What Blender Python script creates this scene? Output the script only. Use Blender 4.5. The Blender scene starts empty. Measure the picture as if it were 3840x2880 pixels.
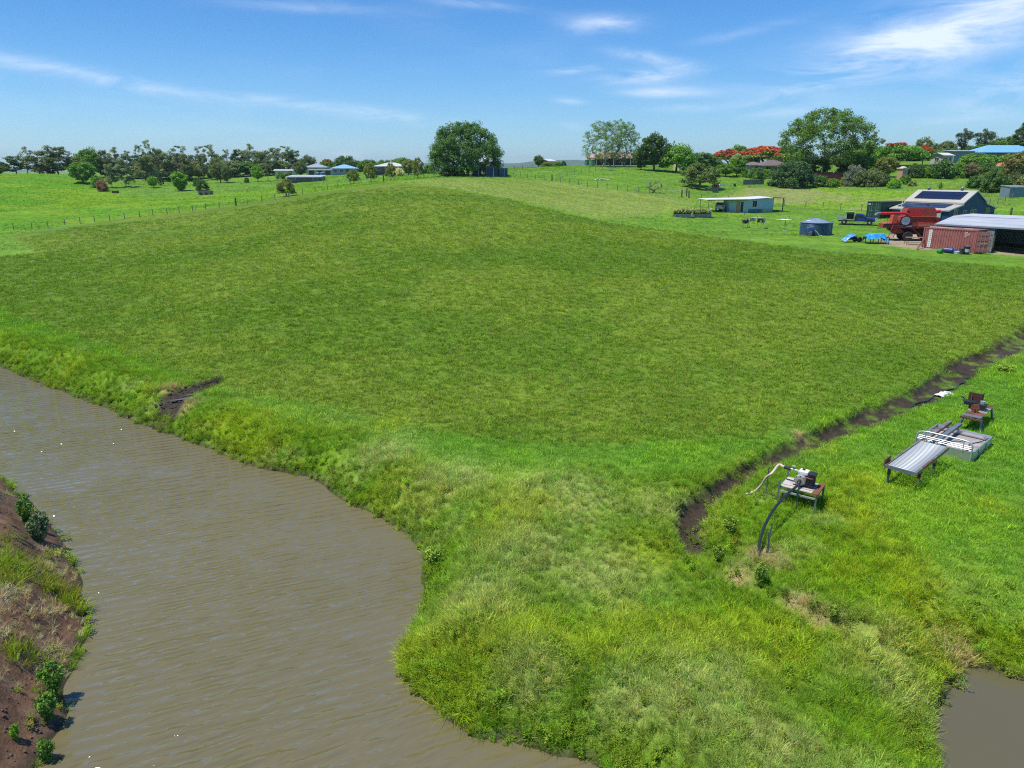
import bpy, bmesh, math, random
import numpy as np
from mathutils import Vector, Matrix, Quaternion, Euler
random.seed(7); RNG = np.random.default_rng(7)
R = math.radians
S = bpy.context.scene
C = S.collection

# ---------------------------------------------------------------- camera
CAM_H, PITCH, FPX = 11.5, R(16.7), 2667.0
cd = bpy.data.cameras.new('camera'); cam = bpy.data.objects.new('camera', cd); C.objects.link(cam)
cam.location = (0, 0, CAM_H); cam.rotation_euler = (math.pi/2 - PITCH, 0, 0)
cd.sensor_width = 36.0; cd.lens = FPX/3840*36.0; cd.clip_start = 0.1; cd.clip_end = 30000
S.camera = cam

# ---------------------------------------------------------------- sky and sun
SUN_EL, SUN_AZ = R(68), R(100)          # azimuth measured from +Y towards -X (the picture's far left)
SUN_DIR = Vector((-math.sin(SUN_AZ)*math.cos(SUN_EL), math.cos(SUN_AZ)*math.cos(SUN_EL), math.sin(SUN_EL)))
W = bpy.data.worlds.new('World'); S.world = W; W.use_nodes = True
def world_nodes():
    nt = W.node_tree; nt.nodes.clear(); N = nt.nodes.new; L = nt.links.new
    out = N('ShaderNodeOutputWorld'); bg = N('ShaderNodeBackground'); bg.inputs['Strength'].default_value = 0.115
    sky = N('ShaderNodeTexSky'); sky.sky_type = 'NISHITA'; sky.sun_disc = False
    sky.sun_elevation = SUN_EL; sky.sun_rotation = SUN_AZ; sky.altitude = 60
    sky.air_density = 1.0; sky.dust_density = 0.25; sky.ozone_density = 2.5
    hs = N('ShaderNodeHueSaturation'); hs.inputs['Saturation'].default_value = 1.14; hs.inputs['Value'].default_value = 0.93
    # clear dry air: less yellow near the horizon than the model gives
    gz = N('ShaderNodeSeparateXYZ'); tc0 = N('ShaderNodeTexCoord'); L(tc0.outputs['Generated'], gz.inputs[0]); rp = N('ShaderNodeValToRGB'); L(gz.outputs[2], rp.inputs[0])
    e = rp.color_ramp.elements; e[0].position = 0.0; e[0].color = (0.60, 0.82, 1.08, 1); e[1].position = 0.40; e[1].color = (0.50, 0.70, 0.98, 1)
    for p_, c_ in ((0.10, (0.59, 0.80, 1.05, 1)), (0.22, (0.55, 0.75, 1.0, 1))): k_ = e.new(p_); k_.color = c_
    tm_ = N('ShaderNodeMix'); tm_.data_type = 'RGBA'; tm_.blend_type = 'MULTIPLY'; tm_.inputs['Factor'].default_value = 1; L(sky.outputs[0], tm_.inputs['A']); L(rp.outputs[0], tm_.inputs['B'])
    L(tm_.outputs['Result'], hs.inputs['Color'])
    tc = N('ShaderNodeTexCoord'); sp = N('ShaderNodeSeparateXYZ'); L(tc.outputs['Generated'], sp.inputs[0])
    def M(op, a, b=None, clamp=False):
        n = N('ShaderNodeMath'); n.operation = op; n.use_clamp = clamp
        for i, v in enumerate((a, b)):
            if v is None: continue
            if isinstance(v, (int, float)): n.inputs[i].default_value = v
            else: L(v, n.inputs[i])
        return n.outputs[0]
    az = M('ARCTAN2', sp.outputs[0], sp.outputs[1]); el = M('ARCSINE', sp.outputs[2])
    # wisps: stretched noise over the cloud layer
    cv = N('ShaderNodeCombineXYZ'); L(M('MULTIPLY', az, 2.2), cv.inputs[0]); L(M('MULTIPLY', el, 10.0), cv.inputs[1])
    def noise(vec, scale, detail, rough, dist):
        n = N('ShaderNodeTexNoise'); n.inputs['Scale'].default_value = scale; n.inputs['Detail'].default_value = detail
        n.inputs['Roughness'].default_value = rough; n.inputs['Distortion'].default_value = dist; L(vec, n.inputs['Vector']); return n.outputs[0]
    n1 = noise(cv.outputs[0], 3.2, 9, 0.62, 0.6); n2 = noise(cv.outputs[0], 1.0, 3, 0.5, 0.3)
    # cirrus banks: picture position (2212 wide), half length, half thickness, tilt, amount; turned into azimuth and elevation
    def sky_dir(a, b):
        u = (a*1.736-1920)/FPX; v = (1440-b*1.736)/FPX; yy = math.cos(PITCH)+v*math.sin(PITCH); zz = -math.sin(PITCH)+v*math.cos(PITCH)
        return math.atan2(u, yy), math.atan2(zz, math.hypot(u, yy))
    banks = []
    for a, b, hl, th, tilt, amt in [(190,163,240,15,-.15,.85),(530,212,100,9,-.08,.8),(770,243,180,13,-.10,1.1),(1300,52,85,17,.0,1.0),(1020,8,130,9,-.1,.5),(640,15,150,11,.0,.4),(1405,125,95,12,-.2,1.0),(1390,165,95,14,.05,1.2),(1240,152,55,8,.05,.9),(1435,200,95,10,.0,1.0),(1230,218,36,7,-.1,.6),
         (1520,232,130,9,.0,.5),(2120,50,300,60,.22,1.7),(1900,112,170,28,.25,.9),(2190,195,80,34,.2,1.3),(1730,192,75,9,.25,.6),(1680,245,75,11,.0,.6),(2050,262,130,9,.0,.4),(750,335,34,8,.0,.7),(1240,272,32,9,-.2,.6),(1600,70,120,10,.15,.35)]:
        az_, el_ = sky_dir(a, b); banks.append((az_, el_, hl*1.736/FPX*.85, th*1.736/FPX*.9, tilt, amt))
    tot = M('MULTIPLY', M('SUBTRACT', n2, 0.47, True), 0.8)
    for a, e, ln, tk, tilt, amt in banks:
        da = M('SUBTRACT', az, a); de = M('SUBTRACT', el, e)
        p = M('DIVIDE', M('ADD', M('MULTIPLY', da, math.cos(tilt)), M('MULTIPLY', de, math.sin(tilt))), ln)
        q = M('DIVIDE', M('SUBTRACT', M('MULTIPLY', de, math.cos(tilt)), M('MULTIPLY', da, math.sin(tilt))), tk)
        g = M('MULTIPLY', M('EXPONENT', M('MULTIPLY', M('ADD', M('MULTIPLY', p, p), M('MULTIPLY', q, q)), -1.0)), amt)
        tot = M('ADD', tot, g)
    wisp = M('MULTIPLY', M('SUBTRACT', n1, 0.36, True), 2.2)
    mask = M('MULTIPLY', M('MULTIPLY', wisp, tot), 1.0, True)
    mask = M('MULTIPLY', mask, 0.82)
    mix = N('ShaderNodeMix'); mix.data_type = 'RGBA'; L(mask, mix.inputs['Factor']); L(hs.outputs[0], mix.inputs['A'])
    mix.inputs['B'].default_value = (6.6, 7.2, 8.2, 1)
    L(mix.outputs['Result'], bg.inputs['Color']); L(bg.outputs[0], out.inputs['Surface'])
world_nodes()
sl = bpy.data.lights.new('sun', 'SUN'); sl.energy = 4.2; sl.angle = R(0.53); sl.color = (1.0, 0.955, 0.88)
so = bpy.data.objects.new('sun', sl); C.objects.link(so); so.rotation_euler = SUN_DIR.to_track_quat('Z', 'Y').to_euler(); so.location = (-30, 10, 80)
vs = S.view_settings; S.display_settings.display_device = 'sRGB'
vs.view_transform = 'Standard'; vs.look = 'None'; vs.exposure = 0.42; vs.gamma = 1.0; vs.use_curve_mapping = False
S.render.engine = 'CYCLES'
cy = S.cycles; cy.use_denoising = False; cy.filter_width = 1.15; cy.max_bounces = 4; cy.diffuse_bounces = 2; cy.glossy_bounces = 2; cy.transmission_bounces = 2; cy.use_adaptive_sampling = True; cy.adaptive_threshold = 0.015
cy.transparent_max_bounces = 6; cy.caustics_reflective = False; cy.caustics_refractive = False; cy.sample_clamp_indirect = 4
# ---------------------------------------------------------------- helpers
def tag(o, label=None, cat=None, group=None, kind=None):
    if label: o['label'] = label
    if cat: o['category'] = cat
    if group: o['group'] = group
    if kind: o['kind'] = kind
    return o
def thing(name, label, cat, loc=(0, 0, 0), rz=0.0, group=None):
    o = bpy.data.objects.new(name, None); C.objects.link(o); o.empty_display_size = 0.3
    o.location = loc; o.rotation_euler = (0, 0, rz)
    return tag(o, label, cat, group)
def newobj(name, me, mat=None, parent=None):
    o = bpy.data.objects.new(name, me); C.objects.link(o)
    if mat is not None and len(me.materials) == 0: me.materials.append(MAT[mat] if isinstance(mat, str) else mat)
    if parent is not None: o.parent = parent
    return o
class MB:
    """collects shapes into one mesh"""
    def __init__(s): s.v = []; s.f = []
    def add(s, vs, fs):
        b = len(s.v); s.v += [tuple(p) for p in vs]; s.f += [tuple(i+b for i in q) for q in fs]; return s
    def box(s, c, d, rot=None):
        x, y, z = d[0]/2, d[1]/2, d[2]/2
        P = [Vector(p) for p in ((-x,-y,-z),(x,-y,-z),(x,y,-z),(-x,y,-z),(-x,-y,z),(x,-y,z),(x,y,z),(-x,y,z))]
        if rot is not None:
            m = Euler(rot).to_matrix(); P = [m @ p for p in P]
        c = Vector(c)
        return s.add([p+c for p in P], [(0,3,2,1),(4,5,6,7),(0,1,5,4),(1,2,6,5),(2,3,7,6),(3,0,4,7)])
    def bx(s, x0, x1, y0, y1, z0, z1): return s.box(((x0+x1)/2, (y0+y1)/2, (z0+z1)/2), (abs(x1-x0), abs(y1-y0), abs(z1-z0)))
    def bar(s, a, b, w, h=None, up=(0, 0, 1)):
        a, b = Vector(a), Vector(b); h = h or w; d = (b-a).normalized(); u = Vector(up)
        if abs(d.dot(u)) > 0.98: u = Vector((0, 1, 0))
        x = d.cross(u).normalized(); y = x.cross(d).normalized()
        P = []
        for e in (a, b):
            for i, j in ((-1,-1),(1,-1),(1,1),(-1,1)): P.append(e + x*(i*w/2) + y*(j*h/2))
        return s.add(P, [(0,1,2,3),(7,6,5,4),(0,4,5,1),(1,5,6,2),(2,6,7,3),(3,7,4,0)])
    def tube(s, pts, r, n=8, caps=True):
        pts = [Vector(p) for p in pts]; m = len(pts); rr = r if isinstance(r, (list, tuple)) else [r]*m
        ring = []; b = len(s.v); u = None
        for i, p in enumerate(pts):
            d = (pts[min(i+1, m-1)] - pts[max(i-1, 0)]).normalized()
            if u is None: u = d.orthogonal().normalized()
            else:
                u = u - d*u.dot(d); u = u.normalized() if u.length > 1e-6 else d.orthogonal().normalized()
            w = d.cross(u)
            for k in range(n):
                a = 2*math.pi*k/n; ring.append(p + (u*math.cos(a) + w*math.sin(a))*rr[i])
        fs = []
        for i in range(m-1):
            for k in range(n):
                k2 = (k+1) % n; fs.append((i*n+k, i*n+k2, (i+1)*n+k2, (i+1)*n+k))
        if caps: fs += [tuple(reversed(range(n))), tuple(range((m-1)*n, m*n))]
        return s.add(ring, fs)
    def cyl(s, a, b, r, n=12, r2=None): return s.tube([a, b], [r, r if r2 is None else r2], n)
    def lathe(s, prof, n=16, c=(0, 0, 0), axis='z'):
        P = []; c = Vector(c)
        for r, z in prof:
            for k in range(n):
                a = 2*math.pi*k/n; p = (r*math.cos(a), r*math.sin(a), z)
                if axis == 'x': p = (p[2], p[0], p[1])
                if axis == 'y': p = (p[0], p[2], p[1])
                P.append(Vector(p)+c)
        m = len(prof); fs = []
        for i in range(m-1):
            for k in range(n): fs.append((i*n+k, i*n+(k+1) % n, (i+1)*n+(k+1) % n, (i+1)*n+k))
        fs += [tuple(reversed(range(n))), tuple(range((m-1)*n, m*n))]
        return s.add(P, fs)
    def prism(s, poly, y0, y1, axis='y'):
        """poly in (x, z), extruded along y (or poly (y, z) along x, or (x, y) along z)"""
        n = len(poly); P = []
        for t in (y0, y1):
            for a, b in poly: P.append((a, t, b) if axis == 'y' else (t, a, b) if axis == 'x' else (a, b, t))
        fs = [tuple(range(n)), tuple(reversed(range(n, 2*n)))] + [(i, n+i, n+(i+1) % n, (i+1) % n) for i in range(n)]
        return s.add(P, fs)
    def slab(s, q, t):
        """four corners (any plane) with thickness t downwards along the normal"""
        q = [Vector(p) for p in q]; n = (q[1]-q[0]).cross(q[3]-q[0]).normalized()*t
        return s.add(q + [p-n for p in q], [(0,1,2,3),(7,6,5,4),(0,4,5,1),(1,5,6,2),(2,6,7,3),(3,7,4,0)])
    def corrugated(s, q, pitch, amp, t=0.0, trap=False):
        """sheet over the quad q (q0->q1 across the ribs, q0->q3 along them)"""
        q = [Vector(p) for p in q]; ux = q[1]-q[0]; L_ = ux.length; n = (ux).cross(q[3]-q[0]).normalized()
        prof = []; k = max(1, round(L_/pitch))
        if trap:
            for i in range(k): prof += [((i)/k, 0), ((i+0.3)/k, 0), ((i+0.42)/k, 1), ((i+0.88)/k, 1)]
            prof.append((1, 0))
        else:
            for i in range(k): prof += [(i/k, 0), ((i+0.25)/k, 0.7), ((i+0.5)/k, 1), ((i+0.75)/k, 0.7)]
            prof.append((1, 0))
        P = []
        for u, h in prof:
            a = q[0].lerp(q[1], u) + n*amp*h; b = q[3].lerp(q[2], u) + n*amp*h; P += [a, b]
        return s.add(P, [(2*i, 2*i+2, 2*i+3, 2*i+1) for i in range(len(prof)-1)])
    def mesh(s, name):
        me = bpy.data.meshes.new(name); me.from_pydata(s.v, [], s.f); me.update(); return me
    def build(s, name, mat, parent=None, smooth=False, bevel=0.0):
        me = s.mesh(name)
        if smooth: me.polygons.foreach_set('use_smooth', [True]*len(me.polygons))
        o = newobj(name, me, mat, parent)
        if smooth:
            try: me.set_sharp_from_angle(angle=R(40))
            except Exception: pass
        if bevel:
            m = o.modifiers.new('bevel', 'BEVEL'); m.width = bevel; m.segments = 2; m.limit_method = 'ANGLE'
        return o
def copy_tree(o, parent=None):
    c = o.copy(); C.objects.link(c); c.parent = parent
    for ch in list(o.children): copy_tree(ch, c)
    return c

# ---------------------------------------------------------------- materials
MAT = {}
def mat(name, col, rough=0.6, metal=0.0, var=0.15, vscale=6.0, bump=0.0, bscale=30.0, col2=None, thr=0.55, soft=0.08, c2scale=2.5, spec=0.5, stretch=None):
    m = bpy.data.materials.new(name); m.use_nodes = True; nt = m.node_tree; N = nt.nodes.new; L = nt.links.new
    b = nt.nodes['Principled BSDF']; b.inputs['Roughness'].default_value = rough; b.inputs['Metallic'].default_value = metal
    b.inputs['Specular IOR Level'].default_value = spec
    tc = N('ShaderNodeTexCoord'); vec = tc.outputs['Object']
    if stretch:
        mp = N('ShaderNodeMapping'); mp.inputs['Scale'].default_value = stretch; L(vec, mp.inputs[0]); vec = mp.outputs[0]
    def noise(sc, det=5):
        n = N('ShaderNodeTexNoise'); n.inputs['Scale'].default_value = sc; n.inputs['Detail'].default_value = det; n.inputs['Roughness'].default_value = 0.6
        L(vec, n.inputs['Vector']); return n.outputs[0]
    rgb = N('ShaderNodeRGB'); rgb.outputs[0].default_value = (*col, 1); cur = rgb.outputs[0]
    if col2 is not None:
        mr = N('ShaderNodeMapRange'); L(noise(c2scale, 8), mr.inputs[0]); mr.inputs[1].default_value = thr-soft; mr.inputs[2].default_value = thr+soft
        mx = N('ShaderNodeMix'); mx.data_type = 'RGBA'; L(mr.outputs[0], mx.inputs['Factor']); L(cur, mx.inputs['A']); mx.inputs['B'].default_value = (*col2, 1); cur = mx.outputs['Result']
    if var:
        mr = N('ShaderNodeMapRange'); L(noise(vscale), mr.inputs[0]); mr.inputs[1].default_value = 0.3; mr.inputs[2].default_value = 0.7
        mr.inputs[3].default_value = 1-var; mr.inputs[4].default_value = 1+var
        mx = N('ShaderNodeMix'); mx.data_type = 'RGBA'; mx.blend_type = 'MULTIPLY'; mx.inputs['Factor'].default_value = 1
        L(cur, mx.inputs['A']); L(mr.outputs[0], mx.inputs['B']); cur = mx.outputs['Result']
    L(cur, b.inputs['Base Color'])
    if bump:
        bp = N('ShaderNodeBump'); bp.inputs['Strength'].default_value = bump; bp.inputs['Distance'].default_value = 0.02; L(noise(bscale), bp.inputs['Height']); L(bp.outputs[0], b.inputs['Normal'])
    MAT[name] = m; return m
def leafmat(name, trans=0.3, rough=0.55, inst=False, var=0.45, spec=0.25):
    """foliage: colour from the object's (or the instance's) own tint, varied leaf by leaf"""
    m = bpy.data.materials.new(name); m.use_nodes = True; nt = m.node_tree; N = nt.nodes.new; L = nt.links.new
    b = nt.nodes['Principled BSDF']; out = nt.nodes['Material Output']
    b.inputs['Roughness'].default_value = rough; b.inputs['Specular IOR Level'].default_value = spec
    if inst:
        a = N('ShaderNodeAttribute'); a.attribute_type = 'INSTANCER'; a.attribute_name = 'tint'; col = a.outputs['Color']
    else:
        oi = N('ShaderNodeObjectInfo'); col = oi.outputs['Color']
    r = N('ShaderNodeAttribute'); r.attribute_name = 'rnd'
    mr = N('ShaderNodeMapRange'); L(r.outputs['Fac'], mr.inputs[0]); mr.inputs[3].default_value = 1-var; mr.inputs[4].default_value = 1+var
    mx = N('ShaderNodeMix'); mx.data_type = 'RGBA'; mx.blend_type = 'MULTIPLY'; mx.inputs['Factor'].default_value = 1; L(col, mx.inputs['A']); L(mr.outputs[0], mx.inputs['B'])
    hs = N('ShaderNodeHueSaturation'); mh = N('ShaderNodeMapRange'); L(r.outputs['Fac'], mh.inputs[0]); mh.inputs[3].default_value = 0.515; mh.inputs[4].default_value = 0.485
    L(mh.outputs[0], hs.inputs['Hue']); L(mx.outputs['Result'], hs.inputs['Color'])
    L(hs.outputs[0], b.inputs['Base Color'])
    if trans:
        t = N('ShaderNodeBsdfTranslucent'); L(hs.outputs[0], t.inputs['Color']); ms = N('ShaderNodeMixShader'); ms.inputs[0].default_value = trans
        L(b.outputs[0], ms.inputs[1]); L(t.outputs[0], ms.inputs[2]); L(ms.outputs[0], out.inputs['Surface'])
    MAT[name] = m; return m
leafmat('leaf', spec=0.12, rough=0.6); leafmat('grass_blade', inst=True, trans=0.35, var=0.35, spec=0.1, rough=0.7)
mat('bark', (0.13, 0.105, 0.085), 0.9, var=0.35, vscale=3)
mat('pale_bark', (0.36, 0.33, 0.28), 0.85, var=0.35, vscale=2)
mat('grey_wood', (0.20, 0.185, 0.165), 0.85, var=0.3, vscale=5)
mat('dark_wood', (0.10, 0.085, 0.07), 0.85, var=0.3, vscale=5)
mat('galv', (0.50, 0.53, 0.55), 0.42, 0.55, var=0.15, vscale=3, col2=(0.36, 0.38, 0.40), thr=0.6)
mat('galv_dark', (0.23, 0.25, 0.26), 0.5, 0.4, var=0.2)
mat('aluminium', (0.62, 0.63, 0.64), 0.36, 0.8, var=0.12, vscale=4)
mat('rust', (0.17, 0.062, 0.03), 0.85, 0.0, var=0.35, vscale=9, col2=(0.08, 0.035, 0.025), thr=0.55)
mat('rusty_steel', (0.21, 0.22, 0.225), 0.5, 0.3, var=0.15, col2=(0.20, 0.075, 0.035), thr=0.52, c2scale=3.0)
mat('steel', (0.16, 0.185, 0.20), 0.5, 0.3, var=0.18, vscale=7)
mat('roller', (0.40, 0.43, 0.45), 0.5, 0.35, var=0.2, vscale=4)
mat('black_rubber', (0.022, 0.022, 0.024), 0.75, var=0.2)
mat('black_pipe', (0.018, 0.020, 0.022), 0.35, var=0.1)
mat('tyre', (0.03, 0.029, 0.028), 0.9, var=0.3, bump=0.3)
mat('white_paint', (0.74, 0.74, 0.72), 0.5, var=0.06)
mat('cream_paint', (0.62, 0.58, 0.47), 0.6, var=0.08)
mat('black_paint', (0.02, 0.02, 0.022), 0.45, var=0.1)
mat('dark_glass', (0.025, 0.03, 0.035), 0.08, 0.0, var=0, spec=0.8)
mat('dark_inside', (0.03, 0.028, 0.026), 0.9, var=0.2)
mat('concrete', (0.36, 0.35, 0.33), 0.9, var=0.2, vscale=3, bump=0.2)
# ---------------------------------------------------------------- ground shape
sT, cT = math.sin(PITCH), math.cos(PITCH)
def pd(px, py, D):
    u = (px-1920)/FPX; v = (1440-py)/FPX
    return np.array([u*D, D*(cT+v*sT), CAM_H+D*(-sT+v*cT)])
def pz(px, py, z):
    v = (1440-py)/FPX; return pd(px, py, (z-CAM_H)/(-sT+v*cT))
# picture points whose distance is known from the things that stand there (posts, containers, trees), with that distance
CP = [(0,1180,52.6),(0,970,86),(0,890,114),(0,800,148),(0,720,190),(0,655,218),(60,652,225),(200,652,225),(350,682,212),(600,732,188),(600,690,258),(800,655,290),
 (1000,685,215),(1000,652,285),(1100,690,198),(1300,657,228),(300,840,131),(52,863,129),(625,803,134),(880,771,139),(1150,733,147),(1400,690,155),(1650,665,165),(1430,660,205),
 (600,1200,47),(600,1000,70),(600,900,92),(900,1000,66),(900,850,97),(1200,1200,46.5),(1200,800,98),
 (1500,1200,46),(1500,1000,63),(1500,900,75),(1500,800,90),(1500,750,101),(1500,700,122),(1550,674,140),(1830,660,170),(1780,668,150),
 (1920,1000,62),(1920,850,84),(1920,760,108),(1920,700,135),(2000,720,138),(2300,780,122),(2315,712,150),(2070,679,165),(1924,656,175),(2180,620,225),(2300,622,220),(2100,625,230),
 (2600,690,166),(2630,704,163),(2800,668,188),(3000,696,174),(2800,797,128),(2700,1000,71),(2500,813,117),(2700,850,106),(2700,900,89),(2300,900,80),
 (3160,915,85),(3600,948,80),(3380,902,90),(3054,880,100),(3210,842,108),(3270,815,117),(3500,842,109),(3100,688,182),(3020,776,139),(3150,785,137),(3400,720,155),(3380,662,183),
 (3600,668,184),(3800,735,140),(3700,769,128),(3750,605,228),(3840,990,73),(3840,1150,53),(3300,1100,57.5),(3840,850,102),(2860,625,225),(2450,640,196),(3840,640,190)]
WP = [(0,20,1.0),(0,30,1.05),(8,20,1.0),(10,30,1.1),(18,25,1.05),(24,32,1.15),(34,44,1.35),(5,13,0.95),(15,17,0.95),(20,12,0.9),(3,4,0.9),(-10,33,1.05),(-20,40,1.1),(-30,50,1.15),(-5,42,1.3),(10,42,1.5),(22,44,1.5),
 (-14,14,1.5),(-17,20,1.4),(-22,14,2.0),(-30,25,1.8),(-50,45,1.3),(-70,60,1.2),(-15,0,1.6),(0,-60,1.0),(-120,-40,1.2),(120,-40,1.3),(60,30,1.4),(90,50,2.3),(150,90,4.0),
 (-120,100,1.2),(-200,150,4.0),(-260,240,9.5),(0,420,8),(-220,420,9),(220,420,16),(260,240,15),(250,120,6),(400,250,14),(-420,200,8),(120,330,15),(-80,330,10.4)]
CTRL = np.array([pd(*c) for c in CP] + [np.array(w, float) for w in WP])
def tps_fit(P, lam):
    n = len(P); A = P[:, :2]/100.0
    r2 = ((A[:, None]-A[None])**2).sum(-1); K = 0.5*r2*np.log(r2+1e-12)
    Q = np.hstack([np.ones((n, 1)), A]); M_ = np.zeros((n+3, n+3)); M_[:n, :n] = K + lam*np.eye(n); M_[:n, n:] = Q; M_[n:, :n] = Q.T
    return np.linalg.solve(M_, np.concatenate([P[:, 2], np.zeros(3)])), A
TPS_W, TPS_A = tps_fit(CTRL, 0.004)
def sstep(a, b, x):
    t = np.clip((x-a)/(b-a), 0, 1); return t*t*(3-2*t)
def base_h(x, y):
    x = np.asarray(x, float); y = np.asarray(y, float); shp = x.shape; x = x.ravel(); y = y.ravel()
    out = np.empty_like(x)
    for i in range(0, len(x), 40000):
        X = np.stack([x[i:i+40000], y[i:i+40000]], 1)/100.0
        r2 = ((X[:, None]-TPS_A[None])**2).sum(-1)
        out[i:i+40000] = (0.5*r2*np.log(r2+1e-12)) @ TPS_W[:-3] + TPS_W[-3] + X @ TPS_W[-2:]
    far = sstep(300, 620, np.hypot(x, y-60)); out = out*(1-far) + 5.0*far
    return np.maximum(out, 0.75).reshape(shp)
# value noise
_perm = RNG.random((256, 256))
def vnoise(x, y):
    xi = np.floor(x).astype(int); yi = np.floor(y).astype(int); fx = x-xi; fy = y-yi; fx = fx*fx*(3-2*fx); fy = fy*fy*(3-2*fy)
    g = lambda i, j: _perm[i % 256, j % 256]
    return (g(xi, yi)*(1-fx)+g(xi+1, yi)*fx)*(1-fy) + (g(xi, yi+1)*(1-fx)+g(xi+1, yi+1)*fx)*fy
def fbm(x, y, o=4):
    t = 0; a = 0.5
    for k in range(o): t = t + a*vnoise(x*2**k+17*k, y*2**k+31*k); a *= 0.5
    return t/(1-0.5**o)
def sdist(x, y, poly):
    """signed distance to a closed polygon, positive outside"""
    P = np.asarray(poly, float); x = np.asarray(x, float); y = np.asarray(y, float); d = np.full(x.shape, 1e9); ins = np.zeros(x.shape, bool)
    for i in range(len(P)):
        a = P[i]; b = P[(i+1) % len(P)]; e = b-a; L2 = e@e+1e-12
        t = np.clip(((x-a[0])*e[0]+(y-a[1])*e[1])/L2, 0, 1)
        d = np.minimum(d, np.hypot(x-a[0]-t*e[0], y-a[1]-t*e[1]))
        cond = (a[1] > y) != (b[1] > y)
        xs = a[0] + (y-a[1])*e[0]/(e[1] if abs(e[1]) > 1e-9 else 1e-9)
        ins ^= cond & (x < xs)
    return np.where(ins, -d, d)
def ldist(x, y, pts, extra=None):
    """distance to a polyline, and an attribute interpolated along it"""
    P = np.asarray(pts, float); d = np.full(np.shape(x), 1e9); w = np.zeros(np.shape(x))
    for i in range(len(P)-1):
        a = P[i]; b = P[i+1]; e = b-a; t = np.clip(((x-a[0])*e[0]+(y-a[1])*e[1])/(e@e+1e-12), 0, 1)
        q = np.hypot(x-a[0]-t*e[0], y-a[1]-t*e[1]); m = q < d; d = np.where(m, q, d)
        if extra is not None: w = np.where(m, extra[i]+(extra[i+1]-extra[i])*t, w)
    return (d, w) if extra is not None else d
K = 3840/2212.0
def shore(pts): return [tuple(pz(a*K, b*K, 0.0)[:2]) for a, b in pts]
SH_R = shore([(0,790),(60,815),(110,835),(170,860),(240,885),(300,914),(370,938),(430,962),(500,988),(560,1010),(610,1021),(660,1026),(690,1044),(730,1075),(790,1100),(850,1130),(893,1160),(903,1190),(922,1218),(916,1262),(912,1302),(902,1345),(892,1380),(866,1412),(862,1445),(888,1484),(922,1510),(962,1535),(1000,1570),(1050,1596),(1100,1606),(1140,1612),(1200,1626),(1270,1642),(1300,1659)])
SH_L = shore([(70,1659),(92,1620),(128,1580),(138,1535),(132,1500),(150,1452),(165,1402),(196,1352),(175,1312),(180,1262),(150,1214),(148,1186),(110,1136),(80,1100),(30,1062),(0,1036)])
CHANNEL = [(-75, 66), (-50, 54)] + SH_R + [(4.0, 7.0), (5.0, 0.0), (5.5, -12), (5, -40), (-10, -40), (-9.5, -12), (-9.0, 2.0)] + SH_L + [(-33, 36), (-60, 47)]
POND = shore([(2010,1659),(2012,1600),(2016,1532),(2050,1492),(2078,1455),(2064,1438),(2130,1443),(2212,1466)]) + [(14.0, 13.2), (20, 11), (22, 0), (9, -2), (8.6, 6)]
DITCH_PX = [(2260,725,.8),(2212,748,.8),(2150,781,.8),(2090,803,.8),(2030,848,.75),(1980,873,.75),(1890,908,.7),(1830,932,.6),(1760,962,.55),(1700,987,.5),(1620,1022,.45),(1560,1062,.45),(1520,1088,.45),(1492,1122,.45),(1487,1160,.42),(1500,1192,.4),(1528,1226,.35),(1565,1252,.3),(1620,1280,.3),(1700,1322,.3),(1790,1366,.3),(1900,1400,.3),(2050,1440,.4)]
DITCH = [tuple(pz(a*K, b*K, 0.75)[:2]) for a, b, w in DITCH_PX]; DITCH_W = [w*(1.15 if w < .6 else 1.2) for a, b, w in DITCH_PX]
MUD_PATCH = [tuple(pz(a, b, 0.9)[:2]) for a, b in [(548,1556),(580,1512),(640,1472),(740,1450),(830,1436),(838,1446),(780,1472),(716,1502),(650,1538),(592,1566)]]
def height(x, y, parts=False):
    x = np.asarray(x, float); y = np.asarray(y, float); h = base_h(x, y)
    near = (np.abs(x) < 90) & (y < 80)
    n1 = fbm(x*0.9, y*0.9, 3)-0.5
    dw = np.where(near, np.minimum(sdist(x, y, CHANNEL), sdist(x, y, POND)), 50.0)
    dw = dw + np.where(near, 0.35*(fbm(x*1.3+9, y*1.3, 3)-0.5), 0)
    h = h + n1*np.where(near, 0.16, 0.10)
    dd, ww = ldist(x, y, DITCH, DITCH_W); dd = dd + 0.22*(fbm(x*2.1, y*2.1+5, 2)-0.5)
    h = h - 0.42*(1-sstep(ww*0.55, ww*1.25, dd))
    mp = sdist(x, y, MUD_PATCH); h = h - 0.25*(1-sstep(-0.5, 0.3, mp))
    lip = 0.02 + 0.14*sstep(0, 0.18, dw)
    bank = np.where(dw > 0, lip + (h-lip)*sstep(0.05, 1.7, dw), np.maximum(0.03+0.7*dw, -0.9))
    z = np.where(dw < 2.0, bank, h)
    return (z, dw, dd/ww, mp) if parts else z
def hh(x, y): return float(height(np.array([x]), np.array([y]))[0])
def gp(px, py):
    """where the ray through a picture point meets the ground"""
    D = np.concatenate([np.linspace(8, 60, 600), np.linspace(60.2, 420, 900)]); P = np.array([pd(px, py, d) for d in (1.0,)])
    o = np.array([0, 0, CAM_H]); r = P[0]-o; Q = o + D[:, None]*r
    b = Q[:, 2] <= base_h(Q[:, 0], Q[:, 1]) + 0.2; i = int(np.argmax(b)) if b.any() else len(D)-1
    lo, hi = D[max(i-6, 0)], D[min(i+14, len(D)-1)]; T = np.linspace(lo, hi, 60); Q = o + T[:, None]*r
    g = height(Q[:, 0], Q[:, 1]); b = Q[:, 2] <= g; j = int(np.argmax(b)) if b.any() else int(np.argmin(Q[:, 2]-g))
    return Vector((Q[j, 0], Q[j, 1], g[j]))
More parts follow.
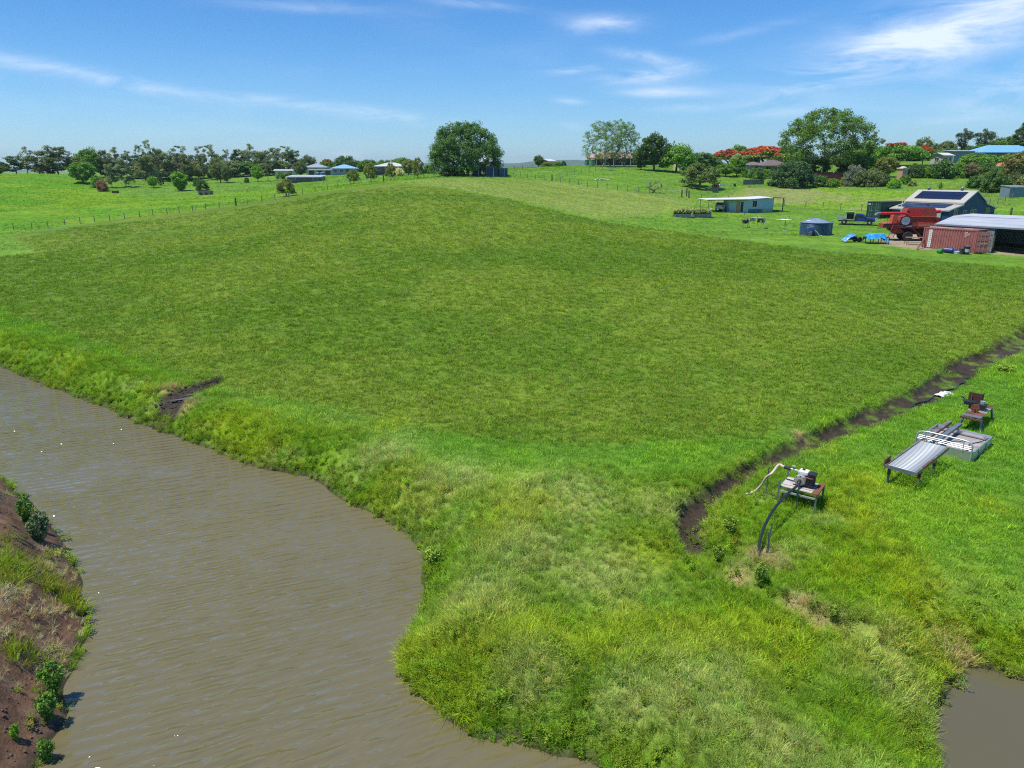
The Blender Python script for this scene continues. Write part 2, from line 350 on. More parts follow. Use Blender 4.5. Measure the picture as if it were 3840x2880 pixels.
def gd(px, D):
    """ground point in the picture column px at view depth D"""
    x = (px-1920)/FPX*D; y = D*cT; z = 0.0
    for _ in range(6):
        z = hh(x, y); y = (D + (z-CAM_H)*sT)/cT
    return Vector((x, y, z))
def depth(p): return p[1]*cT - (p[2]-CAM_H)*sT
def zat(py, D): return CAM_H + D*(-sT + (1440-py)/FPX*cT)

# ---------------------------------------------------------------- what grows where
def zpoly(pts, k=K): 
    return [tuple(gp(a*k, b*k)[:2]) for a, b in pts]
PADDOCK = zpoly([(-180,630),(0,680),(100,705),(200,742),(290,775),(340,795),(420,825),(470,838),(560,862),(640,872),(760,890),(860,915),(950,935),(1050,948),(1150,957),(1250,962),(1350,960),(1480,955),(1580,950),(1640,942),(1700,925),(1760,900),(1850,880),(1950,840),(2050,790),(2130,750),(2212,712),(2330,670),
  (2330,600),(2212,578),(2120,572),(2000,562),(1880,550),(1780,545),(1700,532),(1600,520),(1500,506),(1420,496),(1350,486),(1290,476),(1200,456),(1100,431),(1000,413),(930,403),(880,396),(850,393),(800,398),(700,413),(600,428),(500,443),(400,457),(300,470),(200,483),(100,498),(20,508),(-160,530)])
NOTCH = zpoly([(-150,512),(20,511),(80,540),(70,549),(0,553),(-150,562)])
LIGHT = zpoly([(872,393),(900,388),(1000,386),(1100,387),(1200,393),(1300,406),(1400,419),(1480,432),(1500,441),(1440,456),(1340,471),(1290,470),(1200,450),(1100,428),(1000,411),(930,401)])
LFIELD = [tuple(v) for v in ([tuple(gp(a, b)[:2]) for a, b in [(-300,880),(52,862),(300,836),(625,803),(880,770),(1150,731),(1400,688),(1560,664)]] + [(-25, 205), (-60, 190), (-95, 185), (-125, 225), (-320, 300), (-330, 150)])]
ROUGH_R = [tuple(gp(a, b)[:2]) for a, b in [(2600,752),(2700,742),(2800,706),(3040,704),(3200,716),(3500,718),(3640,712),(3660,790),(3150,786),(2900,765)]]
DIRT = [tuple(gp(a, b)[:2]) for a, b in [(3290,912),(3330,880),(3420,872),(3490,884),(3490,940),(3440,936),(3400,930),(3340,922)]]
SHED_FLOOR = [tuple(gp(a, b)[:2]) for a, b in [(3680,940),(3720,925),(3900,930),(3980,955),(3840,958),(3740,952)]]
SHADOW_DRY = []
DRYB = [(gp(a, b), r) for a, b, r in [(1980,2060,1.4),(2250,2140,1.6),(1800,2230,1.2),(3370,2590,0.9),(2630,2600,1.3),(2100,1870,2.0),(1700,1800,1.6),(1450,1700,1.2),(2500,1900,1.2),(3300,2450,.8),(2350,2640,.7),(2900,2800,.9),(2000,2520,.7)]]
YELB = [(gp(a, b), r) for a, b, r in [(2440,2080,1.1),(3260,1810,.9),(3090,1680,.7),(1450,1590,.8),(900,1580,1.0),(560,1540,.6),(2820,1770,.7),(3400,2200,1.2),(3450,2360,1.2),(3150,2150,1.0),(2000,1900,1.0),(3720,1900,.6)]]
LITTER = [(gp(a, b), r) for a, b, r in [(2690,1880,.35),(2740,1820,.35),(2790,1770,.3),(2860,2090,.5),(2760,2170,.4),(2910,2120,.3),(2980,2300,.4),(3080,2340,.35),(3580,2440,.5),(3000,1640,.3),(2600,2040,.3),(640,1460,.5),(700,1520,.4)]]
def blobs(x, y, B, n):
    t = np.zeros(np.shape(x))
    for p, r in B: t = np.maximum(t, np.exp(-((x-p[0])**2+(y-p[1])**2)/(r*r)))
    return np.clip(t*1.3*(0.4+1.2*n), 0, 1)
def mixc(a, b, t): return a*(1-t[:, None]) + np.asarray(b)[None]*t[:, None]
PAL = dict(rough=(0.105, 0.20, 0.009), rough2=(0.175, 0.25, 0.012), dry=(0.37, 0.38, 0.14), yellow=(0.25, 0.30, 0.01), straw=(0.36, 0.28, 0.13), mown=(0.10, 0.235, 0.012), mown2=(0.15, 0.265, 0.016),
           pad=(0.088, 0.158, 0.012), pad2=(0.128, 0.188, 0.018), light=(0.195, 0.255, 0.05), lfield=(0.088, 0.215, 0.008), lfield2=(0.14, 0.245, 0.010), pasture=(0.20, 0.235, 0.065), mud=(0.046, 0.034, 0.023), soil=(0.15, 0.083, 0.048), dirt=(0.31, 0.25, 0.165), yard=(0.098, 0.205, 0.018))
def zones(x, y):
    """albedo of the cover, and masks, at ground points"""
    x = np.asarray(x, float); y = np.asarray(y, float)
    z, dw, dd, mp = height(x, y, True)
    nA = fbm(x*0.35, y*0.35, 4); nB = fbm(x*0.09+50, y*0.09, 4); nC = fbm(x*1.7+3, y*1.7+8, 3); nD = fbm(x*0.05+7, y*0.15+3, 4)
    jit = (nC-0.5)*0.8 + (nA-0.5)*0.7; far = np.hypot(x, y)
    edge = 0.35 + far*0.006
    inp = lambda poly, j=1.0: 1-sstep(-edge, edge, sdist(x, y, poly)+jit*j)
    col = np.tile(np.array(PAL['yard']), (len(x), 1)); col = mixc(col, PAL['mown2'], sstep(0.45, 0.65, nA)*0.6)
    col = mixc(col, PAL['pasture'], sstep(0.55, 0.75, nB)*0.25)
    ml = inp(LFIELD); lf = mixc(np.tile(np.array(PAL['lfield']), (len(x), 1)), PAL['lfield2'], sstep(0.42, 0.62, nD)); col = col*(1-ml[:, None]) + lf*ml[:, None]
    mr = inp(ROUGH_R, 2.0); pr = mixc(np.tile(np.array(PAL['pasture']), (len(x), 1)), PAL['mown2'], sstep(0.45, 0.6, nB+0.3*(nA-.5))); col = col*(1-mr[:, None]) + pr*mr[:, None]
    mpd = inp(PADDOCK); mno = inp(NOTCH, 0.6); mpd = mpd*(1-mno)
    pc = mixc(np.tile(np.array(PAL['pad']), (len(x), 1)), PAL['pad2'], sstep(0.42, 0.62, nB*0.75+nA*0.25)*0.85)
    col = col*(1-mpd[:, None]) + pc*mpd[:, None]
    mli = 1-sstep(-2.5, 2.0, sdist(x, y, LIGHT)+jit*1.5); stripe = 0.5+0.5*np.sin((x*0.55+y*0.83)*0.62+2.0*nB); lc = mixc(np.tile(np.array(PAL['light']), (len(x), 1)), (0.13, 0.20, 0.022), 0.55*stripe*sstep(0.3, 0.6, nB)); col = col*(1-mli[:, None]) + lc*mli[:, None]
    # rough growth round the water and in the foreground
    nearw = 1-sstep(1.2, 4.2, dw+2.0*(nA-0.5))
    fore = (1-sstep(21.0, 25.5, y + 4*(nA-.5)))*sstep(-9, -2, x) + (1-sstep(1.0, 2.2, dd))*(x > 0)*0.4
    rgh = np.clip(np.maximum(nearw, fore), 0, 1)*(1-mpd)*(far < 90)
    rightlawn = sstep(0, 1.0, x-10.5-0.28*(y-16)+2*(nA-.5))*(y > 14.5); rgh = np.where(dw > 1.0, rgh*(1-0.75*rightlawn), rgh)
    rc = mixc(np.tile(np.array(PAL['rough']), (len(x), 1)), PAL['rough2'], sstep(0.4, 0.65, nA)); col = col*(1-rgh[:, None]) + rc*rgh[:, None]
    bd = blobs(x, y, DRYB, nC) * (far < 60)*(1-mpd); bd = np.maximum(bd*0.8, 0.4*sstep(0.60, 0.74, fbm(x*0.6+70, y*0.6, 4))*rgh); col = mixc(col, PAL['dry'], bd*0.55)
    by = blobs(x, y, YELB, nC)*(far < 60); col = mixc(col, PAL['yellow'], by*0.38)
    li = blobs(x, y, LITTER, nC)*(far < 60); col = mixc(col, PAL['straw'], li*0.8)
    veg = col.copy()
    # bare earth, plus the undercut shade painted along the waterline
    leftb = (sdist(x, y, [(-9.5, -40), (-9.0, 2)] + SH_L + [(-33, 36), (-60, 47), (-90, 47), (-90, -40)]) < 0)
    gl = sstep(0.47, 0.55, fbm(x*0.42+5, y*0.42+11, 3)); soil = np.where(leftb, 1.0, 0.0)
    dlen = sstep(18.3, 19.0, y+0.6*(nC-.5))    # beyond here the drain is open mud, nearer it is overgrown
    mud = np.clip((1-sstep(0.75, 1.1, dd))*(dlen*0.98+0.12) + 0, 0, 1)*(1-0.6*sstep(0.55, 0.65, nC)*(y > 24)); mud = np.maximum(mud, 1-sstep(-0.15, 0.25, mp+0.35*(nC-0.5)))
    mud = np.maximum(mud, 0.9*(1-sstep(0.06, 0.30, dw))*(dw > -3))  # shadow under the overhanging bank, painted as a dark band in the mud colour
    dirt = np.maximum(inp(DIRT, 0.8), inp(SHED_FLOOR, 0.5)); bare = np.maximum(np.maximum(soil, mud), dirt)
    sc = mixc(np.tile(np.array(PAL['soil']), (len(x), 1)), (0.16, 0.11, 0.075), sstep(0.45, 0.7, nC)); col = col*(1-soil[:, None]) + sc*soil[:, None]
    col = mixc(col, PAL['dirt'], dirt); col = mixc(col, PAL['mud'], mud)
    return dict(veg=veg, z=z, dw=dw, dd=dd, col=col, pad=mpd, rough=rgh, bare=bare, dry=np.maximum(bd, li), yel=by, left=leftb, light=mli, mown=(1-mpd)*(1-rgh), far=far, nA=nA, nC=nC, nB=nB)

# ---------------------------------------------------------------- ground sheet
def steps(*segs):
    out = [segs[0][0]]
    for a, b, s in segs:
        n = max(1, round((b-a)/s)); out += list(np.linspace(a, b, n+1)[1:])
    return np.array(out)
def geo(a, b, n): return list(np.geomspace(a, b, n)[1:])
gx = steps((-230, -90, 3.0), (-90, -34, 1.0), (-34, 38, 0.25), (38, 90, 1.0), (90, 230, 3.0))
gx = np.concatenate([[-v for v in reversed(geo(230, 9000, 16))], gx, geo(230, 9000, 16)])
gy = np.concatenate([[-9000, -3000, -1000, -300, -120], steps((-60, -4, 7.0), (-4, 8, 1.5), (8, 44, 0.25), (44, 110, 0.75), (110, 250, 1.5), (250, 430, 6)), geo(430, 9000, 16)])
GX, GY = np.meshgrid(gx, gy); Z = zones(GX.ravel(), GY.ravel())
def grid_mesh(name, X, Y, Zz):
    ny, nx = X.shape; me = bpy.data.meshes.new(name); n = nx*ny
    co = np.stack([X.ravel(), Y.ravel(), Zz.ravel()], 1).astype(np.float32)
    i = np.arange((ny-1)*(nx-1)); r = i//(nx-1); c = i % (nx-1); a = r*nx+c
    q = np.stack([a, a+1, a+nx+1, a+nx], 1).astype(np.int32)
    me.vertices.add(n); me.vertices.foreach_set('co', co.ravel()); me.loops.add(q.size); me.loops.foreach_set('vertex_index', q.ravel())
    me.polygons.add(len(q)); me.polygons.foreach_set('loop_start', np.arange(0, q.size, 4, dtype=np.int32)); me.polygons.foreach_set('loop_total', np.full(len(q), 4, np.int32))
    me.polygons.foreach_set('use_smooth', np.ones(len(q), bool)); me.update(calc_edges=True); return me
def set_attr(me, name, typ, dom, arr, key):
    a = me.attributes.new(name, typ, dom); a.data.foreach_set(key, np.ascontiguousarray(arr, dtype=np.float32 if typ != 'INT' else np.int32).ravel())
gme = grid_mesh('ground', GX, GY, Z['z'])
set_attr(gme, 'cover', 'FLOAT_COLOR', 'POINT', np.hstack([Z['col'], np.ones((len(Z['col']), 1))]), 'color')
set_attr(gme, 'bare', 'FLOAT', 'POINT', Z['bare'], 'value'); set_attr(gme, 'pad', 'FLOAT', 'POINT', np.clip(Z['pad']+0.4*Z['light'], 0, 1), 'value')
def ground_mat():
    m = bpy.data.materials.new('ground'); m.use_nodes = True; nt = m.node_tree; N = nt.nodes.new; L = nt.links.new; b = nt.nodes['Principled BSDF']
    b.inputs['Roughness'].default_value = 0.95; b.inputs['Specular IOR Level'].default_value = 0.15
    a = N('ShaderNodeAttribute'); a.attribute_name = 'cover'; pa = N('ShaderNodeAttribute'); pa.attribute_name = 'pad'; ba = N('ShaderNodeAttribute'); ba.attribute_name = 'bare'
    g = N('ShaderNodeNewGeometry')
    def noise(sc, det, ro=0.6):
        n = N('ShaderNodeTexNoise'); n.inputs['Scale'].default_value = sc; n.inputs['Detail'].default_value = det; n.inputs['Roughness'].default_value = ro; L(g.outputs['Position'], n.inputs['Vector']); return n.outputs[0]
    def rng(v, a0, a1, b0, b1):
        r = N('ShaderNodeMapRange'); L(v, r.inputs[0]); r.inputs[1].default_value = a0; r.inputs[2].default_value = a1; r.inputs[3].default_value = b0; r.inputs[4].default_value = b1; return r.outputs[0]
    def mul(c, f, fac=1.0):
        x = N('ShaderNodeMix'); x.data_type = 'RGBA'; x.blend_type = 'MULTIPLY'; x.inputs['Factor'].default_value = fac; L(c, x.inputs['A']); L(f, x.inputs['B']); return x.outputs['Result']
    fine = noise(3.0, 6, 0.75); mid = noise(0.5, 5)
    c = mul(a.outputs['Color'], rng(fine, 0.3, 0.7, 0.50, 1.50)); c = mul(c, rng(mid, 0.3, 0.7, 0.76, 1.24))
    # the crop's dry yellow stubble showing through
    st = N('ShaderNodeMix'); st.data_type = 'RGBA'; st.inputs['B'].default_value = (0.25, 0.24, 0.05, 1); L(c, st.inputs['A'])
    mm = N('ShaderNodeMath'); mm.operation = 'MULTIPLY'; L(rng(noise(2.2, 7, 0.8), 0.54, 0.66, 0, 0.35), mm.inputs[0]); L(pa.outputs['Fac'], mm.inputs[1]); L(mm.outputs[0], st.inputs['Factor'])
    L(st.outputs['Result'], b.inputs['Base Color'])
    bp = N('ShaderNodeBump'); bp.inputs['Strength'].default_value = 0.55; bp.inputs['Distance'].default_value = 0.12; L(noise(4.0, 7, 0.75), bp.inputs['Height']); L(bp.outputs[0], b.inputs['Normal'])
    # wet mud shines a little
    L(rng(ba.outputs['Fac'], 0, 1, 0.95, 0.72), b.inputs['Roughness'])
    return m
MAT['ground'] = ground_mat()
ground = newobj('ground', gme, 'ground'); tag(ground, 'green rolling farmland with cropped paddock, lawns and muddy drain', 'ground', kind='structure')

# ---------------------------------------------------------------- water
def water_mat(name, col, wave, wscale, rough, ior=1.68):
    m = bpy.data.materials.new(name); m.use_nodes = True; nt = m.node_tree; N = nt.nodes.new; L = nt.links.new; b = nt.nodes['Principled BSDF']
    g = N('ShaderNodeNewGeometry'); b.inputs['Roughness'].default_value = rough; b.inputs['IOR'].default_value = ior
    n = N('ShaderNodeTexNoise'); n.inputs['Scale'].default_value = 0.12; n.inputs['Detail'].default_value = 3; L(g.outputs['Position'], n.inputs['Vector'])
    mx = N('ShaderNodeMix'); mx.data_type = 'RGBA'; mx.inputs['A'].default_value = (*col, 1); mx.inputs['B'].default_value = (col[0]*1.25, col[1]*1.22, col[2]*1.2, 1); L(n.outputs[0], mx.inputs['Factor']); L(mx.outputs['Result'], b.inputs['Base Color'])
    mp = N('ShaderNodeMapping'); mp.inputs['Rotation'].default_value = (0, 0, R(68)); L(g.outputs['Position'], mp.inputs[0])
    w = N('ShaderNodeTexWave'); w.wave_profile = 'SIN'; w.inputs['Scale'].default_value = wscale; w.inputs['Distortion'].default_value = 2.6; w.inputs['Detail'].default_value = 3; w.inputs['Detail Scale'].default_value = 0.55; w.inputs['Detail Roughness'].default_value = 0.55; L(mp.outputs[0], w.inputs['Vector'])
    mp2 = N('ShaderNodeMapping'); mp2.inputs['Rotation'].default_value = (0, 0, R(66)); L(g.outputs['Position'], mp2.inputs[0]); mp3 = N('ShaderNodeMapping'); mp3.inputs['Scale'].default_value = (3.2, 0.8, 1); L(mp2.outputs[0], mp3.inputs[0]); mp2 = mp3
    n2 = N('ShaderNodeTexNoise'); n2.inputs['Scale'].default_value = 1.5; n2.inputs['Detail'].default_value = 2.2; n2.inputs['Roughness'].default_value = 0.45; n2.inputs['Distortion'].default_value = 0.4; L(mp2.outputs[0], n2.inputs['Vector'])
    # lulls: patches where the breeze drops
    n3 = N('ShaderNodeTexNoise'); n3.inputs['Scale'].default_value = 0.22; n3.inputs['Detail'].default_value = 2; L(g.outputs['Position'], n3.inputs['Vector'])
    mr = N('ShaderNodeMapRange'); L(n3.outputs[0], mr.inputs[0]); mr.inputs[1].default_value = 0.35; mr.inputs[2].default_value = 0.6; mr.inputs[3].default_value = 0.4; mr.inputs[4].default_value = 1.0
    ad = N('ShaderNodeMath'); ad.operation = 'MULTIPLY_ADD'; L(w.outputs['Fac'], ad.inputs[0]); ad.inputs[1].default_value = 0.42; L(n2.outputs[0], ad.inputs[2])
    mu = N('ShaderNodeMath'); mu.operation = 'MULTIPLY'; L(ad.outputs[0], mu.inputs[0]); L(mr.outputs[0], mu.inputs[1])
    bp = N('ShaderNodeBump'); bp.inputs['Strength'].default_value = wave; bp.inputs['Distance'].default_value = 0.105; L(mu.outputs[0], bp.inputs['Height']); L(bp.outputs[0], b.inputs['Normal'])
    MAT[name] = m
water_mat('creek_water', (0.128, 0.112, 0.054), 1.0, 0.85, 0.05); water_mat('pond_water', (0.095, 0.086, 0.046), 0.06, 0.5, 0.04, 1.4)
def flat_poly(name, poly, z, mat_):
    bm = bmesh.new(); f = bm.faces.new([bm.verts.new((p[0], p[1], z)) for p in poly]); bm.normal_update()
    if f.normal.z < 0: f.normal_flip()
    me = bpy.data.meshes.new(name); bm.to_mesh(me); bm.free(); return newobj(name, me, mat_)
def grow(poly, d):
    P = np.array(poly); c = []
    for i in range(len(P)):
        a, b, e = P[i-1], P[i], P[(i+1) % len(P)]; t = (e-a)/(np.linalg.norm(e-a)+1e-9); n = np.array([t[1], -t[0]]); c.append(b+n*d)
    return c
chx = flat_poly('creek_water', [(-95, 75), (-20, 75), (0, 40), (6.6, 30), (6.6, -45), (-13, -45), (-40, 20), (-95, 40)], 0.0, 'creek_water')
tag(chx, 'brown rippled water of the creek', 'water', kind='structure')
pnd = flat_poly('pond_water', [(7.2, -5), (25, -5), (25, 12), (16, 16.5), (7.2, 16.5)], 0.004, 'pond_water'); tag(pnd, 'still brown water of the small pond', 'water', kind='structure')
# ---------------------------------------------------------------- grass (stuff): tufts scattered over the ground
def tuft_mesh(name, n, hmin, hmax, spread, width, lean, seed, seedhead=0.0, flat=0.0):
    r = np.random.default_rng(seed); V = []; F = []; A = []
    for i in range(n):
        a = r.random()*2*math.pi; d = spread*math.sqrt(r.random()); bx_, by_ = d*math.cos(a), d*math.sin(a)
        h = hmin+(hmax-hmin)*r.random()**1.3; la = a + r.normal()*0.9; ln = h*lean*(0.3+r.random()); w = width*(0.6+0.8*r.random())
        px_, py_ = -math.sin(la+r.normal()*0.8), math.cos(la+r.normal()*0.8); b = len(V); q = r.random()
        for t, ww in ((0, 1.0), (0.55, 0.85), (1.0, 0.0)):
            x = bx_+math.cos(la)*ln*t**1.8; y = by_+math.sin(la)*ln*t**1.8; z = h*(t - flat*t*t*0.5) - 0.02
            if ww > 0: V += [(x-px_*w*ww/2, y-py_*w*ww/2, z), (x+px_*w*ww/2, y+py_*w*ww/2, z)]; A += [q, q]
            else: V.append((x, y, z)); A.append(q)
        F += [(b, b+1, b+3, b+2), (b+2, b+3, b+4)]
        if r.random() < seedhead:
            c = V[-1]; k = len(V); s = 0.012
            V += [(c[0]-s, c[1], c[2]-0.03), (c[0]+s, c[1], c[2]-0.03), (c[0]+ln*0.1, c[1], c[2]+0.06)]; A += [1, 1, 1]; F.append((k, k+1, k+2))
    me = bpy.data.meshes.new(name); me.from_pydata(V, [], F); me.update(); set_attr(me, 'rnd', 'FLOAT', 'POINT', np.array(A), 'value'); me.materials.append(MAT['grass_blade'])
    return bpy.data.objects.new(name, me)      # only a source for the scatter; never linked to the scene
def herb_mesh(name, n, h, spread, leaf, seed):
    """leafy herb: stems with small leaves all the way up"""
    r = np.random.default_rng(seed); V = []; F = []; A = []
    for i in range(n):
        a = r.random()*6.28; d = spread*r.random()**.6; x0, y0 = d*math.cos(a), d*math.sin(a); hh_ = h*(0.5+0.5*r.random()); lx, ly = r.normal()*0.18*hh_, r.normal()*0.18*hh_
        for k in range(9):
            t = (k+0.6)/9; x, y, z = x0+lx*t*t, y0+ly*t*t, hh_*t; b = r.random()*6.28; s = leaf*(1.15-0.6*t); q = r.random(); i0 = len(V)
            dx, dy = math.cos(b), math.sin(b); tz = r.random()*0.6
            V += [(x, y, z), (x+dx*s*.5-dy*s*.22, y+dy*s*.5+dx*s*.22, z+s*tz*.6), (x+dx*s, y+dy*s, z+s*(tz-.15)), (x+dx*s*.5+dy*s*.22, y+dy*s*.5-dx*s*.22, z+s*tz*.6)]; A += [q]*4; F.append((i0, i0+1, i0+2, i0+3))
    me = bpy.data.meshes.new(name); me.from_pydata(V, [], F); me.update(); set_attr(me, 'rnd', 'FLOAT', 'POINT', np.array(A), 'value'); me.materials.append(MAT['grass_blade'])
    return bpy.data.objects.new(name, me)
def scatter(name, P, tint, scl, protos, label, tilt=0.15, pick=None):
    n = len(P); me = bpy.data.meshes.new(name); me.vertices.add(n); me.vertices.foreach_set('co', P.astype(np.float32).ravel())
    rot = np.stack([RNG.normal(0, tilt, n), RNG.normal(0, tilt, n), RNG.random(n)*6.283], 1)
    set_attr(me, 'rot', 'FLOAT_VECTOR', 'POINT', rot, 'vector'); set_attr(me, 'scl', 'FLOAT', 'POINT', scl, 'value')
    set_attr(me, 'tint', 'FLOAT_COLOR', 'POINT', np.hstack([tint, np.ones((n, 1))]), 'color'); set_attr(me, 'pick', 'INT', 'POINT', RNG.integers(0, len(protos), n) if pick is None else pick, 'value')
    o = newobj(name, me, 'grass_blade')
    ng = bpy.data.node_groups.new(name, 'GeometryNodeTree'); ng.interface.new_socket('Geometry', in_out='INPUT', socket_type='NodeSocketGeometry'); ng.interface.new_socket('Geometry', in_out='OUTPUT', socket_type='NodeSocketGeometry')
    N = ng.nodes.new; L = ng.links.new; gi = N('NodeGroupInput'); go = N('NodeGroupOutput'); ip = N('GeometryNodeInstanceOnPoints'); jn = N('GeometryNodeJoinGeometry')
    for p in protos:
        oi = N('GeometryNodeObjectInfo'); oi.inputs['Object'].default_value = p; oi.inputs['As Instance'].default_value = False
        g2 = N('GeometryNodeGeometryToInstance'); L(oi.outputs['Geometry'], g2.inputs[0]); L(g2.outputs[0], jn.inputs[0])
    def na(nm, ty):
        a = N('GeometryNodeInputNamedAttribute'); a.data_type = ty; a.inputs['Name'].default_value = nm; return a.outputs['Attribute']
    L(gi.outputs[0], ip.inputs['Points']); L(jn.outputs[0], ip.inputs['Instance']); ip.inputs['Pick Instance'].default_value = True
    L(na('pick', 'INT'), ip.inputs['Instance Index']); L(na('scl', 'FLOAT'), ip.inputs['Scale'])
    er = N('FunctionNodeEulerToRotation'); L(na('rot', 'FLOAT_VECTOR'), er.inputs[0]); L(er.outputs[0], ip.inputs['Rotation'])
    L(ip.outputs[0], go.inputs[0]); md = o.modifiers.new('scatter', 'NODES'); md.node_group = ng
    return tag(o, label, 'grass', kind='stuff')
def in_view(x, y, z, m=1.12, side=3.0):
    D = y*cT - (z-CAM_H)*sT; v = (y*sT + (z-CAM_H)*cT); ok = D > 4
    return ok & (np.abs(x) < D*0.72*1.0+side) & (v > -D*0.54*m-0.8) & (v < D*0.54*m)
def sample(n, x0, x1, y0, y1, bias=None):
    x = RNG.uniform(x0, x1, n); y = RNG.uniform(y0, y1, n) if bias is None else y0 + (y1-y0)*RNG.random(n)**bias
    ok = in_view(x, y, np.full(n, 1.0)); return x[ok], y[ok]
# the truck tray lies flat on the ground: nothing grows through it
_tq = pz(3650, 1699, gp(3648, 1722).z+.38); _e = np.array([math.cos(R(43)), math.sin(R(43))]); _n = np.array([-_e[1], _e[0]])
TRAY_AREA = [tuple(np.array(_tq[:2])+_e*a+_n*b) for a, b in ((-.08, -.08), (2.63, -.08), (2.63, 2.1), (-.08, 2.1))]
def take(Zd, x, y, keep, lift=0.0):
    keep = keep & (sdist(x, y, TRAY_AREA) > 0); P = np.stack([x[keep], y[keep], Zd['z'][keep]+lift], 1); return P, Zd['col'][keep], {k: v[keep] for k, v in Zd.items() if k != 'col'}
LONG = [tuft_mesh('long_grass_tuft', 46, 0.22, 0.62, 0.16, 0.013, 0.75, s, seedhead=0.12, flat=0.35) for s in (1, 2, 3, 4)]
MESSY = [tuft_mesh('tangled_grass_tuft', 54, 0.14, 0.45, 0.22, 0.010, 1.5, s, seedhead=0.1, flat=0.6) for s in (5, 6, 7)]
SHORT = [tuft_mesh('short_grass_tuft', 50, 0.04, 0.13, 0.20, 0.009, 0.9, s) for s in (8, 9, 10)]
CROP = [tuft_mesh('crop_tuft', 40, 0.10, 0.30, 0.30, 0.022, 0.9, s, seedhead=0.0, flat=0.3) for s in (11, 12, 13)]
HERB = [herb_mesh('leafy_weed', 8, 0.55, 0.16, 0.10, s) for s in (14, 15, 16)]
def jitter(c, s, gain=1.75): 
    k = np.exp(RNG.normal(0, s, (len(c), 1))); return np.clip(gain*c*k*np.exp(RNG.normal(0, s*0.35, c.shape)), 0.004, 0.75)
# foreground and bank growth
x, y = sample(150000, -34, 30, 9, 48, 1.25); Zd = zones(x, y)
keep = (Zd['rough'] > 0.35) & (~Zd['left']) & (Zd['dw'] > 0.0) & ((Zd['bare'] < 0.6*RNG.random(len(x))+0.1) | ((Zd['dw'] < 0.6) & (Zd['dw'] > 0.0) & (Zd['dd'] > 1.5))) & (RNG.random(len(x)) < np.clip(1.15-0.018*Zd['far'], .45, 1))
P, c, q = take(Zd, x, y, keep)
sc = 0.66*(0.55+0.75*q['nA'])*(0.75+0.5*RNG.random(len(P)))*np.where(q['dw'] < 1.2, 0.95, 1.0)
sc = sc*np.clip(0.95-0.15*sstep(2, 6, q['dw']), .6, 1.3)
pk = np.where((q['dry'] > 0.35) | (RNG.random(len(P)) < 0.45), RNG.integers(4, 7, len(P)), RNG.integers(0, 4, len(P)))
scatter('long_grass', P, jitter(q['veg'], 0.24, 1.95), sc, LONG+MESSY, 'long tangled green and straw grass along the creek and in the foreground', 0.2, pk)
# mown lawn strips near the drain
x, y = sample(170000, -45, 45, 12, 60, 1.1); Zd = zones(x, y)
keep = (Zd['mown'] > 0.4) & (Zd['dw'] > 0.1) & (Zd['bare'] < 0.4*RNG.random(len(x))+0.05)
P, c, q = take(Zd, x, y, keep); scatter('lawn_grass', P, jitter(c, 0.16, 2.2), (0.45+0.8*q['nA'])*(0.7+0.6*RNG.random(len(P)))*(1+0.010*q['far']), SHORT, 'short bright green mown grass beside the paddock', 0.2)
# the paddock's cropped growth 
x, y = sample(200000, -75, 75, 24, 125, 1.3); Zd = zones(x, y); keep = (Zd['pad'] > 0.5) & (RNG.random(len(x)) < np.clip(1.35-0.0105*Zd['far'], 0.15, 1))
P, c, q = take(Zd, x, y, keep); cc = jitter(c, 0.15, 2.3); straw = RNG.random(len(P)) < 0.07+0.15*(q['nB']-.4); cc[straw] = cc[straw]*0.4 + np.array([0.30, 0.30, 0.08])*0.6
scatter('paddock_crop', P, cc, 0.68*(0.6+0.4*q['nA'])*(0.6+0.6*RNG.random(len(P)))*(1+0.008*q['far']), CROP, 'olive green cropped growth covering the big sloping paddock', 0.25)
x, y = sample(60000, -70, 75, 95, 170); Zd = zones(x, y); keep = Zd['light'] > 0.6; P, c, q = take(Zd, x, y, keep)
scatter('stubble_grass', P, jitter(c, 0.2, 2.1), 0.5*(0.6+0.6*RNG.random(len(P))), CROP, 'pale mown stubble on the upper field', 0.3)
# rough pasture: far field, yard edges and the slope behind the cottage
x, y = sample(90000, -170, 170, 95, 235); Zd = zones(x, y); keep = (Zd['pad'] < 0.3) & (Zd['light'] < 0.3) & (Zd['bare'] < 0.2) & (RNG.random(len(x)) < 0.25+0.9*sstep(0.45, 0.6, Zd['nB'])); P, c, q = take(Zd, x, y, keep)
scatter('pasture_grass', P, jitter(c, 0.25, 1.9), 0.75*(0.5+0.8*RNG.random(len(P))), CROP, 'green pasture grass of the far fields and yard', 0.3)
# leafy weeds: along the creek edge, the drain and the dirt bank
x, y = sample(75000, -34, 30, 9, 46, 1.2); Zd = zones(x, y)
edge = np.exp(-((Zd['dw']-0.35)/0.35)**2)*(~Zd['left'])*1.0 + np.exp(-((Zd['dd']-1.7)/0.6)**2)*(x > 4)*(y < 23)*0.5 + 0.16*(Zd['rough'] > 0.5)*(Zd['nC'] > 0.5) + np.exp(-((Zd['dw']-1.2)/0.9)**2)*(~Zd['left'])*0.25*(Zd['nA'] > 0.5)
keep = (RNG.random(len(x)) < edge*0.9) & (Zd['dw'] > -0.12) & (Zd['pad'] < 0.3)
P, c, q = take(Zd, x, y, keep); wc = jitter(np.tile(np.array([[0.12, 0.19, 0.014]]), (len(P), 1)), 0.25, 1.6); scatter('leafy_weeds', P, wc, 0.35+0.45*RNG.random(len(P)), HERB, 'leafy dark green weeds fringing the water and the drain', 0.25)
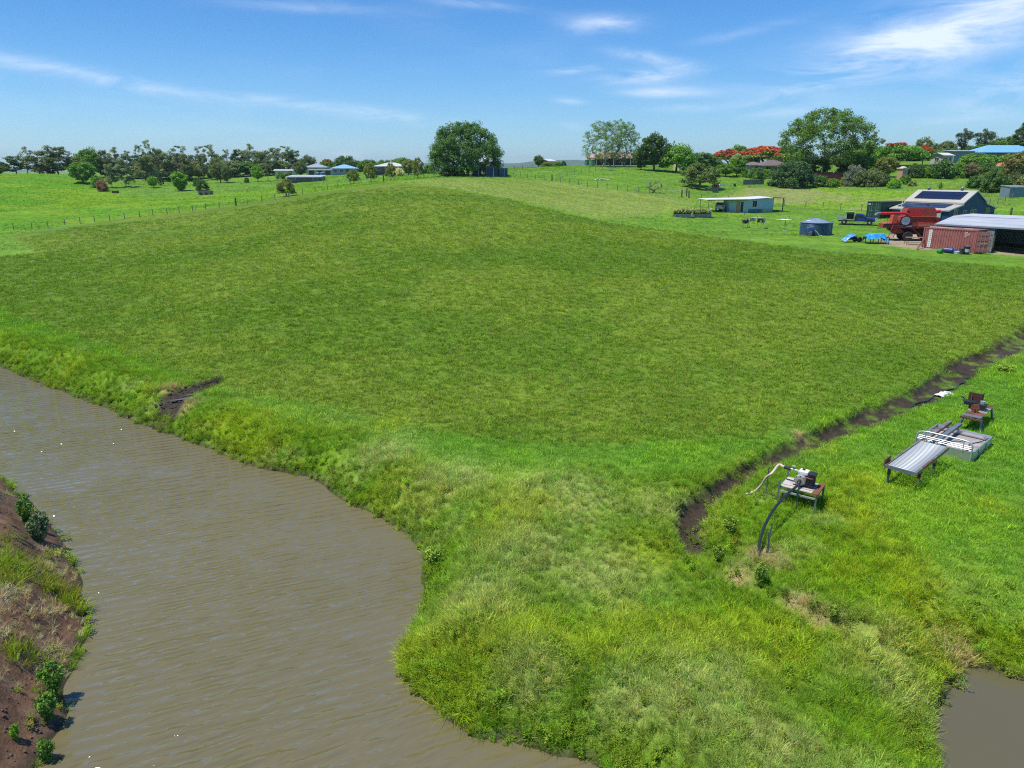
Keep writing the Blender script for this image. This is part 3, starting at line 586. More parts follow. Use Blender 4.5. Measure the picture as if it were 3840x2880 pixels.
# straw litter and sparse grass on the brown dirt bank
x, y = sample(14000, -30, -8, 9, 34); Zd = zones(x, y); lit = blobs(x, y, [(gp(60, 2330), 1.3), (gp(250, 2390), .7), (gp(130, 2260), .8), (gp(230, 2080), .5), (gp(180, 2010), .4)], Zd['nC'])
grn = blobs(x, y, [(gp(150, 2180), 1.0), (gp(230, 2180), .8), (gp(40, 2130), .8), (gp(60, 2440), .5), (gp(20, 2160), .9)], Zd['nC'])
keep = Zd['left'] & (Zd['dw'] > 0.05) & (RNG.random(len(x)) < np.clip(1.0*lit+1.0*grn+0.012, 0, 1)); P, c, q = take(Zd, x, y, keep); g_ = grn[keep] > lit[keep]
bc = np.where(g_[:, None], np.array([[0.16, 0.21, 0.012]]), np.array([[0.40, 0.34, 0.155]])); scatter('bank_grass', P, jitter(bc, 0.22), np.where(g_, 0.85, 0.52)*(0.5+0.6*RNG.random(len(P))), LONG[:2]+MESSY[:2], 'yellow green grass and dry straw on the brown dirt bank', 0.3)
# ---------------------------------------------------------------- trees: prototypes one unit wide and one unit high, copied and scaled
def crown_points(shape, n, r, base):
    """clump centres spread through a crown of unit width and height, denser near its surface"""
    P = []
    while len(P) < n:
        p = r.uniform(-1, 1, 3); d = np.linalg.norm(p)
        if d > 1 or d < 0.001: continue
        rad = d**0.55; p = p/d*rad
        x, y, t = p[0]*0.5, p[1]*0.5, (p[2]+1)/2
        if shape == 'dome':
            if p[2] < -0.35: continue
            z = base + (1-base)*(p[2]+0.35)/1.35
        elif shape == 'umbrella':
            if p[2] < 0.1 or d < 0.25: continue
            z = base + (1-base)*((p[2]-0.1)/0.9)
        elif shape == 'cone':
            k = 1-t; x, y = x*(0.15+k*1.0), y*(0.15+k*1.0); z = base+(1-base)*t
        elif shape == 'vase':
            k = 0.25+0.75*t; x, y = x*k, y*k; z = base+(1-base)*t
        elif shape == 'mound':
            if p[2] < -0.1: continue
            z = 0.04 + 0.93*(p[2]+0.1)/1.1
        elif shape == 'gum':       # broken: a few separate heads at different heights
            hd = GUM_HEADS[r.integers(len(GUM_HEADS))]; x, y, z = hd[0]+p[0]*hd[3], hd[1]+p[1]*hd[3], hd[2]+p[2]*hd[4]
        else: z = base+(1-base)*t
        P.append((x, y, z))
    return np.array(P)
GUM_HEADS = [(0, 0, .88, .24, .11), (.18, .1, .70, .28, .13), (-.2, -.05, .66, .28, .14), (.02, -.15, .50, .36, .14), (-.14, .15, .38, .34, .13), (.12, 0, .28, .34, .12)]
GUM_A = GUM_HEADS; GUM_B = [(-.05, .02, .91, .18, .08), (.14, -.08, .78, .2, .08), (-.2, .05, .74, .22, .08), (.2, .1, .6, .24, .1), (-.08, -.1, .52, .28, .1), (.1, .05, .36, .26, .1), (-.16, .1, .3, .26, .09)]
GUM_C = [(.02, 0, .9, .24, .09), (-.14, .1, .72, .34, .14), (.18, -.1, .62, .3, .14), (0, 0, .42, .40, .18), (.08, .1, .25, .38, .12)]
def tree_proto(name, shape, seed, base=0.3, clumps=60, leaves=60, csize=0.10, leaf=0.022, trunk=0.022, dens=1.0, stems=1, aspect=1.0, flat=0.75, fork=0.25, bark='bark', droop=0.0, heads=None, tip=0.003, limb_wander=0.05, inner=0.0):
    """aspect: height over width, so that leaves stay round once the tree is scaled"""
    global GUM_HEADS
    csize *= 1.25; leaf *= 1.3; leaves = int(leaves*1.5)
    r = np.random.default_rng(seed)
    if heads: GUM_HEADS = heads
    Cn = crown_points(shape, clumps, r, base)
    # limbs: each clump hangs on the nearest branch already there
    nodes = []; par = []
    roots = []
    nodes.append(np.array([0, 0, -.03])); par.append(-1)
    for s in range(stems):
        a = r.random()*6.28; o = 0.02*(stems > 1)*r.random()*3; x0, y0 = o*math.cos(a), o*math.sin(a); p = 0
        for k in range(4):
            t = k/3; nodes.append(np.array([x0*(1+4*t)+r.normal()*0.012*t, y0*(1+4*t)+r.normal()*0.012*t, -0.02+t*fork])); par.append(p); p = len(nodes)-1
        roots.append(p)
    order = np.argsort(np.linalg.norm(Cn-np.array([0, 0, fork]), axis=1))
    for i in order:
        c = Cn[i]; A = np.array(nodes); d = np.linalg.norm((A-c)*np.array([1, 1, 0.8]), axis=1) + np.where(A[:, 2] > c[2], 0.25*(A[:, 2]-c[2]), 0) + np.where(A[:, 2] < fork*0.6, 0.5, 0)
        j = int(np.argmin(d)); q = nodes[j]; m = (q+c)/2 + r.normal(0, limb_wander, 3)*np.linalg.norm(c-q) + np.array([0, 0, 0.06*np.linalg.norm(c-q)])
        nodes.append(m); par.append(j); nodes.append(c); par.append(len(nodes)-2)
    n = len(nodes); ar = np.zeros(n); kids = [0]*n
    for i in range(n):
        if par[i] >= 0: kids[par[i]] += 1
    ar = np.array([tip**2.1 if kids[i] == 0 else 0.0 for i in range(n)])
    for i in range(n-1, -1, -1):
        if par[i] >= 0: ar[par[i]] += ar[i]
    rad = ar**(1/2.1); rad = rad*(trunk/max(rad.max(), 1e-6)); rad = np.maximum(rad, tip*0.6)
    tb = MB()
    for i in range(n):
        j = par[i]
        if j < 0: continue
        k = 6 if rad[j] > trunk*0.4 else 4; ra = min(rad[j], rad[i]*1.5); tb.tube([nodes[j], nodes[i]], [ra*(1.5 if par[j] < 0 else 1), rad[i]], k, caps=False)
    tm = tb.mesh(name+'_trunk'); tm.materials.append(MAT[bark]); tm.polygons.foreach_set('use_smooth', [True]*len(tm.polygons))
    # leaves
    N_ = clumps*leaves; ci = np.repeat(np.arange(clumps), leaves); cs = csize*(0.65+0.7*r.random(clumps))[ci]
    u = r.normal(size=(N_, 3)); u /= np.linalg.norm(u, axis=1)[:, None]+1e-9; u *= (r.random(N_)**0.5)[:, None]
    off = u*cs[:, None]; off[:, 2] *= flat/aspect*1.0; off[:, 2] -= droop*(np.abs(off[:, 0])+np.abs(off[:, 1]))
    P = Cn[ci]+off
    nrm = u*0.6 + r.normal(size=(N_, 3))*0.55 + np.array([0, 0, 0.5]); nrm /= np.linalg.norm(nrm, axis=1)[:, None]+1e-9
    t1 = np.cross(nrm, r.normal(size=(N_, 3))); t1 /= np.linalg.norm(t1, axis=1)[:, None]+1e-9; t2 = np.cross(nrm, t1)
    ls = (leaf*(0.6+0.8*r.random(N_)))[:, None]; sc3 = np.array([1, 1, 1/aspect])
    V = np.stack([P+t1*ls*sc3, P+t2*ls*0.55*sc3, P-t1*ls*sc3, P-t2*ls*0.55*sc3], 1).reshape(-1, 3)
    V[:, 2] = np.maximum(V[:, 2], 0.005)
    me = bpy.data.meshes.new(name+'_crown'); F = np.arange(N_*4).reshape(-1, 4); me.from_pydata(V.tolist(), [], F.tolist()); me.update()
    cl = r.random(clumps); q = np.repeat(np.clip(0.55*r.random(N_)+0.45*cl[ci], 0, 1), 4); set_attr(me, 'rnd', 'FLOAT', 'POINT', q, 'value'); me.materials.append(MAT['leaf'])
    return tm, me, Cn
PR = {}
def P_(k, *a, **kw): PR[k] = tree_proto(k, *a, **kw)
P_('gum1', 'gum', 21, clumps=46, leaves=60, csize=.085, leaf=.020, trunk=.022, aspect=1.9, fork=.42, bark='pale_bark', heads=GUM_A)
P_('gum2', 'gum', 22, clumps=52, leaves=55, csize=.075, leaf=.019, trunk=.020, aspect=2.2, fork=.38, bark='pale_bark', heads=GUM_B)
P_('gum3', 'gum', 23, clumps=60, leaves=60, csize=.095, leaf=.020, trunk=.024, aspect=1.5, fork=.25, heads=GUM_C)
P_('gum4', 'gum', 24, clumps=56, leaves=64, csize=.10, leaf=.022, trunk=.024, aspect=1.4, fork=.22, heads=[(0, 0, .85, .3, .14), (.2, .05, .62, .28, .18), (-.2, 0, .6, .28, .2), (0, .1, .38, .4, .18), (0, -.1, .3, .42, .14)])
P_('thin', 'gum', 25, clumps=30, leaves=26, csize=.08, leaf=.018, trunk=.02, aspect=1.8, fork=.4, heads=GUM_B, bark='pale_bark')
P_('round1', 'ball', 31, base=.16, clumps=90, leaves=64, csize=.11, leaf=.022, trunk=.03, fork=.2, aspect=1.05)
P_('round2', 'ball', 32, base=.22, clumps=80, leaves=64, csize=.115, leaf=.024, trunk=.03, fork=.22, aspect=1.0)
P_('round3', 'dome', 33, base=.24, clumps=90, leaves=64, csize=.11, leaf=.022, trunk=.035, fork=.22, aspect=.85)
P_('wide', 'dome', 34, base=.10, clumps=120, leaves=60, csize=.095, leaf=.020, trunk=.03, fork=.2, aspect=.6)
P_('shrub1', 'mound', 41, clumps=60, leaves=60, csize=.13, leaf=.030, trunk=.02, fork=.08, aspect=.8)
P_('shrub2', 'mound', 42, clumps=50, leaves=60, csize=.14, leaf=.028, trunk=.02, fork=.08, aspect=1.0)
P_('shrub3', 'mound', 43, clumps=110, leaves=60, csize=.09, leaf=.018, trunk=.02, fork=.08, aspect=.7)
P_('cone', 'cone', 51, base=.08, clumps=70, leaves=60, csize=.09, leaf=.022, trunk=.03, fork=.12, aspect=1.6)
P_('pine', 'vase', 52, base=.35, clumps=42, leaves=50, csize=.10, leaf=.020, trunk=.024, fork=.3, aspect=1.3)
P_('bamboo', 'vase', 53, base=.02, clumps=110, leaves=50, csize=.085, leaf=.022, trunk=.05, stems=6, fork=.1, aspect=.95)
P_('weeping', 'dome', 54, base=.22, clumps=80, leaves=60, csize=.10, leaf=.020, trunk=.035, fork=.26, aspect=1.05, droop=.35)
P_('umbrella', 'umbrella', 55, base=.5, clumps=110, leaves=50, csize=.075, leaf=.016, trunk=.03, fork=.3, aspect=.42, flat=.5)
P_('fig', 'dome', 56, base=.10, clumps=330, leaves=90, csize=.056, leaf=.0080, trunk=.045, fork=.2, aspect=.74, stems=3, flat=.8)
P_('airy', 'dome', 57, base=.16, clumps=260, leaves=26, csize=.050, leaf=.0085, trunk=.018, fork=.16, aspect=1.25, stems=4, bark='pale_bark', tip=.0022)
P_('spread', 'dome', 58, base=.22, clumps=300, leaves=80, csize=.052, leaf=.0072, trunk=.022, fork=.2, aspect=.85, stems=3, bark='pale_bark')
P_('bare', 'dome', 59, base=.3, clumps=60, leaves=5, csize=.06, leaf=.014, trunk=.05, fork=.2, aspect=.75, bark='bark', tip=.006)
P_('weed', 'vase', 61, base=.05, clumps=60, leaves=15, csize=.13, leaf=.045, trunk=.012, stems=5, fork=.12, aspect=1.2)
COL = dict(gum=(0.12, 0.145, 0.065), gumd=(0.085, 0.11, 0.038), olive=(0.11, 0.13, 0.03), dark=(0.045, 0.080, 0.020), deep=(0.055, 0.110, 0.026), mid=(0.075, 0.15, 0.02), bright=(0.095, 0.19, 0.016), yellow=(0.15, 0.19, 0.02), grey=(0.115, 0.13, 0.085), brown=(0.12, 0.095, 0.05), red=(0.50, 0.055, 0.012), cream=(0.36, 0.34, 0.14), maroon=(0.12, 0.07, 0.035))
COL = {k: tuple(min(.8, c*2.3) for c in v) for k, v in COL.items()}
mat('blossom_red', (0.70, 0.075, 0.018), 0.6, var=0.25, vscale=1.2, col2=(0.72, 0.17, 0.03), thr=0.55); mat('blossom_cream', (0.55, 0.52, 0.25), 0.7, var=0.2)
_blossom = {}
def blossom_mesh(kind, share, seed, side=None):
    key = (kind, share, seed)
    if key in _blossom: return _blossom[key]
    Cn = PR[kind][2]; r = np.random.default_rng(seed); V = []; top = np.sort(Cn[:, 2])[int(len(Cn)*(1-share))]
    for c in Cn:
        if c[2] < top: continue
        if side and c[0]*side < -0.05: continue
        for _ in range(150):
            u = r.normal(size=3); u /= np.linalg.norm(u); u *= np.array([.075, .075, .10])*(0.6+.5*r.random()); u[2] = abs(u[2])*1.0+0.05
            p = c+u; t = r.normal(size=(2, 3)); t /= np.linalg.norm(t, axis=1)[:, None]; t *= 0.0125; t[:, 2] *= 1.8
            V += [p+t[0], p+t[1], p-t[0], p-t[1]]
    me = bpy.data.meshes.new('blossom'); me.from_pydata([tuple(v) for v in V], [], np.arange(len(V)).reshape(-1, 4).tolist()); me.update(); _blossom[key] = me; return me
def tree(name, cat, label, kind, px, D, top, wpx, col, group=None, base=None, blossom=None, lean=0.0, sink=0.0):
    g = gp(px, base) if base is not None else gd(px, D)
    D = depth(g); h = zat(top, D) - g.z; w = wpx/FPX*D
    if h < 0.4: h = 0.4
    o = thing(name, label, cat, (g.x, g.y, g.z-0.03), 0.0, group); o.rotation_euler = (0, lean, RNG.random()*6.28 if not lean else 0)
    tm, cm, _ = PR[kind]
    c_ = COL[col] if isinstance(col, str) else tuple(c*2.3 for c in col); k = float(np.exp(RNG.normal(0, 0.10)))
    t = newobj('trunk', tm, None, o); t.scale = (w, w, h)
    cr = newobj('crown', cm, None, o); cr.scale = (w, w, h); cr.color = (c_[0]*k, c_[1]*k, c_[2]*k, 1)
    if blossom:
        b = newobj('blossom', blossom_mesh(kind, blossom[1], blossom[2]), None, o); b.scale = (w, w, h)
        if not b.data.materials: b.data.materials.append(MAT[blossom[0]])
    return o
T = tree
GG = 'gum trees of the wood beyond the far paddock'; GL = 'tall grey-green gum tree in the wood beyond the far paddock'
for px, D, top, w, kind, col in [(105,238,551,52,'thin','gum'),(150,236,575,78,'gum3','gumd'),(220,234,557,80,'gum4','gumd'),(262,236,574,42,'gum1','gum'),(405,272,574,48,'gum3','gumd'),(443,272,559,50,'gum1','gum'),(488,275,572,40,'gum2','gum'),(535,268,550,38,'gum2','gum'),(568,262,531,46,'gum2','gum'),(548,255,588,64,'gum4','gumd'),
   (600,268,570,50,'gum3','gumd'),(632,268,577,60,'gum4','gum'),(682,272,554,58,'gum1','gum'),(712,268,588,54,'gum4','gumd'),(765,268,556,46,'gum1','gum'),(797,268,549,52,'gum2','gum'),(855,282,567,34,'gum2','gum'),(945,278,547,54,'gum1','gum'),(920,288,570,56,'gum4','gumd'),(1000,274,575,64,'gum4','gumd'),(1036,292,565,46,'gum3','gum'),(1070,284,556,56,'gum1','gum'),(1106,288,572,52,'gum4','dark'),(890,284,569,44,'cone','dark'),(580,285,585,60,'gum4','dark'),(510,285,590,60,'gum4','dark'),(660,288,590,64,'gum4','dark'),(970,292,580,64,'gum4','dark'),(740,290,592,60,'gum4','dark'),(830,292,588,60,'gum4','dark')]:
    
    lk = {'gum1': 'tall pale-trunked gum with separate rounded heads in the wood beyond the far paddock', 'gum2': 'tall slender gum with small stacked tiers of leaves in the wood beyond the far paddock', 'gum3': 'broad-based gum with one high head in the wood beyond the far paddock', 'gum4': 'bushy low-crowned gum in the wood beyond the far paddock', 'thin': 'wispy windswept gum at the edge of the wood by the field crest', 'cone': 'dark conical tree among the gums of the wood'}[kind]
    if kind == 'gum4' and col == 'dark': lk = 'dark bushy tree in the depths of the gum wood'
    if top == 531: lk = 'tallest gum of all in the wood beyond the far paddock'
    T('gum_tree', 'tree', lk, kind, px, D, top-10, w*1.5, col, {'cone': None, 'thin': None}.get(kind, 'gum wood: '+lk[:20]) if top != 531 else None)
for px, top, w in [(180,606,80),(395,600,70),(455,604,80),(520,612,90),(600,610,90),(690,612,90),(745,608,80),(880,604,90),(940,608,90),(1010,606,80),(1060,604,70),(290,590,70),(560,600,80),(640,604,80),(840,606,70)]:
    T('broad_tree', 'tree', 'low round understorey tree filling the gum wood', 'round1', px, 276 if px > 300 else 240, top, w, random.choice(('gumd', 'deep', 'olive')), 'understorey of the gum wood')
T('gum_tree', 'tree', 'dark gum standing apart on the crest of the yellow green field', 'gum4', 62, 236, 583, 92, 'dark')
T('gum_tree', 'tree', 'low dark tree beside the gum standing apart on the field crest', 'round1', 4, 244, 608, 60, 'dark')
T('broad_tree', 'tree', 'broad round-headed tree rising above the gums', 'round3', 340, 272, 558, 92, 'mid')
T('broad_tree', 'tree', 'dense bright green tree at the foot of the field crest', 'round1', 312, 205, 610, 90, 'mid', base=686)
T('gum_tree', 'tree', 'grey-green tree with dark trunk beside the pale trunked gum', 'gum4', 421, 0, 612, 54, 'gum', base=704)
T('gum_tree', 'tree', 'pale trunked gum casting shade on the lawn beyond the field', 'gum3', 473, 0, 596, 68, 'gum', base=700)
T('shrub', 'shrub', 'reddish brown shrub at the field corner beside the timber box', 'shrub2', 386, 0, 672, 42, 'maroon', base=717)
T('shrub', 'shrub', 'green shrub behind the reddish brown shrub at the field corner', 'shrub1', 368, 0, 656, 46, 'mid', base=702)
T('small_tree', 'tree', 'small light green open tree on the lawn before the gums', 'round2', 575, 0, 662, 36, 'bright', base=704)
T('small_tree', 'tree', 'small dark pointed tree on the lawn before the gums', 'cone', 605, 0, 650, 30, 'dark', base=697)
T('bamboo_clump', 'bamboo', 'bright green feathery bamboo clump by the paddock fence', 'bamboo', 678, 0, 646, 78, 'bright', base=716)
T('broad_tree', 'tree', 'yellow green round tree among the gums above the bamboo', 'round1', 815, 258, 594, 46, 'olive')
T('broad_tree', 'tree', 'spreading tree with long dark shadow on the lawn', 'round2', 828, 0, 613, 62, 'gumd', base=685)
T('broad_tree', 'tree', 'lower tree leaning against the spreading lawn tree', 'round1', 853, 0, 622, 38, 'gumd', base=686)
T('small_tree', 'tree', 'small dark tree between the bamboo and spreading lawn tree', 'round2', 792, 0, 646, 24, 'deep', base=674)
T('small_tree', 'tree', 'bright green young tree beside the slim pale gum', 'round2', 968, 0, 622, 42, 'bright', base=681)
T('gum_tree', 'tree', 'slim gum with bare pale trunk on the lawn', 'gum1', 1006, 0, 592, 50, 'gum', base=680)
T('shrub', 'shrub', 'clipped round green bush on the lawn below the cream shed', 'shrub2', 1052, 0, 645, 30, 'mid', base=672)
T('shrub', 'shrub', 'little dark egg-shaped shrub on the lawn', 'shrub2', 925, 0, 664, 20, 'deep', base=686)
T('small_tree', 'tree', 'tiny spreading tree on the lawn near the cream shed', 'round3', 1083, 0, 645, 26, 'olive', base=665)
T('broad_tree', 'tree', 'dark tree standing before the grey hip roofed house', 'round2', 1128, 0, 607, 46, 'gumd', base=664)
T('shrub', 'shrub', 'dark shrub behind the old timber trailer', 'shrub2', 741, 0, 663, 28, 'deep', base=698)
T('shrub', 'shrub', 'dark green bush against the old timber trailer', 'shrub2', 761, 0, 672, 42, 'deep', base=714)
T('broad_tree', 'tree', 'dark tree crown over the grey hip roofed house', 'round1', 1158, 300, 586, 58, 'gumd')
T('gum_tree', 'tree', 'spindly thin tree above the grey hip roofed house', 'thin', 1152, 305, 572, 30, 'gum')
T('flame_tree', 'tree', 'distant flame tree with a touch of red between the houses', 'umbrella', 1228, 300, 602, 60, 'mid', blossom=('blossom_red', .15, 3))
T('cone_tree', 'tree', 'small dark conifer between grey and blue roofed houses', 'cone', 1241, 290, 600, 24, 'dark')
T('broad_tree', 'tree', 'large dome-shaped tree behind the blue roofed house', 'wide', 1300, 292, 588, 100, 'deep')
for px, top, w in [(1385,601,84),(1445,602,80),(1510,594,100)]:
    T('broad_tree', 'tree', 'low spreading tree in the belt behind the pale roofed house', 'wide', px, 282, top, w, 'mid', 'belt of trees behind the pale roofed house')
for px, top, b, w, ln, lab in [(1328,634,688,46,-.12,'small olive tree with bent trunk at the fence, below the blue roofed house'),(1392,611,682,48,-.06,'olive tree at the fence beside the pale roofed house'),(1466,610,673,40,.0,'dark olive tree at the fence before the cream flowering shrub'),(1567,590,667,46,0,'tallest olive tree of the fence row, nearest the huge fig'),(1074,670,737,66,0,'lone small umbrella-crowned tree growing at the fence line')]:
    T('fence_tree', 'tree', lab, 'weeping', px, 0, top, w, 'olive', base=b, lean=ln)
T('shrub', 'shrub', 'olive bushy tree behind the fence row', 'round1', 1532, 200, 600, 50, 'olive')
T('shrub', 'shrub', 'cream flowering shrub before the pale roofed house', 'shrub1', 1494, 196, 628, 40, 'cream', blossom=('blossom_cream', .6, 5))
T('shrub', 'shrub', 'green shrub between the olive tree and the huge fig', 'shrub1', 1606, 198, 618, 34, 'mid')
T('cone_tree', 'tree', 'narrow dark cypress at the foot of the huge fig', 'cone', 1621, 192, 610, 14, 'dark')
T('fig_tree', 'tree', 'huge dome-shaped dark green fig tree on the hill crest', 'fig', 1748, 172, 458, 266, 'deep')
T('shrub', 'shrub', 'leafy undergrowth at the foot of the huge fig', 'shrub3', 1690, 176, 625, 90, 'mid')
T('small_tree', 'tree', 'small tree beside the white shed on the skyline', 'round2', 2020, 246, 584, 36, 'deep')
T('shrub', 'shrub', 'low hedge shrub beside the white skyline shed', 'shrub3', 2058, 243, 606, 60, 'olive'); T('shrub', 'shrub', 'dark little shrub at the end of the skyline hedge', 'shrub2', 2114, 240, 602, 18, 'dark'); T('shrub', 'shrub', 'low hedge shrub in the middle of the skyline hedge', 'shrub3', 2092, 241, 604, 40, 'mid')
for px, top, w, lab in [(2254,453,150,'airy multi-stemmed tree beside the green tanks'),(2305,447,150,'tallest airy multi-stemmed tree before the verandah house'),(2345,458,110,'airy multi-stemmed tree beside the dense dark tree')]:
    T('airy_tree', 'tree', lab, 'airy', px, 214, top, w, (0.085, 0.135, 0.035))
T('broad_tree', 'tree', 'tall dense dark tree shading bare ground beside the airy trees', 'round2', 2452, 196, 508, 118, 'dark'); T('broad_tree', 'tree', 'low dark tree between the airy trees and dense dark tree', 'round1', 2404, 198, 562, 60, 'dark')
T('broad_tree', 'tree', 'spreading mid green tree in front of the small arched shed', 'round3', 2536, 194, 545, 122, 'mid')
T('gum_tree', 'tree', 'thin bare treetop poking above the dense trees', 'thin', 2522, 240, 520, 30, 'grey')
T('broad_tree', 'tree', 'dark round tree behind the weeping pepper tree', 'round1', 2628, 204, 574, 96, 'deep')
T('pepper_tree', 'tree', 'weeping pepper tree with stout trunk inside the netting fence', 'weeping', 2624, 0, 610, 138, (0.075, 0.11, 0.03), base=704)
T('broad_tree', 'tree', 'dark round tree beneath the red flame tree', 'round1', 2686, 206, 600, 48, 'deep')
T('broad_tree', 'tree', 'bright round tree on the lawn below the red flame tree', 'round2', 2720, 0, 616, 72, 'mid', base=662)
T('flowering_tree', 'tree', 'tree flecked with cream blossom before the brown roofed house', 'round1', 2762, 0, 583, 62, 'mid', base=661, blossom=('blossom_cream', .22, 6))
T('shrub', 'shrub', 'green shrub beside the cream blossomed tree', 'shrub2', 2790, 190, 626, 26, 'bright')
T('flame_tree', 'tree', 'smaller flat-topped flame tree covered in scarlet blossom', 'umbrella', 2730, 226, 566, 112, 'olive', blossom=('blossom_red', .9, 7))
T('flame_tree', 'tree', 'wider flat-topped flame tree covered in scarlet blossom', 'umbrella', 2862, 226, 556, 178, 'olive', blossom=('blossom_red', .85, 8))
T('broad_tree', 'tree', 'pale green treetop behind the scarlet flame trees', 'round3', 2770, 244, 546, 74, 'mid')
T('shrub', 'shrub', 'dark round bush before the brown roofed house', 'shrub2', 2832, 0, 627, 54, 'deep', base=669); T('shrub', 'shrub', 'yellow green bush beside the dark round bush', 'shrub2', 2874, 0, 633, 36, 'bright', base=669)
T('dense_bush', 'shrub', 'huge dense dark green layered bush with black shade beneath', 'shrub3', 2967, 0, 596, 156, (0.045, 0.082, 0.03), base=701)
T('spreading_tree', 'tree', 'tallest spreading light green tree with pale limbs', 'spread', 3085, 194, 414, 330, (0.075, 0.135, 0.02)); 
T('broad_tree', 'tree', 'dark tree under the tallest spreading tree, behind maroon container', 'round1', 3185, 192, 545, 130, 'dark'); T('broad_tree', 'tree', 'dark tree between the huge bush and the maroon container', 'round1', 3062, 192, 590, 90, 'dark')
T('gum_tree', 'tree', 'sparse grey gum standing on the skyline beside the tallest tree', 'gum1', 3268, 240, 493, 72, 'gum')
T('flame_tree', 'tree', 'broad green flame tree with orange blossom scattered on top', 'umbrella', 3355, 216, 545, 200, 'mid', blossom=('blossom_red', .07, 9)); T('flame_tree', 'tree', 'small orange-red flame tree by the pale iron roof', 'umbrella', 3458, 218, 552, 64, 'olive', blossom=('blossom_red', .8, 10))
for a in [('silvery grey shrub beside the maroon container', 'shrub2', 3200, 0, 617, 70, 'grey', 698), ('little yellow green shrub against the maroon container', 'shrub2', 3162, 0, 662, 26, 'yellow', 698), ('willowy olive bush between silvery shrub and pink hut', 'shrub3', 3272, 0, 630, 78, (0.12, 0.145, 0.05), 699), ('leafy bright bush at the pasture edge before the pink hut', 'shrub1', 3350, 0, 668, 46, 'bright', 706),
          ('dark glossy round bush beside the pink hut', 'shrub1', 3426, 0, 612, 62, 'dark', 666), ('dark broad bush on the lawn with shade beneath', 'shrub1', 3526, 0, 597, 84, 'deep', 669), ('green bush between broad dark bush and brown-leaved tree', 'shrub2', 3590, 0, 606, 56, 'mid', 668), ('green bush behind the brown-leaved tree', 'shrub2', 3702, 0, 605, 66, 'deep', 668),
          ('dark bush at the lawn corner near the grey shed', 'shrub1', 3662, 0, 655, 66, 'deep', 706), ('taller dark bush beside the grey shed', 'shrub1', 3722, 0, 638, 80, (0.05, 0.085, 0.02), 722), ('tiny upright shrub on the lawn', 'cone', 3525, 0, 680, 16, 'mid', 711), ('low round shrub at the pasture fence', 'shrub1', 3420, 0, 678, 30, 'olive', 698)]:
    T('shrub', 'shrub', a[0], a[1], a[2], a[3], a[4], a[5], a[6], base=a[7])
T('broad_tree', 'tree', 'olive tree above the willowy bush', 'round1', 3318, 184, 590, 76, 'olive'); T('broad_tree', 'tree', 'olive tree in the shade of the orange flame tree', 'round1', 3258, 190, 600, 66, 'mid')
T('small_tree', 'tree', 'brown-leaved small tree with visible trunk on the lawn', 'round2', 3640, 0, 613, 60, 'brown', base=669); T('broad_tree', 'tree', 'green hedge-like tree below the blue roofed house', 'wide', 3655, 206, 578, 110, 'mid')
T('broad_tree', 'tree', 'dark round-headed tree on the skyline', 'round2', 3458, 258, 520, 62, 'gumd'); T('broad_tree', 'tree', 'small dark tree beside the round-headed skyline tree', 'round1', 3502, 260, 541, 32, 'dark'); T('broad_tree', 'tree', 'dark bushy tree before the windblown pines', 'round1', 3546, 256, 531, 64, 'gumd')
T('pine_tree', 'tree', 'windblown pine with feathery upswept crown', 'pine', 3594, 250, 484, 74, (0.06, 0.08, 0.035), lean=.1); T('pine_tree', 'tree', 'windblown pine with broad layered crown', 'pine', 3668, 252, 485, 92, (0.055, 0.078, 0.03), lean=.12)
T('pine_tree', 'tree', 'tall dark pointed pine behind the blue roofed house', 'cone', 3816, 242, 458, 96, 'dark'); T('broad_tree', 'tree', 'dark tree beside the tall pointed pine', 'wide', 3740, 256, 522, 110, 'gumd'); T('broad_tree', 'tree', 'green tree at the foot of the windblown pines', 'wide', 3625, 258, 548, 80, 'mid')
T('shrub', 'shrub', 'bright green bush under the eaves of the blue roofed house', 'shrub1', 3780, 214, 576, 70, 'bright'); T('shrub', 'shrub', 'rounded bush at the corner of the blue roofed house', 'shrub1', 3702, 216, 578, 60, 'mid')
T('broad_tree', 'tree', 'olive brown leafy tree above the grey shed', 'round1', 3812, 158, 572, 116, (0.12, 0.12, 0.035)); T('shrub', 'shrub', 'grey brown thicket before the terracotta roof', 'shrub3', 3770, 162, 640, 90, (0.11, 0.11, 0.055))
for px, D, top, w, k_, c_ in [(2400,240,572,90,'wide','deep'),(2480,246,566,90,'wide','mid'),(2590,242,578,100,'wide','deep'),(2660,238,588,80,'round1','deep'),(2920,240,580,90,'wide','deep'),(2990,236,560,100,'round1','mid'),(3150,236,570,110,'round1','deep'),(3235,238,575,90,'wide','mid'),(3300,242,562,100,'wide','deep'),(3400,246,562,100,'wide','deep'),(3480,244,560,80,'round1','mid'),(3560,246,556,90,'wide','deep'),(3690,250,540,110,'wide','deep'),(3790,250,515,110,'round1','deep'),(3850,246,500,110,'round1','gumd')]:
    T('broad_tree', 'tree', 'rounded tree in the belt behind the houses on the rise', k_, px, D, top, w, c_, 'tree belt behind the houses on the rise')
for px, b, top, w, c_ in [(3070,700,655,60,'deep'),(3120,702,668,50,'mid'),(3232,700,640,60,'gumd'),(3310,697,650,56,'deep'),(3392,690,655,40,'mid'),(3478,668,628,50,'mid'),(3560,664,618,56,'gumd'),(3620,664,622,50,'deep'),(3672,668,620,60,'mid'),(3745,690,622,80,'deep'),(3690,700,650,60,'olive'),(3800,712,650,90,'gumd'),(3845,720,650,80,'olive'),(3760,716,668,60,'mid')]:
    T('shrub', 'shrub', 'leafy green shrub in the garden thicket above the rough pasture', 'shrub1', px, 0, top, w, c_, 'garden thicket above the rough pasture', base=b)
T('bare_tree', 'tree', 'small nearly leafless gnarled tree inside the netting fence', 'bare', 2452, 0, 672, 64, (0.16, 0.14, 0.09), base=723)
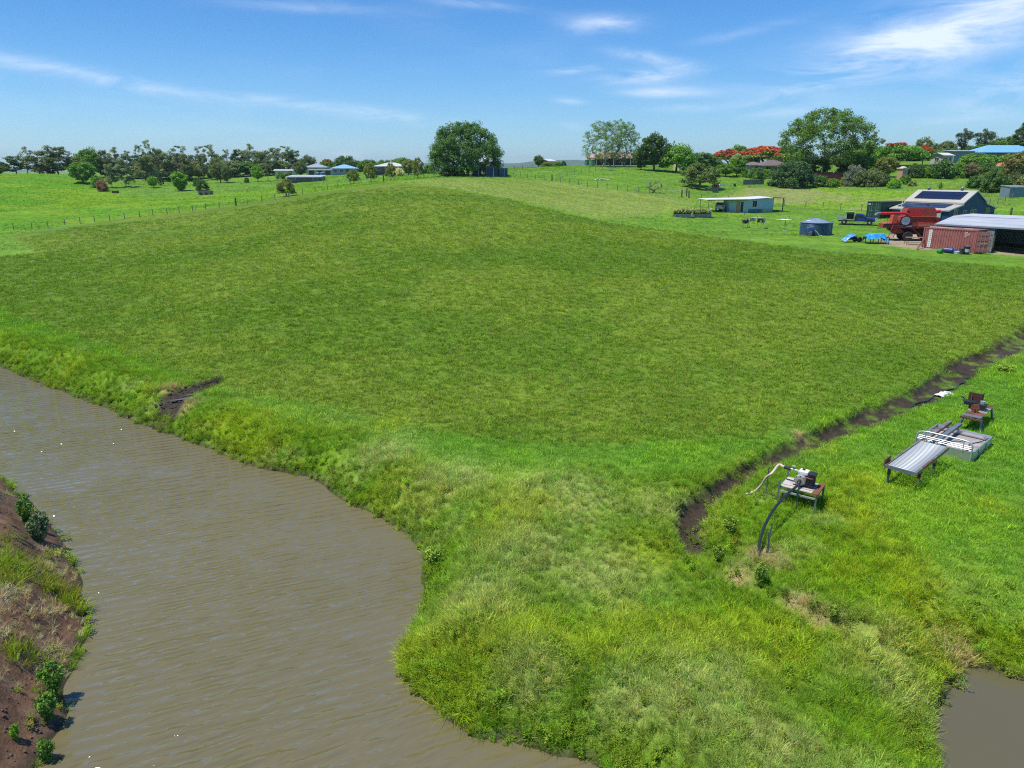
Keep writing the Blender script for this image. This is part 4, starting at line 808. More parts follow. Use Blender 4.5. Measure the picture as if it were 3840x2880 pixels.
# shrubs of the dirt bank beside the creek
for px, b, top, w, k, col, lab in [(95,1930,1845,64,'weed','mid','upright dark green weed bush on the dirt bank'),(140,1975,1905,90,'weed',(0.075,0.11,0.045),'grey green leafy bush overhanging the water from the dirt bank'),(190,2540,2455,100,'weed','mid','feathery bright green bush on the dirt bank'),(168,2630,2570,85,'weed','mid','leafy green bush below the feathery bush on the dirt bank'),(160,2770,2730,65,'weed','mid','low leafy weed at the bottom of the dirt bank'),(50,2735,2695,40,'weed','bright','tiny green seedling on bare dirt')]:
    T('bank_bush', 'shrub', lab, k, px, 0, top, w, col, base=b)
for px, b, top, w, lab in [(2735,2010,1905,70,'tall leafy weed beside the muddy drain'),(2690,2110,2020,60,'bushy weed at the bend of the muddy drain'),(2850,2190,2080,66,'dark leafy weed where the black hose enters the drain'),(3120,2330,2240,50,'dark leafy weed over the overgrown drain'),(3770,1395,1350,80,'low green weed clump inside the muddy drain'),(1625,2085,2020,90,'leafy shrub overhanging the creek bend')]:
    T('weed_plant', 'plant', lab, 'weed', px, 0, top+12, w*.85, (0.12, 0.18, 0.022), base=b)
# ---------------------------------------------------------------- buildings
_cm = {}
def cm(col, rough=0.6, metal=0.0, var=0.1):
    k = (tuple(col), rough, metal, var)
    if k not in _cm: _cm[k] = mat('paint_%d' % len(_cm), col, rough, metal, var=var, vscale=1.5)
    return _cm[k]
def window(p, x, y, z, w, h, face='-y', frame='white_paint', sash=2):
    """a window in a wall that faces -y (or +x): frame with a pane as its sub-part"""
    f = MB(); t = 0.05
    def b(m, a0, a1, z0, z1, d0, d1):
        if face == '-y': m.bx(x+a0, x+a1, y-d1, y-d0, z+z0, z+z1)
        elif face == '-x': m.bx(x-d1, x-d0, y+a0, y+a1, z+z0, z+z1)
        else: m.bx(x+d0, x+d1, y+a0, y+a1, z+z0, z+z1)
    b(f, -w/2, w/2, h-t, h, 0, .05); b(f, -w/2, w/2, 0, t, 0, .05); b(f, -w/2, -w/2+t, t, h-t, 0, .05); b(f, w/2-t, w/2, t, h-t, 0, .05)
    for i in range(1, sash): b(f, -w/2+w*i/sash-t/2, -w/2+w*i/sash+t/2, t, h-t, 0, .045)
    o = f.build('window', frame, p); g = MB(); b(g, -w/2+t, w/2-t, t, h-t, .004, .02); g.build('pane', 'dark_glass', o); return o
def roof_mesh(kind, w, d, z, rise, ov, t=0.10):
    """roof over a w x d plan centred on the origin, ridge along x"""
    a, b = w/2+ov, d/2+ov; m = MB()
    if kind == 'hip':
        r = max(a-b, 0.3); m.add([(-a,-b,z),(a,-b,z),(a,b,z),(-a,b,z),(-r,0,z+rise),(r,0,z+rise)], [(0,1,5,4),(1,2,5),(2,3,4,5),(3,0,4),(3,2,1,0)])
        return m
    if kind == 'gable':
        m.prism([(-b, z), (0, z+rise), (b, z), (b, z-t), (0, z+rise-t), (-b, z-t)], -a, a, 'x'); return m
    if kind == 'skillion':
        m.slab([(-a,-b,z),(a,-b,z),(a,b,z+rise),(-a,b,z+rise)], t); return m
def house(label, px, D, w, d, wh, rise, rz, wall, roof, kind='hip', cat='house', name='house', base=None, wins=3, door=True, ov=0.5, posts=0, fascia=None, sink=0.0, verandah=0.0, metal=0.0, top=None):
    g = gp(px, base) if base is not None else gd(px, D)
    if top is not None: wh = max(1.8, zat(top, depth(g))-g.z-rise)
    o = thing(name, label, cat, (g.x, g.y, g.z-sink), rz)
    wm = cm(wall); MB().bx(-w/2, w/2, -d/2, d/2, -0.5, wh).build('wall', wm, o)
    if kind == 'gable':
        MB().prism([(-d/2, wh), (0, wh+rise-0.12), (d/2, wh)], -w/2, w/2, 'x').build('gable', wm, o)
    rm = cm(roof, 0.45, metal); rf = roof_mesh(kind, w, d, wh, rise, ov).build('roof', rm, o)
    fm = cm(fascia or (0.65, 0.65, 0.62)); MB().bx(-w/2-ov-.02, w/2+ov+.02, -d/2-ov-.06, -d/2-ov-.005, wh-.16, wh+.02).build('gutter', fm, rf)
    n = wins
    for i in range(n):
        x = -w/2 + w*(i+0.5)/n
        if door and i == n//2:
            dr = MB().bx(x-.45, x+.45, -d/2-.05, -d/2-.003, 0.0, min(2.05, wh-.15)).build('door', cm((0.12, 0.11, 0.10)), o); MB().box((x+.33, -d/2-.07, 1.0), (.05, .04, .12)).build('handle', 'galv', dr)
        else: window(o, x, -d/2, min(0.9, wh*.38), min(1.6, w/n*.55), min(1.1, wh*.42))
    if wins: window(o, w/2, 0, min(0.9, wh*.38), 1.4, min(1.1, wh*.42), '+x'); window(o, -w/2, 0, min(0.9, wh*.38), 1.4, min(1.1, wh*.42), '-x')
    if verandah:
        MB().slab([(-w/2, -d/2-verandah, wh-.35), (w/2, -d/2-verandah, wh-.35), (w/2, -d/2-.02, wh-.05), (-w/2, -d/2-.02, wh-.05)], .08).build('verandah_roof', rm, o)
        for i in range(posts): x = -w/2+.1+(w-.2)*i/(posts-1); MB().bx(x-.05, x+.05, -d/2-verandah+.05, -d/2-verandah+.15, -.3, wh-.44).build('post', 'white_paint', o)
    return o
mat('zinc_roof', (0.62, 0.64, 0.66), 0.4, 0.35, var=0.12, vscale=0.8)
house('long cream iron shed on the far lawn below the gums', 1075, 262, 7.4, 4.5, 2.0, .5, R(8), (0.55, 0.52, 0.45), (0.50, 0.50, 0.48), 'gable', 'shed', 'shed', wins=2, metal=.2)
house('distant house with grey hip roof behind the garage row', 1190, 285, 8.2, 7, 2.2, 1.4, R(5), (0.30, 0.25, 0.21), (0.33, 0.37, 0.40), 'hip', metal=.2)
g3 = house('low garage row with dark roller doors before the grey hip roofed house', 1204, 248, 9.0, 4, 1.9, .35, R(-3), (0.52, 0.50, 0.44), (0.20, 0.21, 0.20), 'skillion', 'garage', 'garage', wins=0, ov=.25)
for x in (-2.6, .4, 3.1): MB().bx(x-.9, x+.9, -2.06, -2.003, 0, 1.6).build('roller_door', cm((0.06, 0.07, 0.09)), g3)
house('low long iron roofed shed half hidden by the field rise', 1150, 204, 9.8, 4, 1.5, .45, R(-4), (0.10, 0.10, 0.11), (0.50, 0.53, 0.54), 'skillion', 'shed', 'shed', wins=3, ov=.3, sink=0.1, metal=.4)
house('white house with sky blue hip roof above an orange earth bank', 1293, 242, 8.0, 7, 2.0, 1.25, R(12), (0.42, 0.42, 0.42), (0.22, 0.42, 0.62), 'hip', ov=.8, wins=4)
house('house with pale grey hip roof behind the fence trees', 1470, 216, 9.6, 7.5, 1.9, 1.1, R(6), (0.14, 0.11, 0.09), (0.55, 0.52, 0.50), 'hip', ov=.7, wins=4, sink=-.3)
house('house with pale roof half hidden behind the huge fig', 1830, 226, 7.0, 6, 2.2, 1.2, R(-10), (0.40, 0.38, 0.35), (0.56, 0.57, 0.58), 'hip', wins=2, metal=.2)
house('white gabled shed on the skyline behind low hedges', 2050, 250, 5.4, 4.0, 1.9, .8, R(60), (0.68, 0.70, 0.72), (0.60, 0.62, 0.64), 'gable', 'shed', 'shed', wins=1, door=False)
house('verandah house with pink tiled roof behind the airy trees', 2296, 236, 16.5, 8, 2.5, 1.7, R(-4), (0.09, 0.075, 0.065), (0.50, 0.30, 0.22), 'hip', wins=5, verandah=2.2, posts=7, fascia=(0.6, 0.45, 0.38))
h10 = house('small cream arched shed under the spreading tree', 2550, 203, 2.8, 2.4, 1.7, .9, R(30), (0.60, 0.50, 0.36), (0.58, 0.50, 0.38), 'gable', 'shed', 'shed', wins=0, ov=.05)
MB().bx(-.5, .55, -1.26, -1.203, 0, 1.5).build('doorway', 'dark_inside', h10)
house('house with brown tiled hip roof and white gutter behind bushes', 2890, 206, 8.4, 7, 2.0, 1.55, R(10), (0.35, 0.30, 0.25), (0.17, 0.125, 0.095), 'hip', wins=3, ov=.7, top=602)
house('low brown roofed wing with white gutter beside the brown tiled house', 2822, 207, 4.6, 5, 1.5, .9, R(10), (0.35, 0.30, 0.25), (0.20, 0.145, 0.11), 'hip', wins=1, door=False, ov=.5, top=613)
house('far house with teal iron roof under the scarlet blossom', 2818, 232, 5.0, 5, 2.2, .9, R(-15), (0.45, 0.45, 0.42), (0.20, 0.42, 0.36), 'gable', wins=2, top=597)
house('wide house with bright blue hip roof on the rise', 3750, 228, 19, 9, 2.3, 2.3, R(3), (0.14, 0.12, 0.12), (0.17, 0.40, 0.66), 'hip', wins=6, ov=.9, fascia=(0.20, 0.36, 0.55), top=545)
house('flat roofed open shed beside the bright blue roofed house', 3594, 226, 7.0, 4, 2.2, .3, R(8), (0.24, 0.27, 0.29), (0.55, 0.58, 0.58), 'skillion', 'shed', 'shed', wins=0, top=563, metal=.2)
house('pale iron roofed cottage beside the small flame tree', 3528, 220, 4.4, 4, 1.8, .8, R(25), (0.50, 0.46, 0.42), (0.62, 0.60, 0.56), 'gable', wins=2, top=573)
house('terracotta roofed house half buried in bushes', 3764, 188, 5.2, 5, 1.8, 1.1, R(-12), (0.45, 0.30, 0.22), (0.56, 0.15, 0.075), 'hip', wins=2, top=606)
house('weathered blue-grey tin shed with rust stain beside the bushes', 3800, 0, 3.9, 2.6, 1.95, .2, R(4), (0.16, 0.22, 0.27), (0.20, 0.25, 0.28), 'skillion', 'shed', 'shed', base=738, wins=0, ov=.1)
# pink hut
g = gd(3381, 180); o = thing('brick_hut', 'narrow pink brick hut with pale cap beside the dark glossy bush', 'hut', g, R(20))
MB().bx(-.85, .85, -.8, .8, -.3, 2.35).build('wall', cm((0.52, 0.28, 0.20)), o); MB().bx(-1.05, 1.05, -1.0, 1.0, 2.354, 2.62).build('cap', cm((0.66, 0.52, 0.44)), o); MB().lathe([(.9, 2.62), (.6, 2.85), (.15, 2.98)], 10).build('dome', cm((0.62, 0.42, 0.34)), o); MB().bx(-.3, .3, -.85, -.803, 0, 1.8).build('door', cm((0.30, 0.28, 0.26)), o)
# tanks near the verandah house and the fig
def tank(label, px, D, r, h, col, base=None, cone=.25):
    g = gp(px, base) if base else gd(px, D); o = thing('water_tank', label, 'tank', g); prof = [(r, -.2)]
    n = int(h/.16)
    for i in range(n): prof += [(r, h*i/n), (r+.035, h*(i+.5)/n)]
    prof += [(r, h)]; MB().lathe(prof, 32).build('wall', cm(col, .45, .1, .06), o, smooth=False); MB().lathe([(r+.05, h+.004), (.12, h+cone), (.1, h+cone+.03)], 24).build('lid', cm([min(1, c*1.15+.03) for c in col], .45, .1), o); return o
tank('wider green rainwater tank beside the airy trees', 2220, 222, 1.0, 1.75, (0.10, 0.26, 0.17)); tank('narrower dark green rainwater tank beside the verandah house', 2202, 224, .8, 1.65, (0.07, 0.19, 0.14)); tank('small white tank behind the garage row', 1192, 256, .8, 1.2, (.55, .6, .68)); 
for px, lab in ((1192, 'blue rainwater tank with white lid beside the garage row'), (1210, 'second blue rainwater tank beside the garage row')):
    t_ = tank(lab, px, 236, .85, 1.1, (0.10, 0.17, 0.26))
def ribbed_shed(label, px, base, w, d, h, col, rz, arch=0.0, name='garden_shed', cat='shed'):
    g = gp(px, base); o = thing(name, label, cat, g, rz); m = MB(); a, b = w/2, d/2
    m.corrugated([(-a,-b,-.2),(a,-b,-.2),(a,-b,h),(-a,-b,h)], .3, .04, trap=True); m.corrugated([(a,-b,-.2),(a,b,-.2),(a,b,h),(a,-b,h)], .3, .04, trap=True); m.corrugated([(-a,b,-.2),(-a,-b,-.2),(-a,-b,h),(-a,b,h)], .3, .04, trap=True); m.corrugated([(a,b,-.2),(-a,b,-.2),(-a,b,h),(a,b,h)], .3, .04, trap=True)
    m.build('wall', cm(col, .5, .2), o); r = MB(); n = 8
    prof = [(-a-.08+(2*a+.16)*i/n, h+arch*math.sin(math.pi*i/n)) for i in range(n+1)]; r.prism(prof + [(a+.08, h-.06), (-a-.08, h-.06)], -b-.08, b+.08); r.build('roof', cm([c*1.1 for c in col], .45, .2), o)
    MB().bx(a*.45, a*.9, -b-.06, -b-.045, -.1, h*.86).build('door', cm([c*.7 for c in col]), o); MB().cyl((a*.28, -b-.08, -.1), (a*.28, -b-.08, h), .04, 8).build('downpipe', 'white_paint', o); return o
ribbed_shed('dark blue arched steel shed beside the huge fig', 1841, 662, 2.7, 2.4, 2.0, (0.035, 0.06, 0.12), R(10), .35); ribbed_shed('blue-grey steel shed beside the dark blue arched shed', 1883, 660, 2.1, 2.2, 1.75, (0.09, 0.13, 0.19), R(15), .1); ribbed_shed('low black steel shed in the shade of the huge fig', 1789, 661, 1.9, 2.0, 1.4, (0.02, 0.024, 0.032), R(5), .1)
# ---------------------------------------------------------------- shipping containers
def container(name, label, o, L_=6.06, Wd=2.44, H=2.59, col='c_red', side='front'):
    """long axis local x, long side facing -y, doors at the +x end"""
    c = MAT[col]; a = 0.12
    fr = MB()
    for x in (0, L_-a):
        for y in (0, Wd-a): fr.bx(x, x+a, y, y+a, 0, H)
    for y in (0, Wd-a): fr.bx(a, L_-a, y+.01, y+a-.01, H-a, H-.003); fr.bx(a, L_-a, y+.01, y+a-.01, 0.01, a+.03)
    for x in (0.01, L_-a+.01): fr.bx(x, x+a-.02, a, Wd-a, H-a, H-.003); fr.bx(x, x+a-.02, a, Wd-a, .01, a+.03)
    fr.build('frame', c, o)
    z0, z1 = a+.03, H-a
    MB().corrugated([(a, .075, z0), (L_-a, .075, z0), (L_-a, .075, z1), (a, .075, z1)], .278, .045, trap=True).build('side_panel', c, o)
    MB().corrugated([(L_-a, Wd-.075, z0), (a, Wd-.075, z0), (a, Wd-.075, z1), (L_-a, Wd-.075, z1)], .278, .045, trap=True).build('side_panel', c, o)
    MB().corrugated([(.075, Wd-a, z0), (.075, a, z0), (.075, a, z1), (.075, Wd-a, z1)], .278, .045, trap=True).build('end_panel', c, o)
    MB().corrugated([(a, .06, H-.045), (L_-a, .06, H-.045), (L_-a, Wd-.06, H-.045), (a, Wd-.06, H-.045)], .28, .03, trap=True).build('roof', c, o)
    MB().bx(a, L_-a, .1, Wd-.1, .08, .15).build('floor', 'dark_wood', o)
    for x in (0, L_-.18):
        for y in (0, Wd-.16):
            for z in (-.004, H-.115): MB().bx(x-.006, x+.186, y-.006, y+.166, z, z+.12).build('corner_casting', c, o)
    return c
def cdoor(o, c, w, h, M_):
    """one container door leaf, local x along its width, facing -y"""
    d = MB().bx(0, w, 0, .05, 0, h).build('door', c, o); d.matrix_local = M_
    m = MB()
    for i in range(4): m.bx(.08, w-.08, -.025, 0, .12+i*h/4, h/4*(i+1)-.14)
    m.build('panel', c, d)
    for x in (w*.35, w*.68): MB().cyl((x, -.06, .03), (x, -.06, h-.03), .02, 8).build('lock_rod', 'galv', d)
    for x in (w*.35, w*.68): MB().bx(x-.015, x+.22, -.09, -.07, 1.0, 1.05).build('handle', 'galv', d)
    return d
mat('c_red', (0.38, 0.125, 0.115), 0.6, 0.05, var=0.16, vscale=1.3, col2=(0.27, 0.10, 0.08), thr=0.6, c2scale=1.6); mat('c_green', (0.018, 0.065, 0.045), 0.5, 0.05, var=0.12); mat('c_maroon', (0.16, 0.03, 0.03), 0.6, 0.05, var=0.15)
FA = R(36)                                        # the farm buildings share this bearing
near = gp(3652, 952)
o = thing('shipping_container', 'faded red corrugated shipping container with white lettered strip and open door', 'container', near, -R(90)+FA)
o.location = near + Vector((-math.cos(FA-R(90)), -math.sin(FA-R(90)), 0))*5.75 + Vector((0, 0, -.02))
c = container('c', '', o, L_=5.75, col='c_red')
cdoor(o, c, 1.14, 2.3, Matrix.Translation((5.78, .02, .16)) @ Matrix.Rotation(R(28), 4, 'Z')); d2 = cdoor(o, MAT['galv'], 1.14, 2.3, Matrix.Translation((5.80, 2.36, .16)) @ Matrix.Rotation(R(-35), 4, 'Z'))
d2['label'] = 'grey open door leaf with peeling paint'
st = MB().bx(.62, .98, .018, .022, .35, 2.35).build('sign_strip', 'white_paint', o); gl = MB(); rr = random.Random(4)
for k in range(8):
    z = 2.18-k*.235
    for j in range(4): gl.box((.80+rr.uniform(-.06, .06), .0165, z+rr.uniform(-.06, .06)), (rr.uniform(.02, .18), .003, rr.uniform(.02, .045)), (0, rr.choice((0, 1.2, 1.57)), 0))
gl.build('lettering', cm((.16, .16, .17)), st)
gl = MB()
for k, (n_, z) in enumerate(((2, 2.26), (4, 2.12), (3, 1.98), (1, 1.80))):
    for j in range(n_): gl.box((4.55+j*.13, .012, z), (.09, .004, .075))
gl.build('lettering', 'white_paint', o)
tb_ = MB().box((1.9, .04, 2.66), (2.6, .09, .07), (0, R(1), 0)).build('timber', cm((.62, .52, .45)), None); tb_.name = 'timber_length'; tb_.matrix_world = Matrix.Identity(4); tb_.location = o.location; tb_.rotation_euler = o.rotation_euler; tag(tb_, 'pale timber length lying along the red container roof edge', 'timber')
tb2 = MB().box((4.75, .04, 2.675), (.9, .1, .05), (0, R(-3), R(4))).build('board', 'white_paint', None); tb2.name = 'loose_board'; tb2.location = o.location; tb2.rotation_euler = o.rotation_euler; tag(tb2, 'short white board lying on the red container roof edge', 'board')
CONT = o
g = gp(3246, 816); o = thing('shipping_container', 'dark green shipping container behind the blue farm truck', 'container', g, R(30)); o.rotation_euler.z = R(30)+math.pi; o.location = g + Vector((math.cos(R(30))*6.06 - 0*2.44, math.sin(R(30))*6.06, 0)); 
# doors towards the truck: flip so the door end (+x) meets the near corner
c = container('c', '', o, col='c_green'); o.location = g + Vector((math.cos(R(30))*6.06, math.sin(R(30))*6.06, 0))
for y0 in (2.44-.1-1.12, .1): cdoor(o, c, 1.12, 2.3, Matrix.Translation((6.0, y0, .16)) @ Matrix.Rotation(R(90), 4, 'Z'))
MB().bx(6.085, 6.09, .2, .6, 2.1, 2.25).build('plate', 'white_paint', o)
GREENC = o
g = gd(3060, 184); o = thing('shipping_container', 'maroon shipping container half hidden under the tallest tree', 'container', g, R(-4)); container('c', '', o, col='c_maroon', H=2.4)
# ---------------------------------------------------------------- blue barn
mat('barn_blue', (0.024, 0.060, 0.14), 0.55, 0.0, var=0.10, vscale=1.0, spec=0.2); mat('barn_roof', (0.45, 0.43, 0.37), 0.5, 0.1, var=0.06, vscale=1.0); mat('solar', (0.012, 0.013, 0.030), 0.12, 0.0, var=0.1, spec=0.7); mat('skirt_green', (0.05, 0.09, 0.09), .7, var=.15)
ax = Vector((math.cos(R(34)), math.sin(R(34)), 0)); ay = Vector((-ax.y, ax.x, 0))     # across the gable, along the ridge
pn = pd(3559, 788, 108.5); g0 = Vector((pn[0], pn[1], 0)); gz = hh(g0.x, g0.y); b_lift = pn[2]
o = thing('farm_shed', 'big dark blue steel barn with lean-tos, cream roof and solar panels', 'shed', (g0.x, g0.y, gz), R(34))
zl = b_lift-gz; LW, MW, RW, BL = 4.2, 7.3, 3.6, 9.0; e0 = zl+.72; e1 = e0+.28; rd = e1+1.75         # heights: lean-to eave, lean-to top, main eave, ridge
def rib(m, q): m.corrugated(q, .19, .022, trap=True)
w = MB(); rib(w, [(0, BL, -.3), (0, 0, -.3), (0, 0, zl), (0, BL, zl)]); w.build('side_wall', 'barn_blue', o)
w = MB(); rib(w, [(LW+MW+RW, 0, -.3), (LW+MW+RW, BL, -.3), (LW+MW+RW, BL, zl), (LW+MW+RW, 0, zl)]); w.build('side_wall', 'barn_blue', o)
w = MB(); rib(w, [(LW, BL, e0-.02), (LW, 0, e0-.02), (LW, 0, e1), (LW, BL, e1)]); w.build('clerestory_wall', 'barn_blue', o)
w = MB(); rib(w, [(LW+MW, 0, e0-.02), (LW+MW, BL, e0-.02), (LW+MW, BL, e1), (LW+MW, 0, e1)]); w.build('clerestory_wall', 'barn_blue', o)
for y, nm in ((0.02, 'gable_wall'), (BL-.02, 'gable_wall')):
    MB().prism([(0.01, -.3), (LW+MW+RW-.01, -.3), (LW+MW+RW-.01, zl-.02), (LW+MW, e0-.02), (LW+MW, e1-.02), (LW+MW/2, rd-.06), (LW, e1-.02), (LW, e0-.02), (0.01, zl-.02)], y-.02, y+.02).build(nm, 'barn_blue', o)
def rsheet(m, q, t=.05): m.corrugated(q, .22, .02, trap=True); m.slab([Vector(p)-Vector((0, 0, .012)) for p in q], t)
r1 = MB(); rsheet(r1, [(LW-.18, -.15, e1), (LW+MW/2, -.15, rd), (LW+MW/2, BL+.15, rd), (LW-.18, BL+.15, e1)][::1]); 
def quad_roof(xa, za, xb, zb, nm):
    m = MB(); m.corrugated([(xa, -.15, za), (xa, BL+.15, za), (xb, BL+.15, zb), (xb, -.15, zb)] if xa > xb else [(xa, BL+.15, za), (xa, -.15, za), (xb, -.15, zb), (xb, BL+.15, zb)], .22, .022, trap=True)
    m.slab([(xa, BL+.15, za-.01), (xa, -.15, za-.01), (xb, -.15, zb-.01), (xb, BL+.15, zb-.01)] if xa < xb else [(xa, -.15, za-.01), (xa, BL+.15, za-.01), (xb, BL+.15, zb-.01), (xb, -.15, zb-.01)], .05); ro = m.build(nm, 'barn_roof', o)
    MB().bx(xa-.06, xa+.06, -.15, BL+.15, za-.15, za-.07).build('gutter', cm((.62, .60, .54)), ro)
    MB().bar((xa, -.17, za-.03), (xb, -.17, zb-.03), .03, .2).build('bargeboard', cm((.62, .60, .54)), ro); return ro
main_r = quad_roof(LW-.2, e1-.04, LW+MW/2, rd, 'roof'); quad_roof(LW+MW+.2, e1-.04, LW+MW/2, rd, 'roof'); lean_r = quad_roof(-.2, zl-.03, LW-.03, e0+.02, 'lean_to_roof'); quad_roof(LW+MW+RW+.2, zl-.03, LW+MW+.03, e0+.02, 'lean_to_roof')
def panels(xa, za, xb, zb, y0, y1, nx, ny, par):
    for i in range(nx):
        for j in range(ny):
            u0, u1 = (i+.02)/nx, (i+.98)/nx; v0, v1 = y0+(y1-y0)*(j+.02)/ny, y0+(y1-y0)*(j+.98)/ny; dz = .09
            P = lambda u, v: (xa+(xb-xa)*u, v, za+(zb-za)*u+dz)
            MB().slab([P(u0, v1), P(u0, v0), P(u1, v0), P(u1, v1)], .035).build('solar_panel', 'solar', par)
sl_ = lambda t: (LW-.2+(MW/2+.2)*t, e1-.04+(rd-e1+.04)*t)
(xa, za), (xb, zb) = sl_(.22), sl_(.84); panels(xa, za, xb, zb, .9, 8.1, 2, 10, main_r)
panels(1.0, zl+.20, 3.6, e0-.06, 1.2, 8.6, 2, 10, lean_r)
for y in (2.2, 7.4): v = MB().lathe([(.16, rd-.15), (.16, rd+.12), (.26, rd+.16), (.28, rd+.36), (.2, rd+.46), (.05, rd+.5)], 14, (LW+MW/2, y, 0)); v.build('roof_vent', cm((.10, .17, .30), .45, .2), main_r)
for x, wd, z, h in ((2.15, 1.15, .75, 1.25), (5.1, 1.15, .8, 1.0), (7.8, 1.9, .8, 1.05), (12.6, 1.25, .7, 1.3)): window(o, x, 0, z, wd, h, '-y', 'cream_paint')
MB().bx(-.25, -.03, 1.0, 1.6, .75, 1.75).build('switch_box', cm((.35, .40, .40)), o); MB().bx(-.2, -.03, 2.1, 2.7, 1.0, 1.5).build('meter_box', 'white_paint', o); MB().bx(-.06, -.026, 6.0, 6.9, 0, 1.75).build('door', cm((.055, .12, .235)), o)
MB().bx(-.03, .05, -.05, .05, 0, zl).build('corner_trim', 'barn_blue', o)
pl = gd(3373, 112); p = MB().cyl((0, 0, 0), (0, 0, zat(742, depth(pl))-pl.z), .05, 8).build('vent_pipe', 'white_paint'); p.location = pl; tag(p, 'white pole standing at the far corner of the blue barn', 'pole')
BARN = o
# ---------------------------------------------------------------- open machinery shed
mat('old_zinc', (0.46, 0.48, 0.50), 0.5, 0.2, var=0.22, vscale=0.6, stretch=(0.25, 3.0, 1)); 
fx = Vector((math.cos(FA-R(90)), math.sin(FA-R(90)), 0)); fn_ = Vector((math.cos(FA), math.sin(FA), 0)); bk = CONT.location + fn_*2.85
s_ = min((i*.05 for i in range(-100, 100)), key=lambda t: abs(1920+FPX*(bk+fx*t).x/depth(bk+fx*t)-3496)); bk = bk+fx*s_; dz_ = depth((bk.x, bk.y, 5.6)); c0 = (bk.x, bk.y, zat(839, dz_)); g0 = Vector((c0[0], c0[1], 0)); gz = hh(g0.x+3*fx.x, g0.y+3*fx.y)-.1
o = thing('machinery_shed', 'open-fronted machinery shed with low zinc roof behind the red container', 'shed', (g0.x, g0.y, gz), FA-R(90)); ez = c0[2]-gz; SL, SD, SR = 15.0, 9.5, .75
rf = MB().corrugated([(-.1, -.1, ez), (SL, -.1, ez), (SL, SD*.45, ez+SR), (-.1, SD*.45, ez+SR)], .12, .02); rf.slab([(-.1, -.1, ez-.012), (SL, -.1, ez-.012), (SL, SD*.45, ez+SR-.012), (-.1, SD*.45, ez+SR-.012)], .03); ro = rf.build('roof', 'old_zinc', o)
r2 = MB().corrugated([(-.1, SD*.45+.02, ez+SR+.03), (SL, SD*.45+.02, ez+SR+.03), (SL, SD, ez+SR+.10), (-.1, SD, ez+SR+.10)], .12, .02); r2.slab([(-.1, SD*.45+.02, ez+SR+.018), (SL, SD*.45+.02, ez+SR+.018), (SL, SD, ez+SR+.09), (-.1, SD, ez+SR+.09)], .03); r2.build('roof', cm((.52, .54, .56), .5, .15), o)
MB().bx(-.1, SL, -.2, -.102, ez-.15, ez-.005).build('gutter', cm((.24, .30, .34), .5, .2), ro)
wl = MB(); wl.corrugated([(0, .08, -.3), (6.3, .08, -.3), (6.3, .08, ez-.05), (0, .08, ez-.05)], .15, .02); wl.build('front_wall', 'galv_dark', o)
wl = MB(); wl.corrugated([(0, SD, -.3), (0, .1, -.3), (0, .1, ez), (0, SD, ez+SR)], .15, .02); wl.build('end_wall', 'galv_dark', o); wl = MB(); wl.corrugated([(SL, SD, -.3), (0, SD, -.3), (0, SD, ez+SR), (SL, SD, ez+SR)], .15, .02); wl.build('back_wall', 'galv_dark', o)
wl = MB(); wl.corrugated([(SL, .1, -.3), (SL, SD, -.3), (SL, SD, ez+SR), (SL, .1, ez)], .15, .02); wl.build('end_wall', 'galv_dark', o)
for x in (6.4, 10.6, 14.9): MB().cyl((x, .15, -.3), (x, .15, ez-.02), .08, 8).build('post', 'dark_wood', o)
# ---------------------------------------------------------------- pale blue cottage
mat('weatherboard', (0.36, 0.49, 0.56), .65, var=.06); mat('base_sheet', (0.085, 0.14, 0.155), .6, var=.1); mat('base_sheet2', (0.34, 0.36, 0.26), .7, var=.1)
g = gp(2804, 799); o = thing('cottage', 'small pale blue cottage with flat white roof and open carports', 'cottage', g, 0); CA = R(16)
o.rotation_euler.z = CA; D0 = depth(g); pxm = D0/FPX; h0 = (zat(745, D0)-g.z)
fw, lw = 5.3, 4.4      # the long front to one side, the door front to the other
o.rotation_euler.z = R(20); A_ = Vector((1, 0, 0))
# local: near corner at the origin, front runs along +x, door wall runs along -x turned back
H1 = h0
dirL = R(180-20-14)    # bearing of the door wall in local axes
lx, ly = math.cos(dirL)*3.3, math.sin(dirL)*3.3
MB().prism([(0, 0), (fw, 0), (fw, 3.6), (lx, 3.6), (lx, ly)][::1], -.25, H1-.02, 'z').build('wall', 'weatherboard', o)
mb = MB()
for k in range(10): mb.bx(.06, fw-.02, -.014, -.002, .72+k*.165, .72+k*.165+.15)
mb.build('weatherboards', 'weatherboard', o)
MB().bx(0.01, 3.05, -.05, -.016, -.2, .68).build('base_sheet', 'base_sheet', o); MB().bx(3.07, fw-.01, -.045, -.016, -.2, .66).build('base_sheet', 'base_sheet2', o)
window(o, 1.32, -.016, 1.0, .95, 1.15, '-y', 'cream_paint'); MB().bx(2.55, 2.72, -.12, -.016, 1.1, 1.4).build('meter_box', 'white_paint', o)
dn = Vector((lx, ly, 0)).normalized(); nn = Vector((-dn.y, dn.x, 0)); nn = nn if nn.y < 0 else -nn
def onwall(nm, a0, a1, z0, z1, t0, t1, m, par=o):
    q = [dn*a0+nn*t0, dn*a1+nn*t0, dn*a1+nn*t1, dn*a0+nn*t1]; b = MB(); b.prism([(p.x, p.y) for p in q], z0, z1, 'z'); return b.build(nm, m, par)
onwall('doorway', 1.45, 2.05, .02, 2.1, .004, .02, cm((.40, .25, .16))); dd_ = onwall('sliding_door', .75, 1.43, .05, 2.08, .02, .07, 'white_paint'); onwall('pane', .83, 1.35, .15, 1.98, .072, .08, 'dark_glass', dd_)
for a in (0.0, 2.1, 3.24): onwall('corner_trim', a, a+.07, -.1, H1-.03, .005, .03, 'cream_paint')
MB().bx(fw-.035, fw+.03, -.03, .05, -.2, H1-.03).build('corner_trim', 'cream_paint', o)
